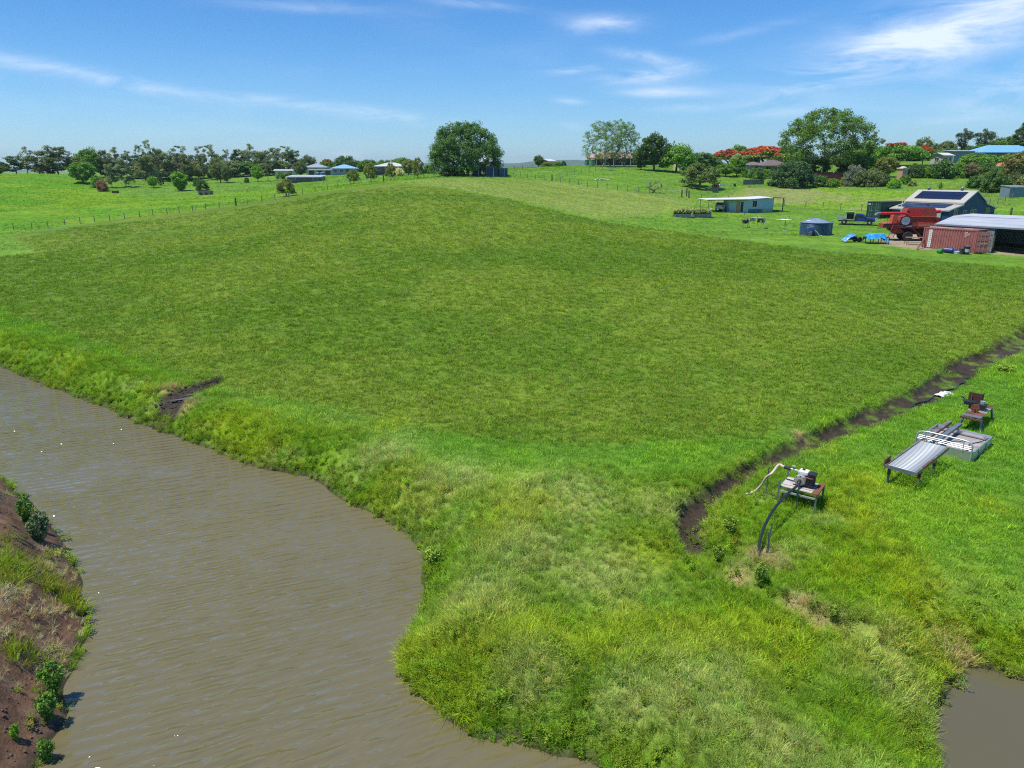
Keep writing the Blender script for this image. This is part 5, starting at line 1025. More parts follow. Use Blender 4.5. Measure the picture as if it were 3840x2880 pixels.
onwall('wall_lamp', 2.75, 2.85, 1.75, 1.95, .01, .1, 'galv_dark')
zr = H1; mat('cottage_roof', (0.66, 0.67, 0.66), .5, .1, var=.05)
rm_ = MB(); rm_.slab([(-7.2, 2.2, zr-.12), (-.25, -.35, zr-.04), (-.25, 4.0, zr+.10), (-7.0, 5.4, zr+.0)], .06); rm_.slab([(-.24, -.35, zr-.04), (fw-.25, -.35, zr+.22), (fw-.25, 4.0, zr+.30), (-.24, 4.0, zr+.10)], .07); rm_.build('roof', 'cottage_roof', o)
MB().slab([(fw-.24, -.2, zr+.20), (fw+3.2, .5, zr+.06), (fw+3.2, 3.8, zr+.10), (fw-.24, 4.0, zr+.28)], .10).build('carport_roof', cm((.10, .09, .08)), o)
for x, y in ((fw+2.9, .75), (fw+2.9, 3.5), (fw+1.0, 3.6)): MB().bx(x-.07, x+.07, y-.07, y+.07, -.3, zr-.02).build('post', 'grey_wood', o)
for x, y in ((-6.7, 2.4), (-4.2, 1.4), (-6.6, 5.1)): MB().cyl((x, y, -.3), (x, y, zr-.15), .05, 8).build('post', 'steel', o)
MB().bar((-7.1, 2.25, zr-.24), (-.25, -.28, zr-.16), .05, .12).build('beam', 'dark_wood', o)
COTTAGE = o
# ---------------------------------------------------------------- fences: every post a part, wires between
POST = MB().cyl((0, 0, -.35), (0, 0, 1.18), .075, 7, .065).mesh('post'); POST.materials.append(MAT['grey_wood'])
THICK = MB().cyl((0, 0, -.35), (0, 0, 1.5), .15, 8, .14).mesh('strainer_post'); THICK.materials.append(MAT['dark_wood'])
STAR = MB().bx(-.025, .025, -.02, .02, -.3, 1.35).mesh('star_post'); STAR.materials.append(MAT['galv_dark'])
def fence(label, pts, thick=(), kind=POST, wires=4, h=1.05, mesh=False, ext=None):
    P = [gp(a, b) for a, b in pts]
    if ext: P = [P[0] + (P[0]-P[1])*k for k in range(ext, 0, -1)] + P
    off = ext or 0
    for p in P: p.z = hh(p.x, p.y)
    o = thing('fence', label, 'fence', P[0])
    for i, p in enumerate(P):
        k = THICK if (i-off) in thick else kind; q = newobj('strainer_post' if k is THICK else 'post', k, None, o); q.location = p-P[0]; q.rotation_euler = (random.uniform(-.05, .05), random.uniform(-.05, .05), random.random()*3)
    for k in range(wires):
        z = .2+(h-.2)*k/max(1, wires-1); w = MB(); w.tube([p-P[0]+Vector((0, .06, z)) for p in P], .006, 3); w.build('wire', 'galv_dark', o)
    if mesh:
        w = MB()
        for a, b in zip(P[:-1], P[1:]):
            n = max(2, int((b-a).length/.45))
            for i in range(1, n): q = a.lerp(b, i/n)-P[0]; w.bar(q+Vector((0, .06, .1)), q+Vector((0, .06, h)), .006)
        w.build('netting', 'galv_dark', o)
    return o
fence('long paddock fence of grey timber posts running up to the huge fig', [(52,863),(120,857),(181,853),(244,845),(301,838),(356,833),(412,827),(468,821),(524,815),(574,809),(627,804),(673,799),(723,793),(772,786),(822,780),(885,771),(927,765),(982,756),(1031,749),(1083,739),(1135,729),(1182,720),(1228,711),(1267,704),(1314,695),(1354,690),(1439,680),(1481,675),(1554,667),(1591,666),(1627,665),(1662,663),(1694,661)], (15, 26), ext=3)
fence('timber post fence crossing the slope below the verandah house', [(1924,656),(1951,663),(1978,669),(2009,674),(2041,676),(2070,679),(2102,684),(2135,688),(2169,694),(2203,699),(2240,704),(2276,708),(2315,713),(2353,718),(2394,722),(2435,727)], (5,))
fence('timber post fence climbing the green rise to the airy trees', [(2099,664),(2126,658),(2153,654),(2181,647),(2209,645),(2234,643),(2258,641)])
fence('timber post fence behind the pale blue cottage', [(2583,743),(2630,748),(2680,752),(2730,757),(2790,762),(2860,767),(2940,772),(3020,776),(3085,780),(3151,785),(3230,790)], (0,))
fence('slim steel picket netting fence round the weeping pepper tree', [(2435,727),(2500,722),(2540,728),(2600,726),(2657,724),(2700,716),(2740,707),(2815,704),(2844,702),(2869,699)], (), STAR, 3, 1.2, True)
fence('leaning timber fence below the grey tin shed', [(3695,774),(3710,769),(3740,765),(3768,757),(3795,747),(3830,738)], ())
fence('low fence at the foot of the far lawn', [(440,715),(466,716),(493,718),(520,720),(548,721),(577,722),(605,722),(632,722),(660,722)], (), STAR, 2, .9)
fence('netting fence along the bushes above the pasture', [(3340,711),(3420,710),(3470,709),(3535,712),(3600,714)], (), STAR, 4, 1.0, True)
fence('overgrown skyline fence beside the white shed', [(1905,650),(1930,641),(1960,633),(1995,628),(2030,624)], (), POST, 2)
# gate of steel tube by the netting fence
g = gp(2530, 737); o = thing('field_gate', 'galvanised tube gate with mesh beside the timber posts', 'gate', g, R(-8)); MB().tube([(-1.6, 0, .1), (-1.6, 0, 1.1), (1.6, 0, 1.15), (1.6, 0, .1), (-1.6, 0, .1)], .025, 6).build('frame', 'galv', o); m = MB()
for i in range(9): m.bar((-1.4+i*.35, 0, .1), (-1.4+i*.35, 0, 1.1), .012)
m.build('mesh', 'galv', o)
def post(px, py, label, h=1.5, me=None):
    g = gp(px, py); p = newobj('timber_post', THICK if me is None else me, None, None); p.location = g; p.scale.z = h/1.5; tag(p, label, 'post'); return p
post(2556, 740, 'stout timber post beside the tube gate'); post(2574, 736, 'stout timber post behind the gate post', 1.6); post(3788, 815, 'lone timber post standing behind the machinery shed', 1.5); post(2690, 716, 'grey leaning strainer post by the pepper tree stump', 1.7)
def paling(px0, py0, px1, py1, n, h, label):
    a, b = gp(px0, py0), gp(px1, py1); o = thing('paling_fence', label, 'fence', a)
    for i in range(n):
        p = a.lerp(b, (i+.5)/n)-a; d = (b-a)/n; q = MB().box((p.x, p.y, p.z+h/2-.1), (d.length*.9, .03, h*random.uniform(.8, 1.05)), (0, random.uniform(-.04, .04), math.atan2(d.y, d.x))).build('paling', 'grey_wood', o)
    for z in (.3, h-.35): m = MB().bar(Vector((0, .05, z)), b-a+Vector((0, .05, z)), .04, .08).build('rail', 'grey_wood', o)
paling(2786, 693, 2864, 691, 22, 1.35, 'dark weathered paling fence below the bright lawn trees'); paling(2878, 697, 2922, 697, 12, 1.0, 'short pale paling fence beside the huge dense bush')
def crate(px, py, w, d, h, rz, label, m='grey_wood', name='timber_box', cat='box'):
    g = gp(px, py); o = thing(name, label, cat, g, rz); n = max(3, int(h/.14))
    for i in range(n): MB().bx(-w/2, w/2, -d/2-.02, -d/2+.01, h*i/n+.01, h*(i+1)/n-.012).build('plank', m, o)
    for i in range(n): MB().bx(w/2-.01, w/2+.02, -d/2+.012, d/2, h*i/n+.01, h*(i+1)/n-.012).build('plank', m, o)
    MB().bx(-w/2+.01, w/2-.012, -d/2+.012, d/2, 0, h-.03).build('body', 'dark_inside', o); return o
crate(433, 724, 1.4, 1.0, .65, 0, 'dark timber box on the grass near the reddish shrub', 'dark_wood')
o = crate(772, 730, 3.2, 1.6, 1.0, R(-6), 'old grey timber trailer left by the far field', 'grey_wood', 'old_trailer', 'trailer')
for x in (-.9, .6): MB().lathe([(.28, -.07), (.33, -.05), (.33, .05), (.28, .07)], 14, (x, -.9, .3), 'y').build('wheel', 'tyre', o)
crate(2682, 722, 1.1, .8, .9, R(10), 'grey timber crate beside the pepper tree trunk')
g = gp(2262, 676); m = MB(); rr = random.Random(9)
o = thing('rubble_heap', 'pale rubble heap on the green slope below the verandah house', 'rubble', g)
for i in range(26): MB().box((rr.gauss(0, .75), rr.gauss(0, .35), .08+max(0, .22-abs(rr.gauss(0, .2)))), (rr.uniform(.2, .5), rr.uniform(.2, .45), rr.uniform(.1, .25)), (rr.random(), rr.random(), rr.random())).build('stone', cm((.42, .36, .30) if i % 3 else (.5, .48, .45)), o)
g = gp(2294, 640); o = thing('wire_cage', 'low wire cage beside the airy trees', 'cage', g); m = MB()
for i in range(12): m.bar((-1.1+i*.2, 0, 0), (-1.1+i*.2, 0, .8), .02); m.bar((-1.1+i*.2, 1.2, 0), (-1.1+i*.2, 1.2, .8), .02)
m.bar((-1.1, 0, .8), (1.1, 0, .8), .04); m.bar((-1.1, 1.2, .8), (1.1, 1.2, .8), .04); m.build('bars', 'galv', o); MB().bx(-1.15, 1.15, -.05, 1.25, .82, .86).build('lid', 'galv_dark', o)
# small white and red yard objects behind the netting fence
g = gp(2683, 700); o = thing('ride_on_mower', 'small red and cream ride-on mower parked in the netted yard', 'mower', g, R(20)); MB().bx(-.7, .7, -.35, .35, .2, .5).build('body', cm((.45, .06, .03)), o, bevel=.06); MB().bx(-.5, -.05, -.25, .25, .5, .85).build('seat', cm((.55, .50, .42)), o, bevel=.05); MB().bx(.15, .7, -.3, .3, .505, .75).build('bonnet', cm((.45, .06, .03)), o, bevel=.06)
for x in (-.5, .5):
    for y in (-.4, .4): MB().lathe([(.18, -.06), (.22, -.04), (.22, .04), (.18, .06)], 12, (x, y, .2), 'y').build('wheel', 'tyre', o)
g = gp(2707, 694); o = thing('white_trough', 'white trough on the grass in the netted yard', 'trough', g, R(5)); MB().bx(-.55, .55, -.25, .25, .02, .12).build('base', 'white_paint', o); m = MB(); m.bx(-.6, .6, -.3, -.25, .0, .4); m.bx(-.6, .6, .25, .3, 0, .4); m.bx(-.6, -.55, -.25, .25, 0, .4); m.bx(.55, .6, -.25, .25, 0, .4); m.build('sides', 'white_paint', o)
g = gp(2755, 700); o = thing('dark_bin', 'dark green bin in the netted yard', 'bin', g); MB().lathe([(.25, 0), (.32, .6), (.34, .6), (.34, .65)], 12).build('body', cm((.03, .06, .05)), o); MB().lathe([(.35, .654), (.3, .72), (.05, .75)], 12).build('lid', cm((.03, .06, .05)), o)
# ---------------------------------------------------------------- yard by the cottage
g = gp(2727, 795) + Vector((-.3, 2.4, 0)); g.z = hh(g.x, g.y)
def car_body(o, prof, w, m, bev=.06):
    return MB().prism(prof, -w/2, w/2).build('body', m, o, bevel=bev)
o = thing('parked_car', 'silver hatchback parked under the cottage carport', 'car', g, R(62))
car_body(o, [(-2.0, .35), (2.0, .35), (2.05, .75), (1.1, .92), (.5, 1.42), (-1.2, 1.46), (-1.9, .95), (-2.02, .8)], 1.68, cm((.55, .58, .60), .3, .3)); 
for s in (-.845, .845): MB().prism([(-1.15, .98), (.95, .95), (.45, 1.36), (-1.1, 1.38)], s-.004, s+.004).build('side_window', 'dark_glass', o)
MB().box((-1.62, 0, 1.22), (.02, 1.35, .5), (0, R(-54)+R(90), 0)).build('rear_window', 'dark_glass', o); MB().box((.83, 0, 1.19), (.02, 1.4, .6), (0, R(50), 0)).build('windscreen', 'dark_glass', o)
for s in (-.6, .6): MB().bx(-2.05, -1.99, s-.14, s+.14, .72, .9).build('tail_light', cm((.4, .02, .02), .2), o)
for x in (-1.25, 1.25):
    for y in (-.78, .78): wv = MB().lathe([(.2, -.1), (.31, -.09), (.31, .09), (.2, .1)], 16, (x, y, .31), 'y').build('wheel', 'tyre', o); MB().lathe([(.19, -.105), (.19, .105)], 12, (x, y, .31), 'y').build('rim', 'galv', wv)
g = gp(2728, 797); o = thing('blue_tub', 'blue plastic tub at the corner of the cottage', 'tub', g); MB().lathe([(.2, 0), (.27, .5), (.30, .5), (.30, .54), (.25, .54), (.19, .05)], 14).build('body', cm((.03, .10, .42), .4), o); MB().lathe([(.31, .544), (.31, .57), (.1, .59)], 14).build('lid', cm((.05, .14, .5), .4), o)
# planters with strappy plants
def strap_plant(o, x, y, z, n, L_, seed, col):
    r = random.Random(seed); V = []; F = []; A = []
    for i in range(n):
        a = r.random()*6.28; l = L_*r.uniform(.6, 1.1); up = r.uniform(.5, 1.1); w = r.uniform(.07, .11); px_, py_ = -math.sin(a), math.cos(a); b = len(V); q = r.random(); x0, y0 = x+r.gauss(0, .12), y+r.gauss(0, .1)
        for k in range(5):
            t = k/4; rr_ = l*.5*t; zz = z+l*up*(t-.78*t*t)*1.15; ww = w*(1-.85*t)
            V += [(x0+math.cos(a)*rr_-px_*ww, y0+math.sin(a)*rr_-py_*ww, zz), (x0+math.cos(a)*rr_+px_*ww, y0+math.sin(a)*rr_+py_*ww, zz)]; A += [q, q]
        F += [(b+2*k, b+2*k+1, b+2*k+3, b+2*k+2) for k in range(4)]
    me = bpy.data.meshes.new('leaves'); me.from_pydata(V, [], F); me.update(); set_attr(me, 'rnd', 'FLOAT', 'POINT', np.array(A), 'value'); c_ = newobj('leaves', me, 'leaf', o); c_.color = (*col, 1); return c_
for px, lab, sd in ((2558, 'concrete trough planted with drooping strap-leaved lilies', 3), (2628, 'second concrete trough of strap-leaved lilies beside the gas cylinder', 4)):
    g = gp(px, 814); o = thing('planter', lab, 'planter', g, R(2)); hw = 1.35; m = MB(); m.bx(-hw, hw, -.55, -.47, -.1, .52); m.bx(-hw, hw, .47, .55, -.1, .52); m.bx(-hw, -hw+.08, -.47, .47, -.1, .52); m.bx(hw-.08, hw, -.47, .47, -.1, .52); m.build('trough', 'concrete', o); MB().bx(-hw+.08, hw-.08, -.47, .47, .2, .45).build('soil', cm((.07, .05, .04)), o)
    for k in range(6): strap_plant(o, -1.05+k*.42, random.uniform(-.2, .2), .42, 52, 2.7, sd*10+k, (0.40, 0.44, 0.15) if k % 3 else (0.26, 0.30, 0.09))
g = gp(2663, 815); o = thing('gas_cylinder', 'grey gas cylinder standing beside the lily troughs', 'gas cylinder', g); MB().lathe([(.17, 0), (.20, .05), (.20, 1.1), (.16, 1.22), (.08, 1.27)], 18).build('body', cm((.45, .50, .52), .4, .3), o, smooth=True); m = MB(); m.lathe([(.13, 1.274), (.13, 1.42), (.115, 1.42), (.115, 1.28)], 14); m.build('collar', 'white_paint', o); MB().cyl((0, 0, 1.27), (0, 0, 1.38), .03, 8).build('valve', 'galv', o)
# cement mixer
g = gp(2795, 854); o = thing('cement_mixer', 'black cement mixer drum on a frame before the cottage', 'mixer', g, R(15)); dr = MB().lathe([(.15, -.36), (.30, -.28), (.36, 0), (.34, .12), (.22, .38), (.18, .38), (.26, .1)], 18).build('drum', 'black_paint', o, smooth=True); dr.location = (0, 0, .95); dr.rotation_euler = (R(30), R(35), 0); m = MB()
for x in (-.5, .5): m.bar((x, -.3, .03), (x*.75, 0, .95), .05); m.bar((x, .3, .03), (x*.75, 0, .95), .05); m.bar((x, -.35, .03), (x, .35, .03), .06)
m.bar((-.55, -.3, .04), (.55, -.3, .04), .06); m.build('frame', 'galv_dark', o); MB().bx(.36, .58, -.14, .16, .75, 1.05).build('motor_cover', 'white_paint', o); hw_ = MB().lathe([(.17, -.02), (.2, -.02), (.2, .02), (.17, .02)], 16, (-.5, 0, .95), 'x').build('hand_wheel', 'black_paint', o)
g = gp(2792, 808); o = MB().cyl((0, 0, -.2), (0, 0, .95), .06, 8, .05).build('short_post', 'dark_wood'); o.location = g; tag(o, 'short dark post behind the cement mixer', 'post')
# rotary clothes lines
def hoist(px, py, top, label, arm=1.5, tilt=0.0, rz=R(20)):
    g = gp(px, py); D = depth(g); h = zat(top, D)-g.z; o = thing('clothes_line', label, 'clothes line', g, rz); MB().tube([(0, 0, -.2), (0, 0, h)], .035, 8).build('pole', 'steel', o); za = h-.38
    arms = []
    for k in range(4):
        a = k*math.pi/2; e = Vector((math.cos(a)*arm, math.sin(a)*arm, za+.02)); MB().tube([(0, 0, za), e], .02, 6).build('arm', 'galv', o); MB().tube([(0, 0, h-.03), e*.42+Vector((0, 0, (1-.42)*za+.015))], .012, 5).build('brace', 'galv', o); arms.append(e)
    for f in (1, .78, .56, .35):
        w = MB(); P = [Vector((e.x*f, e.y*f, za+.02)) for e in arms]; w.tube(P+[P[0]], .005, 4); w.build('wire', 'galv', o)
    MB().lathe([(.3, -.05), (.3, .04), (.1, .06)], 12).build('footing', 'concrete', o); return o, za, arms
hl, za, arms = hoist(2838, 855, 806, 'rotary clothes line hung with washing before the cottage')
def garment(name, label, cat, hst, za, a, b, drop, col, seed, legs=False):
    r = random.Random(seed); n = 7; m = 6; V = []; F = []
    for i in range(n):
        for j in range(m):
            t = i/(n-1); s = j/(m-1); p = a.lerp(b, .08+t*.84); wv_ = .05*math.sin(i*1.9+seed)*s + r.gauss(0, .012); nx, ny = -(b-a).y, (b-a).x; l = math.hypot(nx, ny)
            sl = .10*s*(t-.5); V.append((p.x+nx/l*(wv_+.12*s)+ (b-a).x*sl*.3, p.y+ny/l*(wv_+.12*s), za+.015-drop*s*(.85+.15*math.sin(t*9+seed))))
    for i in range(n-1):
        for j in range(m-1):
            if legs and j >= 2 and i == n//2: continue
            F.append((i*m+j, i*m+j+1, (i+1)*m+j+1, (i+1)*m+j))
    me = bpy.data.meshes.new(name); me.from_pydata(V, [], F); me.update(); o = newobj(name, me, cm(col, .85)); o.location = hst.location; o.rotation_euler = hst.rotation_euler; md = o.modifiers.new('thick', 'SOLIDIFY'); md.thickness = .012; tag(o, label, cat)
s_ = lambda f, e: Vector((e.x*f, e.y*f, 0))
garment('patterned_shirt', 'grey patterned shirt hanging at one end of the clothes line', 'shirt', hl, za, s_(1, arms[2]), s_(1, arms[3]).lerp(s_(1, arms[2]), .55), .55, (.30, .30, .36), 1)
garment('dark_trousers', 'dark green work trousers hanging on the clothes line', 'trousers', hl, za, s_(1, arms[3]).lerp(s_(1, arms[2]), .5), s_(1, arms[3]), .8, (.04, .06, .05), 2, True); garment('black_shorts', 'black shorts hanging beside the dark trousers', 'shorts', hl, za, s_(.78, arms[3]), s_(.78, arms[0]).lerp(s_(.78, arms[3]), .4), .5, (.02, .022, .026), 3)
garment('brown_towel', 'dusty brown towel hanging on the clothes line', 'towel', hl, za, s_(1, arms[3]), s_(1, arms[0]).lerp(s_(1, arms[3]), .5), .95, (.32, .26, .25), 4); garment('pale_blue_sheet', 'pale blue cloth blowing at the end of the clothes line', 'cloth', hl, za, s_(1, arms[0]).lerp(s_(1, arms[3]), .45), s_(1, arms[0]), .85, (.40, .50, .66), 5); garment('white_cloth', 'small white cloth between towel and blue cloth', 'cloth', hl, za, s_(.78, arms[0]).lerp(s_(.78, arms[3]), .4), s_(.78, arms[0]), .4, (.6, .6, .6), 6)
hoist(2942, 866, 811, 'empty rotary clothes line beside the corrugated tank', 1.75, rz=R(8))
# corrugated tank
mat('tank_blue', (0.05, 0.105, 0.175), .4, .15, var=.08, vscale=1)
g = gp(3052, 880); D = depth(g); r_ = 51/FPX*D; h_ = zat(833, D)-g.z; o = thing('water_tank', 'dark blue corrugated round water tank with conical ribbed roof', 'tank', g, 0); prof = [(r_, -.2)]; n = 13
for i in range(n): prof += [(r_, h_*i/n), (r_+.045, h_*(i+.35)/n), (r_+.045, h_*(i+.65)/n)]
MB().lathe(prof+[(r_, h_)], 48).build('wall', 'tank_blue', o); lid = MB().lathe([(r_+.08, h_+.003), (r_+.07, h_+.05), (.5, h_+.5), (.35, h_+.54)], 48).build('roof', cm((.30, .38, .46), .35, .35), o)
for k in range(12): a = k*math.pi/6; MB().bar((math.cos(a)*(r_+.05), math.sin(a)*(r_+.05), h_+.08), (math.cos(a)*.4, math.sin(a)*.4, h_+.56), .05, .04).build('rib', cm((.40, .48, .55), .35, .35), lid)
MB().lathe([(.26, h_+.2), (.26, h_+.30), (.2, h_+.33)], 14, (-r_*.6, -.5, 0)).build('hatch', 'white_paint', lid); MB().cyl((r_+.06, -.55, 0), (r_+.06, -.55, h_), .045, 8).build('downpipe', 'cream_paint', o); MB().lathe([(.4, -.1), (.4, h_-.05), (.3, h_)], 16, (r_+.3, .3, 0)).build('side_drum', 'tank_blue', o)
TANK = g; k_ = g + Vector((-r_*.72, -r_-.1, 0)); k_.z = hh(k_.x, k_.y); o = thing('pump_box', 'bright blue pump cover on a black stand against the tank', 'pump', k_); MB().box((0, 0, .95), (.85, .5, .5), (0, R(-6), 0)).build('cover', cm((.02, .13, .50), .4), o, bevel=.06); m = MB()
for x in (-.4, .4):
    for y in (-.25, .25): m.bar((x, y, -.1), (x, y, .72), .04)
for z in (.25, .69): m.bx(-.42, .42, -.27, .27, z, z+.03)
m.build('stand', 'black_paint', o)
m = MB().tube([(0.45, -.1, .85), (.8, -.25, .55), (1.1, -.4, .15), (1.5, -.6, .04), (1.9, -.7, .03)], .035, 8); hz = m.build('pale_hose', cm((.55, .60, .58))); hz.location = k_; tag(hz, 'pale hose running from the blue pump cover to the grass', 'hose'); m = MB().tube([(-.5+.5*math.cos(a)*.4, -.1, .45+.45*math.sin(a)) for a in [i*.5 for i in range(7)]], .03, 6); hz = m.build('black_hose_loop', 'black_pipe'); hz.location = k_; tag(hz, 'black hose loop hanging beside the blue pump cover', 'hose')
# ---------------------------------------------------------------- blue utility truck
g = gp(3212, 843); o = thing('farm_truck', 'blue utility truck with alloy tray and white canopy lid', 'truck', g, R(-27)); bl = cm((.028, .055, .26), .25, .25, .05); al = 'aluminium'
w_ = 1.72
cab = [(-.35, .55), (2.45, .52), (2.55, .85), (2.35, 1.02), (1.25, 1.12), (.62, 1.62), (-.25, 1.66), (-.38, 1.05)]
b = MB().prism(cab, -w_/2, w_/2).build('body', bl, o, bevel=.06)
for s in (-1, 1):
    y = s*(w_/2+.002); MB().prism([(-.2, 1.08), (.98, 1.10), (.52, 1.56), (-.18, 1.58)], y-.006, y+.006).build('side_window', 'dark_glass', o); dr = MB().prism([(-.28, .58), (1.05, .58), (1.05, 1.07), (-.28, 1.06)], y-.012, y+.012).build('door', bl, o); MB().bx(-.18, -.02, y-.03*(s < 0), y+.03*(s > 0), .93, .97).build('handle', 'black_paint', dr); MB().bx(1.0, 1.15, min(y, y+s*.2), max(y, y+s*.2), 1.08, 1.25).build('mirror', 'black_paint', o); MB().bx(2.3, 2.52, y-.25 if s > 0 else y+.02, y-.02 if s > 0 else y+.25, .82, .97).build('headlight', cm((.75, .78, .8), .15), o)
MB().slab([(1.24, -.72, 1.135), (1.24, .72, 1.135), (.64, .66, 1.615), (.64, -.66, 1.615)][::-1], -.012).build('windscreen', 'dark_glass', o); MB().box((2.58, 0, .62), (.22, 1.72, .26)).build('front_bumper', cm((.55, .57, .57), .4, .3), o, bevel=.05); m = MB()
for y in (-.45, .45): m.tube([(2.66, y, .55), (2.74, y, .95), (2.6, y*1.0, 1.1)], .035, 8)
m.tube([(2.6, -.45, 1.1), (2.6, .45, 1.1)], .035, 8); m.build('bull_bar', cm((.6, .62, .63), .35, .4), o); MB().bx(2.56, 2.60, -.5, .5, .72, .92).build('grille', 'black_paint', o)
ch = MB(); ch.bx(-2.6, -.3, -.42, -.3, .5, .62); ch.bx(-2.6, -.3, .3, .42, .5, .62); ch.build('chassis', 'black_paint', o); MB().bx(-2.75, -.45, -.9, .9, .78, .86).build('tray', al, o)
for s in (-1, 1): MB().bx(-2.75, -1.62, s*.9-.02, s*.9+.02, .862, 1.12).build('side_board', al, o)
MB().bx(-2.78, -2.74, -.9, .9, .862, 1.1).build('tail_board', al, o); 
for x in (-.5, -1.6):
    m = MB()
    for s in (-1, 1): m.bar((x, s*.86, .86), (x+.12*(1 if x > -1 else .6), s*.78, 1.78), .05)
    m.bar((x+.1, -.78, 1.76), (x+.1, .78, 1.76), .05); m.build('canopy_frame', 'white_paint', o)
MB().bx(-1.5, -.55, -.76, .8, .87, 1.72).build('canopy_box', 'dark_inside', o); MB().bx(-1.62, -.42, -.80, .84, 1.725, 1.77).build('canopy_roof', 'white_paint', o); MB().slab([(-1.75, -1.25, 2.0), (-.45, -1.25, 2.0), (-.40, -.45, 1.80), (-1.70, -.45, 1.80)], .04).build('canopy_lid', 'white_paint', o)
for x in (-1.75, 1.75):
    for s in (-1, 1): wv = MB().lathe([(.22, -.13), (.36, -.11), (.385, -.06), (.385, .06), (.36, .11), (.22, .13)], 18, (x, s*.76, .385), 'y').build('wheel', 'tyre', o); MB().lathe([(.05, -.135), (.215, -.125), (.215, .125), (.05, .135)], 14, (x, s*.76, .385), 'y').build('rim', cm((.62, .62, .6), .35, .4), wv)
for s in (-1, 1): MB().prism([(1.28, .58), (1.36, .8), (1.56, .9), (1.94, .9), (2.12, .8), (2.18, .58)], s*.868-.02, s*.868+.02).build('wheel_arch', 'black_paint', o)
# ---------------------------------------------------------------- combine harvester
mat('harvester_red', (0.30, 0.045, 0.025), .5, .0, var=.2, vscale=1.5, col2=(.20, .06, .03), thr=.62); mat('bright_red', (0.50, 0.02, 0.02), .45, var=.1); mat('orange_red', (0.48, 0.09, 0.04), .55, var=.15)
g = gp(3385, 903); o = thing('combine_harvester', 'old red combine harvester with folded auger parked beside the blue barn', 'harvester', g + Vector((.6, 1.0, 0)), R(-12)); o.location.z = hh(o.location.x, o.location.y)
HR = 'harvester_red'
# local x runs from the rear (-) to the front (+), y towards the barn
MB().prism([(-2.9, 1.55), (3.2, 1.55), (3.4, 2.0), (3.4, 2.95), (-.9, 2.95), (-1.1, 2.2), (-2.9, 2.05)], -1.15, 1.15).build('body', HR, o, bevel=.04); MB().prism([(-1.2, .75), (2.6, .85), (3.0, 1.545), (-2.2, 1.545)], -.8, .8).build('underbody', 'dark_inside', o)
MB().bx(-2.95, .9, -1.32, -1.16, 1.62, 1.98).build('side_shield', HR, o, bevel=.03); MB().bx(-2.9, .88, -1.335, -1.322, 1.77, 1.87).build('stripe', cm((.045, .045, .05)), o); lt = MB()
for k in range(7): lt.bx(-.25+k*.09, -.19+k*.09, -1.342, -1.337, 1.78, 1.86)
lt.build('lettering', cm((.5, .5, .5)), o)
MB().prism([(1.1, 1.75), (3.3, 1.75), (3.45, 1.45), (3.35, 2.25), (1.0, 2.28)], -1.42, -1.17).build('front_shield', 'orange_red', o); MB().bx(1.06, 3.32, -1.435, -1.422, 1.93, 2.04).build('stripe', cm((.30, .30, .30)), o)
MB().prism([(-.55, 2.96), (2.9, 2.96), (3.1, 3.15), (2.8, 4.05), (-.3, 4.0), (-.5, 3.2)], -1.05, 1.05).build('grain_tank', HR, o, bevel=.03); MB().bx(-.22, 1.25, -1.075, -1.053, 3.15, 3.85).build('lit_tank_face', 'bright_red', o); MB().bx(-.7, 3.0, -1.25, -.95, 2.955, 3.06).build('ledge', 'orange_red', o); MB().box((1.2, 0, 4.08), (3.0, 2.0, .06), (0, R(-1), 0)).build('tank_cover', cm((.06, .05, .05)), o)  # brighter red slab paints in the sunlit face of the grain tank
MB().cyl((3.0, -.75, 3.6), (3.5, -.75, 3.66), .22, 14).build('beacon_arm', 'bright_red', o)
au = MB().tube([(.0, -1.25, 3.0), (-.35, -1.32, 3.32), (-.7, -1.36, 3.42), (-3.5, -1.45, 3.36)], .17, 12).build('auger', 'bright_red', o, smooth=True); MB().tube([(-3.5, -1.45, 3.36), (-3.85, -1.48, 3.30), (-4.1, -1.5, 3.05)], [.2, .22, .24], 10).build('spout', cm((.10, .11, .14), .6), au); MB().box((-.3, -1.25, 3.55), (.3, .3, .3), (.3, .2, 0)).build('gearbox', 'black_paint', au)
sc_ = MB().lathe([(.50, -.06), (.50, .04), (.44, .08), (.1, .11)], 28, (-.45, -1.30, 2.48), 'y').build('air_screen', cm((.58, .60, .62), .4, .5), o); m = MB()
for k in range(6): a = k*math.pi/3; m.bar((-.45, -1.38, 2.48), (-.45+.46*math.cos(a), -1.385, 2.48+.46*math.sin(a)), .025)
m.build('spokes', 'galv', sc_)
sc_.data.transform(Matrix.Translation((0, -.0, 0)))
MB().bx(-2.6, -1.0, -1.3, .9, 2.06, 2.12).build('platform', 'orange_red', o); MB().prism([(-1.9, 2.125), (-1.35, 2.125), (-1.3, 3.1), (-1.75, 3.2)], -.9, .4).build('engine_cowl', 'orange_red', o); m = MB()
for x in (-2.55, -1.9, -1.35, -1.0): m.bar((x, -1.25, 2.12), (x, -1.25, 2.95), .035)
m.bar((-2.55, -1.25, 2.93), (-1.0, -1.25, 2.93), .035); m.bar((-2.55, -1.25, 2.55), (-1.0, -1.25, 2.55), .03); m.build('railing', HR, o); m = MB()
for k in range(3): m.bx(-1.55+k*.22, -1.4+k*.22, -1.28, -.9, 2.16+k*.22, 2.19+k*.22)
m.build('engine_steps', 'orange_red', o); mat('ladder_red', (.34, .045, .06), .6, var=.1); ld = MB()
for x in (-2.05, -1.45): ld.bar((x+.25, -1.36, 2.0), (x-.25, -1.62, .45), .06)
ld.build('ladder', 'ladder_red', o).name = 'ladder'
for k in range(5): t = (k+.5)/5; MB().box((-1.75+.25-.5*t, -1.36-.26*t, 2.0-1.55*t), (.62, .18, .03)).build('rung', 'ladder_red', o)
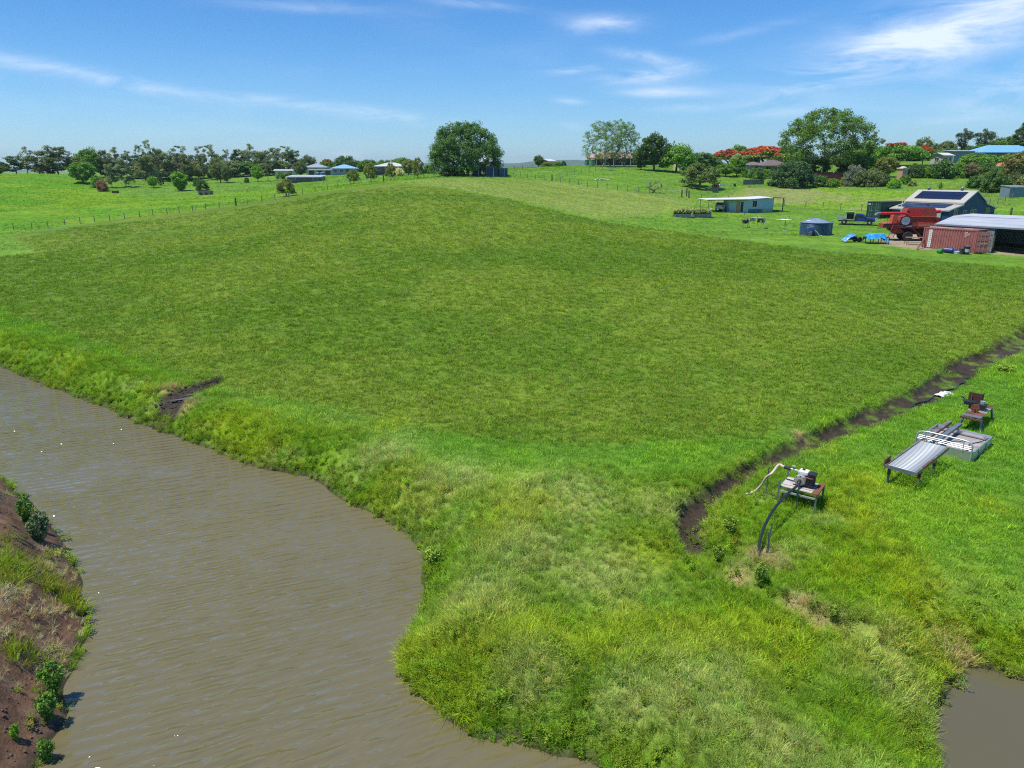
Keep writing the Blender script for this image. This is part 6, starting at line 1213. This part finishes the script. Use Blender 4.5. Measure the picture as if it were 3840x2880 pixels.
def lug_wheel(par, x, y, r, w, rimc):
    wv = MB().lathe([(r*.58, -w/2), (r*.9, -w/2), (r*.96, -w*.42), (r*.96, w*.42), (r*.9, w/2), (r*.58, w/2)], 28, (x, y, r), 'y').build('wheel', 'tyre', par); lg = MB(); n = 22
    for k in range(n):
        a = k*2*math.pi/n
        for s in (-1, 1): lg.box((x+math.cos(a+.12*s)*r*.97, y+s*w*.23, r+math.sin(a+.12*s)*r*.97), (r*.08, w*.46, r*.07), (0, -a, 0))
    lg.build('tread_lug', 'tyre', wv); MB().lathe([(r*.12, -w*.40), (r*.3, -w*.28), (r*.56, -w*.44), (r*.56, w*.44), (r*.3, w*.28), (r*.12, w*.4)], 20, (x, y, r), 'y').build('rim', rimc, wv)
lug_wheel(o, .05, -1.25, .58, .42, cm((.20, .22, .26), .5, .2)); lug_wheel(o, .05, 1.2, .58, .42, cm((.20, .22, .26), .5, .2)); lug_wheel(o, 2.75, -1.35, .88, .6, cm((.22, .20, .18), .6)); lug_wheel(o, 2.75, 1.35, .88, .6, cm((.22, .20, .18), .6))
m = MB(); m.bar((.6, -.9, 1.5), (1.7, -1.0, .6), .14); m.bar((-1.0, -1.0, 1.5), (.05, -1.0, .6), .16); m.bar((.05, -1.0, .58), (.05, 1.0, .58), .2); m.bar((2.75, -1.1, .88), (2.75, 1.1, .88), .28); m.bx(-1.6, -.6, -.95, -.7, .95, 1.4); m.build('running_gear', HR, o)
# ---------------------------------------------------------------- things on the dirt pad
mat('tarp_blue', (0.03, 0.30, 0.70), .35, var=.22, vscale=2.5, col2=(.10, .45, .80), thr=.6); mat('tarp_blue_b', (0.04, 0.22, 0.55), .4, var=.25, vscale=2.5, col2=(.30, .50, .72), thr=.62)
def drape(nx, ny, hx, hy, fn, name, m, par):
    V = []; F = []
    for i in range(nx):
        for j in range(ny): x = -hx+2*hx*i/(nx-1); y = -hy+2*hy*j/(ny-1); V.append((x, y, fn(x, y)))
    for i in range(nx-1):
        for j in range(ny-1): F.append((i*ny+j, (i+1)*ny+j, (i+1)*ny+j+1, i*ny+j+1))
    me = bpy.data.meshes.new(name); me.from_pydata(V, [], F); me.update(); o_ = newobj(name, me, m, par); md = o_.modifiers.new('thick', 'SOLIDIFY'); md.thickness = .02; return o_
def vn(x, y, s): return float(fbm(np.array([x*2.3+s]), np.array([y*2.3+s*3]), 3)[0])-.5
g = gp(3283, 913); tbl = thing('steel_bench', 'black steel bench frame carrying the bright blue tarpaulin', 'bench', g, R(-8))
for x in (-1.35, -.45, .45, 1.35):
    for y in (-.45, .45): MB().bar((x, y, -.1), (x, y, .70), .07).build('leg', 'black_paint', tbl)
MB().bx(-1.42, 1.42, -.5, .5, .70, .76).build('bench_top', 'black_paint', tbl); m = MB()
for y in (-.45, .45): m.bar((-1.35, y, .12), (1.35, y, .12), .05)
m.build('stretcher', 'black_paint', tbl)
tp = drape(34, 18, 1.25, .72, lambda x, y: .79+max(0, .40*(1-abs((x+.1)/1.25)**4)-.5*y*y*abs(y))+.22*vn(x*1.3, y*1.3, 3)-max(0, (abs(y)-.48))*1.5-max(0, abs(x+.1)-1.0)*.6, 'blue_tarpaulin', 'tarp_blue', None); tp.location = g; tp.rotation_euler = (0, 0, R(-8)); tag(tp, 'bright blue tarpaulin crumpled over a load on the steel bench', 'tarpaulin')
g = gp(3196, 908); tr = thing('small_trailer', 'rusty wheeled implement half covered by blue tarpaulin', 'implement', g, R(8)); MB().bx(-.6, .7, -.35, .35, .3, .42).build('frame', 'rust', tr); MB().bar((-.6, 0, .36), (-1.0, 0, .15), .07).build('drawbar', 'rust', tr)
for s in (-1, 1): wv = MB().lathe([(.16, -.12), (.31, -.11), (.33, 0), (.31, .11), (.16, .12)], 18, (.62, s*.48, .33), 'y').build('wheel', 'tyre', tr); MB().lathe([(.155, -.10), (.155, .10)], 12, (.62, s*.48, .33), 'y').build('rim', 'rust', wv)
MB().bx(-.4, .35, -.28, .28, .424, .72).build('engine_block', 'dark_inside', tr)
tp = drape(30, 16, 1.12, .62, lambda x, y: max(.02, .98-.55*abs(x-.12)**1.25*(1.0 if x < 0 else .5)-.55*y*y-max(0, x-.4)*.9+.22*vn(x, y, 8)), 'blue_tarpaulin', 'tarp_blue_b', None); tp.location = g + Vector((-.32, .0, .03)); tp.rotation_euler = (0, 0, R(8)); tag(tp, 'faded blue tarpaulin peaked over the wheeled implement', 'tarpaulin')
g = gp(3427, 916); o = thing('work_table', 'rusty tube framed work table before the harvester wheels', 'table', g, R(-6)); MB().bx(-1.0, 1.0, -.35, .35, .80, .85).build('table_top', cm((.36, .23, .14), .8), o)
for x in (-.95, .95):
    for y in (-.3, .3): MB().bar((x*1.05, y*1.1, -.1), (x, y, .80), .04).build('leg', 'rust', o)
m = MB()
for s in (-1, 1): m.bar((s*.95, -.3, .2), (s*.2, -.3, .8), .03)
m.bar((-1.0, 0, .2), (1.0, 0, .2), .03); m.build('brace', 'rust', o)
m = MB(); m.box((0, 0, .42), (.22, .3, .55), (.3, .4, .2)); m.bar((-.2, 0, .85), (.3, .1, 1.15), .05); 
a = gp(3437, 938); b_ = gp(3462, 925); o = MB().bar((0, 0, 0), (b_.x-a.x+.2, b_.y-a.y, 1.35), .14, .05).build('steel_beam', 'rust'); o.location = a; tag(o, 'rusty steel beam leaning against the red container end', 'beam')
# drums in the grass along the red container
def drum(px, py, label, col, r=.29, h=.88, lie=None, band=None, name='drum', cat='drum', cap=None):
    g = gp(px, py); o = thing(name, label, cat, g); q = thing('x', '', '') if False else None
    b = MB().lathe([(r*.97, 0), (r, .02), (r, h*.31), (r+.015, h*.33), (r, h*.35), (r, h*.65), (r+.015, h*.67), (r, h*.69), (r, h-.02), (r*.97, h), (r*.9, h-.025)], 22).build('body', cm(col, .4, 0, .08), o)
    if band: bb = MB().lathe([(r+.017, h*.30), (r+.019, h*.31), (r+.019, h*.64), (r+.017, h*.65)], 22).build('band', cm(band), o)
    lid = MB().lathe([(r*.88, h-.022), (r*.88, h-.012), (.02, h-.010)], 20).build('lid', cm(cap or [c*.8 for c in col], .4), o); MB().cyl((r*.5, 0, h-.01), (r*.5, 0, h+.02), .04, 8).build('bung', 'black_paint', lid)
    if lie is not None: o.rotation_euler = (R(90), 0, lie); o.location.z += r-.04
    return o
drum(3518, 949, 'bright green drum lying in the grass by the red container', (.02, .30, .06), .27, .5, R(15)); drum(3541, 947, 'navy blue drum lying on its side by the red container', (.03, .035, .16), .30, .85, R(40)); drum(3573, 950, 'bright blue half drum beside the red container', (.02, .15, .50), .33, .48)
g = gp(3590, 953); o = thing('white_tub', 'white plastic tub on the grass by the red container', 'tub', g, R(10)); m = MB(); m.prism([(-.26, 0), (.26, 0), (.30, .26), (-.30, .26)], -.2, .2); m.build('body', 'white_paint', o, bevel=.03); MB().bx(-.32, .32, -.22, .22, .265, .30).build('lid', 'white_paint', o)
g = gp(3604, 954); o = thing('dark_tub', 'dark brown tapered tub beside the white tub', 'tub', g); MB().lathe([(.22, 0), (.26, .62), (.28, .62), (.28, .66), (.24, .66), (.20, .1)], 16).build('body', cm((.05, .045, .042)), o); MB().lathe([(.28, .664), (.25, .70), (.04, .71)], 16).build('lid', cm((.05, .045, .042)), o)
drum(3622, 955, 'black upright drum with white label band by the red container', (.015, .02, .035), .31, .92, None, (.55, .54, .52), cap=(.25, .28, .30))
# black hose reel and rubbish in the pasture
for px, py, lab in ((3148, 706, 'white scrap lying in the rough pasture'),):
    g = gp(px, py); o = MB().prism([(-.25, 0), (.2, 0), (.28, .1), (.1, .22), (-.2, .15)], -.15, .15).build('white_scrap', 'white_paint'); o.location = g; tag(o, lab, 'scrap')
# ---------------------------------------------------------------- the pump on its bench by the drain
BA = R(-34)
a0 = gp(2912, 1872); b0 = gp(3046, 1898); g = (a0+b0)/2; ang = math.atan2(b0.y-a0.y, b0.x-a0.x); L_ = 1.16; Dp = .98; TH = .60
zb_ = (a0.z+b0.z)/2; a0 = Vector(pz(2922, 1824, zb_+TH)); bd = thing('pump_bench', 'low steel bench of angle iron and plank top beside the muddy drain', 'bench', (a0.x, a0.y, zb_), R(-36))
for x, y, h in ((0, 0, .82), (L_, 0, TH), (L_, Dp, TH), (0, Dp, .86)):
    m = MB(); m.bx(x-.03, x+.03, y-.005, y+.005, -.3, h); m.bx(x-.03, x-.02, y+.005, y+.06, -.3, h); m.build('leg', 'steel', bd)
m = MB(); m.bx(.035, L_-.035, -.035, .02, TH-.16, TH-.11); m.bx(.035, L_-.035, Dp-.02, Dp+.035, TH-.10, TH-.05); m.bx(.0, .05, .03, Dp-.03, TH-.06, TH-.01); m.build('rail', 'galv', bd); 
mat('sheet_top', (.46, .42, .38), .7, var=.15, vscale=3, col2=(.36, .26, .19), thr=.62)
MB().bx(.02, L_-.16, .05, .215, TH, TH+.022).build('plank', 'sheet_top', bd); MB().bx(.02, L_-.16, .255, .68, TH, TH+.022).build('plank', 'sheet_top', bd); MB().bx(.02, L_-.16, .72, .93, TH, TH+.022).build('plank', 'sheet_top', bd)
MB().bx(L_-.155, L_-.02, .03, Dp, TH-.002, TH+.02).build('rusty_plate', 'rust', bd); MB().bar((L_+.015, -.05, TH+.015), (L_+.015, Dp+.06, TH+.015), .06, .05).build('end_rail', 'rust', bd)
# engine pump
pp = thing('water_pump', 'petrol water pump with white tank and red-brown engine on the bench', 'pump', bd.location, 0); pp.rotation_euler = bd.rotation_euler; zt = TH+.026
PX, PY = .62, .50
mat('engine_red', (.13, .045, .05), .5, var=.2); mat('cast_grey', (.40, .40, .36), .5, .3, var=.15); mat('tank_white', (.78, .75, .74), .35, var=.05)
m = MB(); m.bx(PX-.28, PX+.36, PY-.16, PY-.12, zt, zt+.03); m.bx(PX-.28, PX+.36, PY+.12, PY+.16, zt, zt+.03); m.build('skid', 'black_paint', pp)
vol = MB().lathe([(.06, -.11), (.17, -.09), (.185, -.02), (.17, .06), (.10, .10)], 22, (PX-.08, PY-.10, zt+.21), 'y').build('volute', 'cast_grey', pp, smooth=True)
bl_ = MB()
for k in range(8): a = k*math.pi/4; bl_.cyl((PX-.08+.165*math.cos(a), PY-.215, zt+.21+.165*math.sin(a)), (PX-.08+.165*math.cos(a), PY-.19, zt+.21+.165*math.sin(a)), .014, 6)
bl_.build('bolt', 'black_paint', vol); MB().cyl((PX-.08, PY-.32, zt+.18), (PX-.08, PY-.2, zt+.21), .06, 12).build('suction_port', 'black_paint', vol)
MB().bx(PX+.02, PX+.30, PY-.13, PY+.16, zt+.03, zt+.34).build('engine_block', 'engine_red', pp, bevel=.02); fn = MB()
for k in range(6): fn.bx(PX+.10, PX+.335, PY-.15, PY+.18, zt+.10+k*.04, zt+.115+k*.04)
fn.build('cooling_fin', 'black_paint', pp); MB().bx(PX+.14, PX+.36, PY-.10, PY+.20, zt+.36, zt+.47).build('muffler', 'black_paint', pp, bevel=.015)
ft = MB().bx(PX-.18, PX+.12, PY-.06, PY+.22, zt+.36, zt+.50).build('fuel_tank', 'tank_white', pp, bevel=.035); MB().cyl((PX-.05, PY+.08, zt+.50), (PX-.05, PY+.08, zt+.53), .05, 12).build('fuel_cap', 'black_paint', ft); MB().lathe([(.12, -.03), (.13, 0), (.1, .03)], 16, (PX+.16, PY+.20, zt+.2), 'y').build('recoil_starter', 'black_paint', pp); MB().tube([(PX-.10, PY-.05, zt+.3), (PX-.16, PY-.02, zt+.42), (PX-.24, PY+.0, zt+.46)], .05, 10).build('outlet_elbow', 'cast_grey', pp)
MB().cyl((PX-.23, PY, zt+.46), (PX-.45, PY+.02, zt+.46), .035, 10).build('outlet_pipe', 'cast_grey', pp); MB().cyl((PX-.36, PY+.01, zt+.46), (PX-.36, PY+.01, zt+.57), .02, 8).build('valve_stem', 'galv', pp); MB().cyl((PX-.36, PY+.01, zt+.57), (PX-.36, PY+.01, zt+.59), .06, 10).build('valve_wheel', 'galv', pp); MB().cyl((PX-.45, PY+.02, zt+.46), (PX-.68, PY+.05, zt+.46), .058, 12).build('rubber_coupling', 'black_rubber', pp); MB().cyl((PX-.665, PY+.05, zt+.46), (PX-.685, PY+.05, zt+.46), .062, 12).build('hose_clamp', 'galv', pp)
MW = Matrix.Translation(bd.location) @ Matrix.Rotation(bd.rotation_euler.z, 4, 'Z')
def spline(P, n=8):
    P = [Vector(p) for p in P]; P = [P[0]*2-P[1]] + P + [P[-1]*2-P[-2]]; out = []
    for i in range(1, len(P)-2):
        for k in range(n):
            t = k/n; a, b, c, d = P[i-1:i+3]; out.append(.5*((2*b)+(c-a)*t+(2*a-5*b+4*c-d)*t*t+(3*b-a-3*c+d)*t**3))
    return out + [P[-2]]
def wtube(name, P, r, m, label, cat, n=10):
    P = spline(P); o = P[0]; t = MB().tube([p-o for p in P], r, n).build(name, m, None, smooth=True); t.location = o; return tag(t, label, cat)
s0 = MW @ Vector((PX-.69, PY+.05, zt+.46)); s1 = MW @ Vector((PX-.86, PY+.09, zt+.47)); zg = bd.location.z
mat('cream_hose', (.56, .46, .34), .6, var=.15)
wtube('cream_hose', [s0, s1] + [Vector(pz(a, b, zg+c)) for a, b, c in ((2895, 1774, 1.02), (2874, 1790, .82), (2858, 1815, .5), (2836, 1838, .2), (2812, 1850, .06), (2796, 1853, .03))], .042, 'cream_hose', 'cream delivery hose curving from the pump to the drain', 'hose')
s0 = MW @ Vector((PX-.08, PY-.31, zt+.18)); k1 = gp(2876, 2000); k2 = gp(2866, 2066); k3 = gp(2850, 2120)
wtube('suction_hose', [s0, s0+Vector((-.1, -.14, -.05)), s0.lerp(k1+Vector((0, 0, .55)), .5)+Vector((-.05, 0, .02)), k1+Vector((0, 0, .52)), k2+Vector((-.12, .1, .25)), k3+Vector((0, 0, -.05)), k3+Vector((.02, -.3, -.25))], .043, 'black_pipe', 'thick black suction hose sagging from the pump into the drain', 'hose')
def stake(px, py, h, lean, label, w=.05, m='steel'):
    g = gp(px, py); o = MB().bx(-w/2, w/2, -.006, .006, -.35, h).bx(-.006, .006, -w/2, -.0065, -.35, h).build('steel_stake', m); o.location = g; o.rotation_euler = (lean[0], lean[1], R(20)); tag(o, label, 'stake'); return o
stake(2874, 2074, .95, (0, R(5)), 'upright steel stake propping the black hose'); stake(2880, 2076, .7, (0, R(-4)), 'short steel stake beside the hose prop'); stake(2873, 1850, .98, (0, 0), 'steel picket beside the cream hose', .045); stake(2984, 1908, .95, (0, 0), 'thin steel rod standing before the pump bench', .03)
# ---------------------------------------------------------------- roller conveyor table
c0_ = gp(3333, 1792); e_ = Vector((math.cos(R(43.5)), math.sin(R(43.5)), 0)); n_ = Vector((math.cos(R(-46.5)), math.sin(R(-46.5)), 0))
CH = .74; p0 = pz(3325, 1742, c0_.z+CH); cv = thing('roller_table', 'steel roller conveyor table with pale rollers and rusty rails', 'conveyor', (p0[0], p0[1], c0_.z), R(43.5)); CL, CWd = 3.42, .92
# local x away along the rollers' run, local -y across; near end at x=0, the far side rail at y=0
NR = 26
RM = MB().lathe([(.012, -CWd/2+.02), (.034, -CWd/2+.045), (.034, CWd/2-.045), (.012, CWd/2-.02)], 10, (0, 0, 0), 'y').mesh('roller'); RM.materials.append(MAT['roller']); RM.polygons.foreach_set('use_smooth', [True]*len(RM.polygons))
for i in range(NR): r_ = newobj('roller', RM, None, cv); r_.location = (.10+(CL-.2)*i/(NR-1), -CWd/2, CH-.035)
for y, mt in ((0.02, 'rusty_steel'), (-CWd-.02, 'rusty_steel')): m = MB(); m.bx(0, CL, y-.03, y+.03, CH-.012, CH+.002); m.bx(0, CL, (y+.016 if y > 0 else y-.03), (y+.03 if y > 0 else y-.016), CH-.12, CH-.0125); m.build('side_rail', mt, cv)
m = MB(); m.bx(-.03, .0, -CWd-.05, .05, CH-.12, CH-.002); m.build('end_rail', 'steel', cv); MB().bx(.0, .5, .055, .095, CH-.08, CH+.17).build('end_stop', 'rust', cv)
for x, y in ((.25, -.04), (.62, -CWd+.03), (2.2, -CWd+.03), (2.2, -.04)):
    lg_ = MB().bx(x-.035, x+.035, y-.035, y+.035, -.3, CH-.14).build('leg', 'steel', cv); MB().bx(x-.045, x+.045, y-.045, y+.045, CH-.42, CH-.125).build('leg_socket', 'rust', lg_)
# ---------------------------------------------------------------- alloy ute tray lying on the grass
tz = gp(3648, 1722).z; q = pz(3650, 1699, tz+.38); tr = thing('ute_tray', 'dismounted alloy truck tray with tube headboard hoop lying on grass', 'truck tray', (q[0], q[1], tz), R(43)); TL, TW = 2.55, 2.02
# local x away along the open side, local y back along the headboard
al = 'aluminium'; mat('tray_floor', (.40, .37, .34), .6, .2, var=.2, vscale=2, col2=(.22, .085, .05), thr=.63, c2scale=1.1)
MB().bx(.03, TL-.03, .03, TW-.03, .10, .15).build('floor', 'tray_floor', tr)
def board(nm, x0, x1, y0, y1, par=tr): b = MB().bx(x0, x1, y0, y1, -.02, .38); o_ = b.build(nm, al, par); return o_
b1 = board('side_board', 0, TL, 0, .035); b2 = board('headboard', -.005, .03, .04, TW-.04); b3 = board('side_board', 0, TL, TW-.035, TW); b4 = board('tail_board', TL-.035, TL+.005, .04, TW-.04)
MB().bx(.0, TL, .0385, .075, .22, .34).build('rib', al, b1); MB().bx(TL-.11, TL-.037, .08, TW-.08, .24, .33).build('rib', cm((.75, .74, .82), .2, .9), b4)
for x in (.75, 1.7): MB().bx(x-.02, x+.02, -.03, -.003, -.02, .36).build('latch', 'galv', b1)
MB().bx(.05, TL-.05, -.02, -.003, .10, .13).build('rope_rail', 'galv', b1)
hp = MB().tube(spline([(-.02, .05, .0), (-.02, .05, .45), (-.02, .08, .68), (-.02, .30, .78), (-.02, 1.0, .79), (-.02, TW-.35, .78), (-.02, TW-.10, .68), (-.02, TW-.05, .45), (-.02, TW-.05, .0)], 5), .03, 10).build('hoop', 'galv', tr, smooth=True)
for y in (.35, TW-.35): MB().cyl((-.02, y, .36), (-.02, y, .78), .018, 8).build('upright', 'galv', hp)
for z in (.46, .53, .60): MB().cyl((-.02, .06, z), (-.02, TW-.06, z), .009, 6).build('bar', 'galv', hp)
for y, lab in ((1.55, 'grey steel channel lying across the truck tray'), (1.18, 'second grey steel channel lying beside the other across the tray')):
    o = thing('steel_channel', lab, 'beam', tr.location, tr.rotation_euler.z); z = .40
    m = MB(); m.bx(-.05, 2.95, y+.04, y+.2, z+.09, z+.105); m.bx(-.05, 2.95, y+.04, y+.052, z, z+.0895); m.bx(-.05, 2.95, y+.188, y+.2, z, z+.0895); m.build('channel', 'rusty_steel' if y > 1.3 else 'steel', o)
    MB().bx(2.94, 2.955, y+.055, y+.185, z+.005, z+.085).build('end_plate', 'dark_inside', o)
hl_ = MB().tube(spline([(TW*.5+.62*math.cos(a), .75+.42*math.sin(a), .17+.01*math.sin(3*a)) for a in [i*.52 for i in range(12)]] + [(2.2, .25, .2), (2.5, -.02, .38)], 4), .017, 6).build('hose_loop', 'black_rubber', None, smooth=True); hl_.location = tr.location; hl_.rotation_euler = tr.rotation_euler; tag(hl_, 'dark hose looped on the floor of the truck tray', 'hose')
# ---------------------------------------------------------------- rusty saw bench with engine
k0 = gp(3672, 1622); sb = thing('saw_bench', 'rusty engine bench with upright steel guard plate beside the truck tray', 'saw bench', (k0.x, k0.y, k0.z), R(45)); SH_ = .62
# local x away, y to the other side
for x0, y0, x1, y1 in ((-.1, -.12, .05, .06), (-.1, .82, .05, .64), (1.95, -.12, 1.8, .06), (1.95, .82, 1.8, .64)): MB().bar((x0, y0, -.25), (x1, y1, SH_), .10, .05).build('leg', 'steel', sb)
MB().bx(-.15, -.09, -.05, .76, SH_-.12, SH_-.05).build('cross_bar', 'rust', sb)
for y in (.06, .54): MB().bx(-.12, 1.9, y, y+.1, SH_-.06, SH_).build('side_rail', 'steel', sb)
for x0, x1, mt in ((-.12, .22, 'steel'), (.23, .72, 'rust'), (.74, 1.0, 'galv'), (1.42, 1.6, 'galv'), (1.61, 2.1, 'rust')): MB().bx(x0, x1, .02, .7, SH_+.002, SH_+.018).build('top_plate', mt, sb)
gd_ = MB(); gd_.bx(1.55, 1.58, .42, .92, SH_+.02, SH_+.60); gd_.bx(1.585, 1.9, .42, .45, SH_+.02, SH_+.58); gd_.build('guard_plate', cm((.085, .032, .025), .85), sb)
MB().bx(1.0, 1.40, .15, .75, SH_+.02, SH_+.28).build('engine_block', 'black_paint', sb, bevel=.02); MB().bx(.95, 1.25, .5, .95, SH_+.18, SH_+.36).build('air_cleaner', 'black_paint', sb, bevel=.03); MB().cyl((1.2, .3, SH_+.28), (1.2, .3, SH_+.40), .09, 12).build('cylinder_head', 'galv', sb); MB().tube(spline([(1.1, .9, SH_+.3), (1.05, 1.05, SH_+.48), (.85, 1.0, SH_+.45), (.8, .85, SH_+.3)], 4), .02, 6).build('pull_handle', 'black_paint', sb); MB().lathe([(.03, -.03), (.17, -.03), (.17, .03), (.03, .03)], 18, (.62, .42, SH_+.2), 'x').build('pulley', 'rust', sb); MB().bx(.55, .69, .3, .5, SH_+.02, SH_+.22).build('bearing_block', 'rust', sb); MB().cyl((.45, .42, SH_+.2), (1.0, .42, SH_+.2), .025, 8).build('shaft', 'rust', sb); MB().bar((1.45, .75, SH_+.02), (1.5, .8, SH_+.5), .05).build('lever', 'rust', sb)
# ---------------------------------------------------------------- drain: poly pipe, plastic sheet, puddles
pts = [gp(a, b)+Vector((0, 0, .045)) for a, b in [(3418,1517),(3440,1500),(3480,1490),(3515,1465),(3550,1450),(3590,1440),(3600,1425),(3630,1418),(3655,1414)]]
wtube('poly_pipe', pts, .035, 'black_pipe', 'black poly pipe snaking along the muddy drain', 'pipe', 8)
wtube('poly_pipe', [gp(a, b)+Vector((0, 0, .03)) for a, b in [(3625,1405),(3660,1400),(3700,1392),(3760,1372),(3800,1335),(3840,1310)]], .022, 'black_pipe', 'thinner black pipe further up the muddy drain', 'pipe', 8)
g = gp(3545, 1470); pl_ = drape(26, 18, .48, .26, lambda x, y: .06+.16*max(0, 1-abs(y)*2.2)*max(0, 1-abs(x)*.9)+.35*max(0, vn(x*4, y*4, 4))-.02, 'plastic_sheet', cm((.72, .75, .78), .25), None); pl_.location = g; pl_.rotation_euler = (0, 0, R(28)); tag(pl_, 'crumpled white plastic sheet lying beside the muddy drain', 'plastic sheet')
for px, py, rx, ry, rz, lab in ((735, 1478, .55, .12, 24, 'puddle'), (690, 1496, .6, .13, 28, 'puddle')):
    g = gp(px, py); m = flat_poly('puddle', [(rx*math.cos(a)*(1+.15*math.sin(3*a)), ry*math.sin(a)*(1+.2*math.cos(2*a))) for a in [i*math.pi/9 for i in range(18)]], 0, 'pond_water'); m.location = g+Vector((0, 0, .05)); m.rotation_euler.z = R(rz); tag(m, 'sky-lit puddle on the mud patch', 'puddle', kind='structure')
# clods of dark earth on the mud patch and the dirt bank
rr = random.Random(12); CLOD = MB().lathe([(.04, -.06), (.10, -.03), (.11, .02), (.05, .07)], 6).mesh('clods')
def clods(name, pts, label, mt):
    m = MB()
    for p, s in pts:
        m.lathe([(s*.3, -s*.5), (s*rr.uniform(.8, 1.1), -s*.2), (s*rr.uniform(.7, 1.), s*.2), (s*.3, s*rr.uniform(.4, .7))], 6, (p.x+rr.gauss(0, .01), p.y, p.z+s*.1))
    tag(m.build(name, mt), label, 'soil', kind='stuff')
mat('dark_earth', (.035, .026, .022), .9, var=.3); mat('brown_earth', (.12, .07, .042), .95, var=.3)
P_m = []
for _ in range(150):
    t = rr.random(); q = gp(560+270*t+rr.gauss(0, 12), 1540-104*t+rr.gauss(0, 10)-12); P_m.append((q, rr.uniform(.03, .10)))
clods('earth_clods', P_m, 'dark clods of earth on the mud patch by the paddock', 'dark_earth')
P_m = []
for _ in range(220):
    q = gp(rr.uniform(0, 170), rr.uniform(1870, 2870)); P_m.append((q, rr.uniform(.012, .04)))
clods('earth_clods', P_m, 'brown clods scattered over the dirt bank', 'brown_earth')
# distant blue hills
def hills(name, y, zt, seed, label, x0, x1):
    r = np.random.default_rng(seed); n = 160; X = np.linspace(x0, x1, n); rows = []
    for k, (f, dy) in enumerate(((0, -900), (.6, -300), (1, 0), (.7, 300), (0, 900))):
        hgt = (fbm(X*0.0009+seed, X*0+3.1+k*.05, 4)-.25)*zt*1.6*f; rows.append(np.stack([X, np.full(n, y+dy), np.maximum(hgt, -2)], 1))
    A = np.array(rows); me = grid_mesh(name, A[..., 0], A[..., 1], A[..., 2]); me.materials.append(MAT['far_hill']); tag(newobj(name, me), label, 'hills', kind='structure')
mat('far_hill', (.05, .09, .03), .95, var=.3, vscale=.004)
hills('distant_hills', 5200, 105, 3, 'low distant wooded hills on the horizon', -8000, 8000)

# ---------------------------------------------------------------- air
m = bpy.data.materials.new('haze'); m.use_nodes = True; nt = m.node_tree; nt.nodes.clear(); out = nt.nodes.new('ShaderNodeOutputMaterial'); pv = nt.nodes.new('ShaderNodeVolumePrincipled')
pv.inputs['Color'].default_value = (0.72, 0.88, 1.0, 1); pv.inputs['Density'].default_value = 0.00009; pv.inputs['Anisotropy'].default_value = 0.3; nt.links.new(pv.outputs[0], out.inputs['Volume']); MAT['haze'] = m
hz = MB().bx(-9300, 9300, -9300, 9300, -4, 170).build('haze', 'haze'); tag(hz, 'thin blue haze over the far hills', 'haze', kind='stuff')
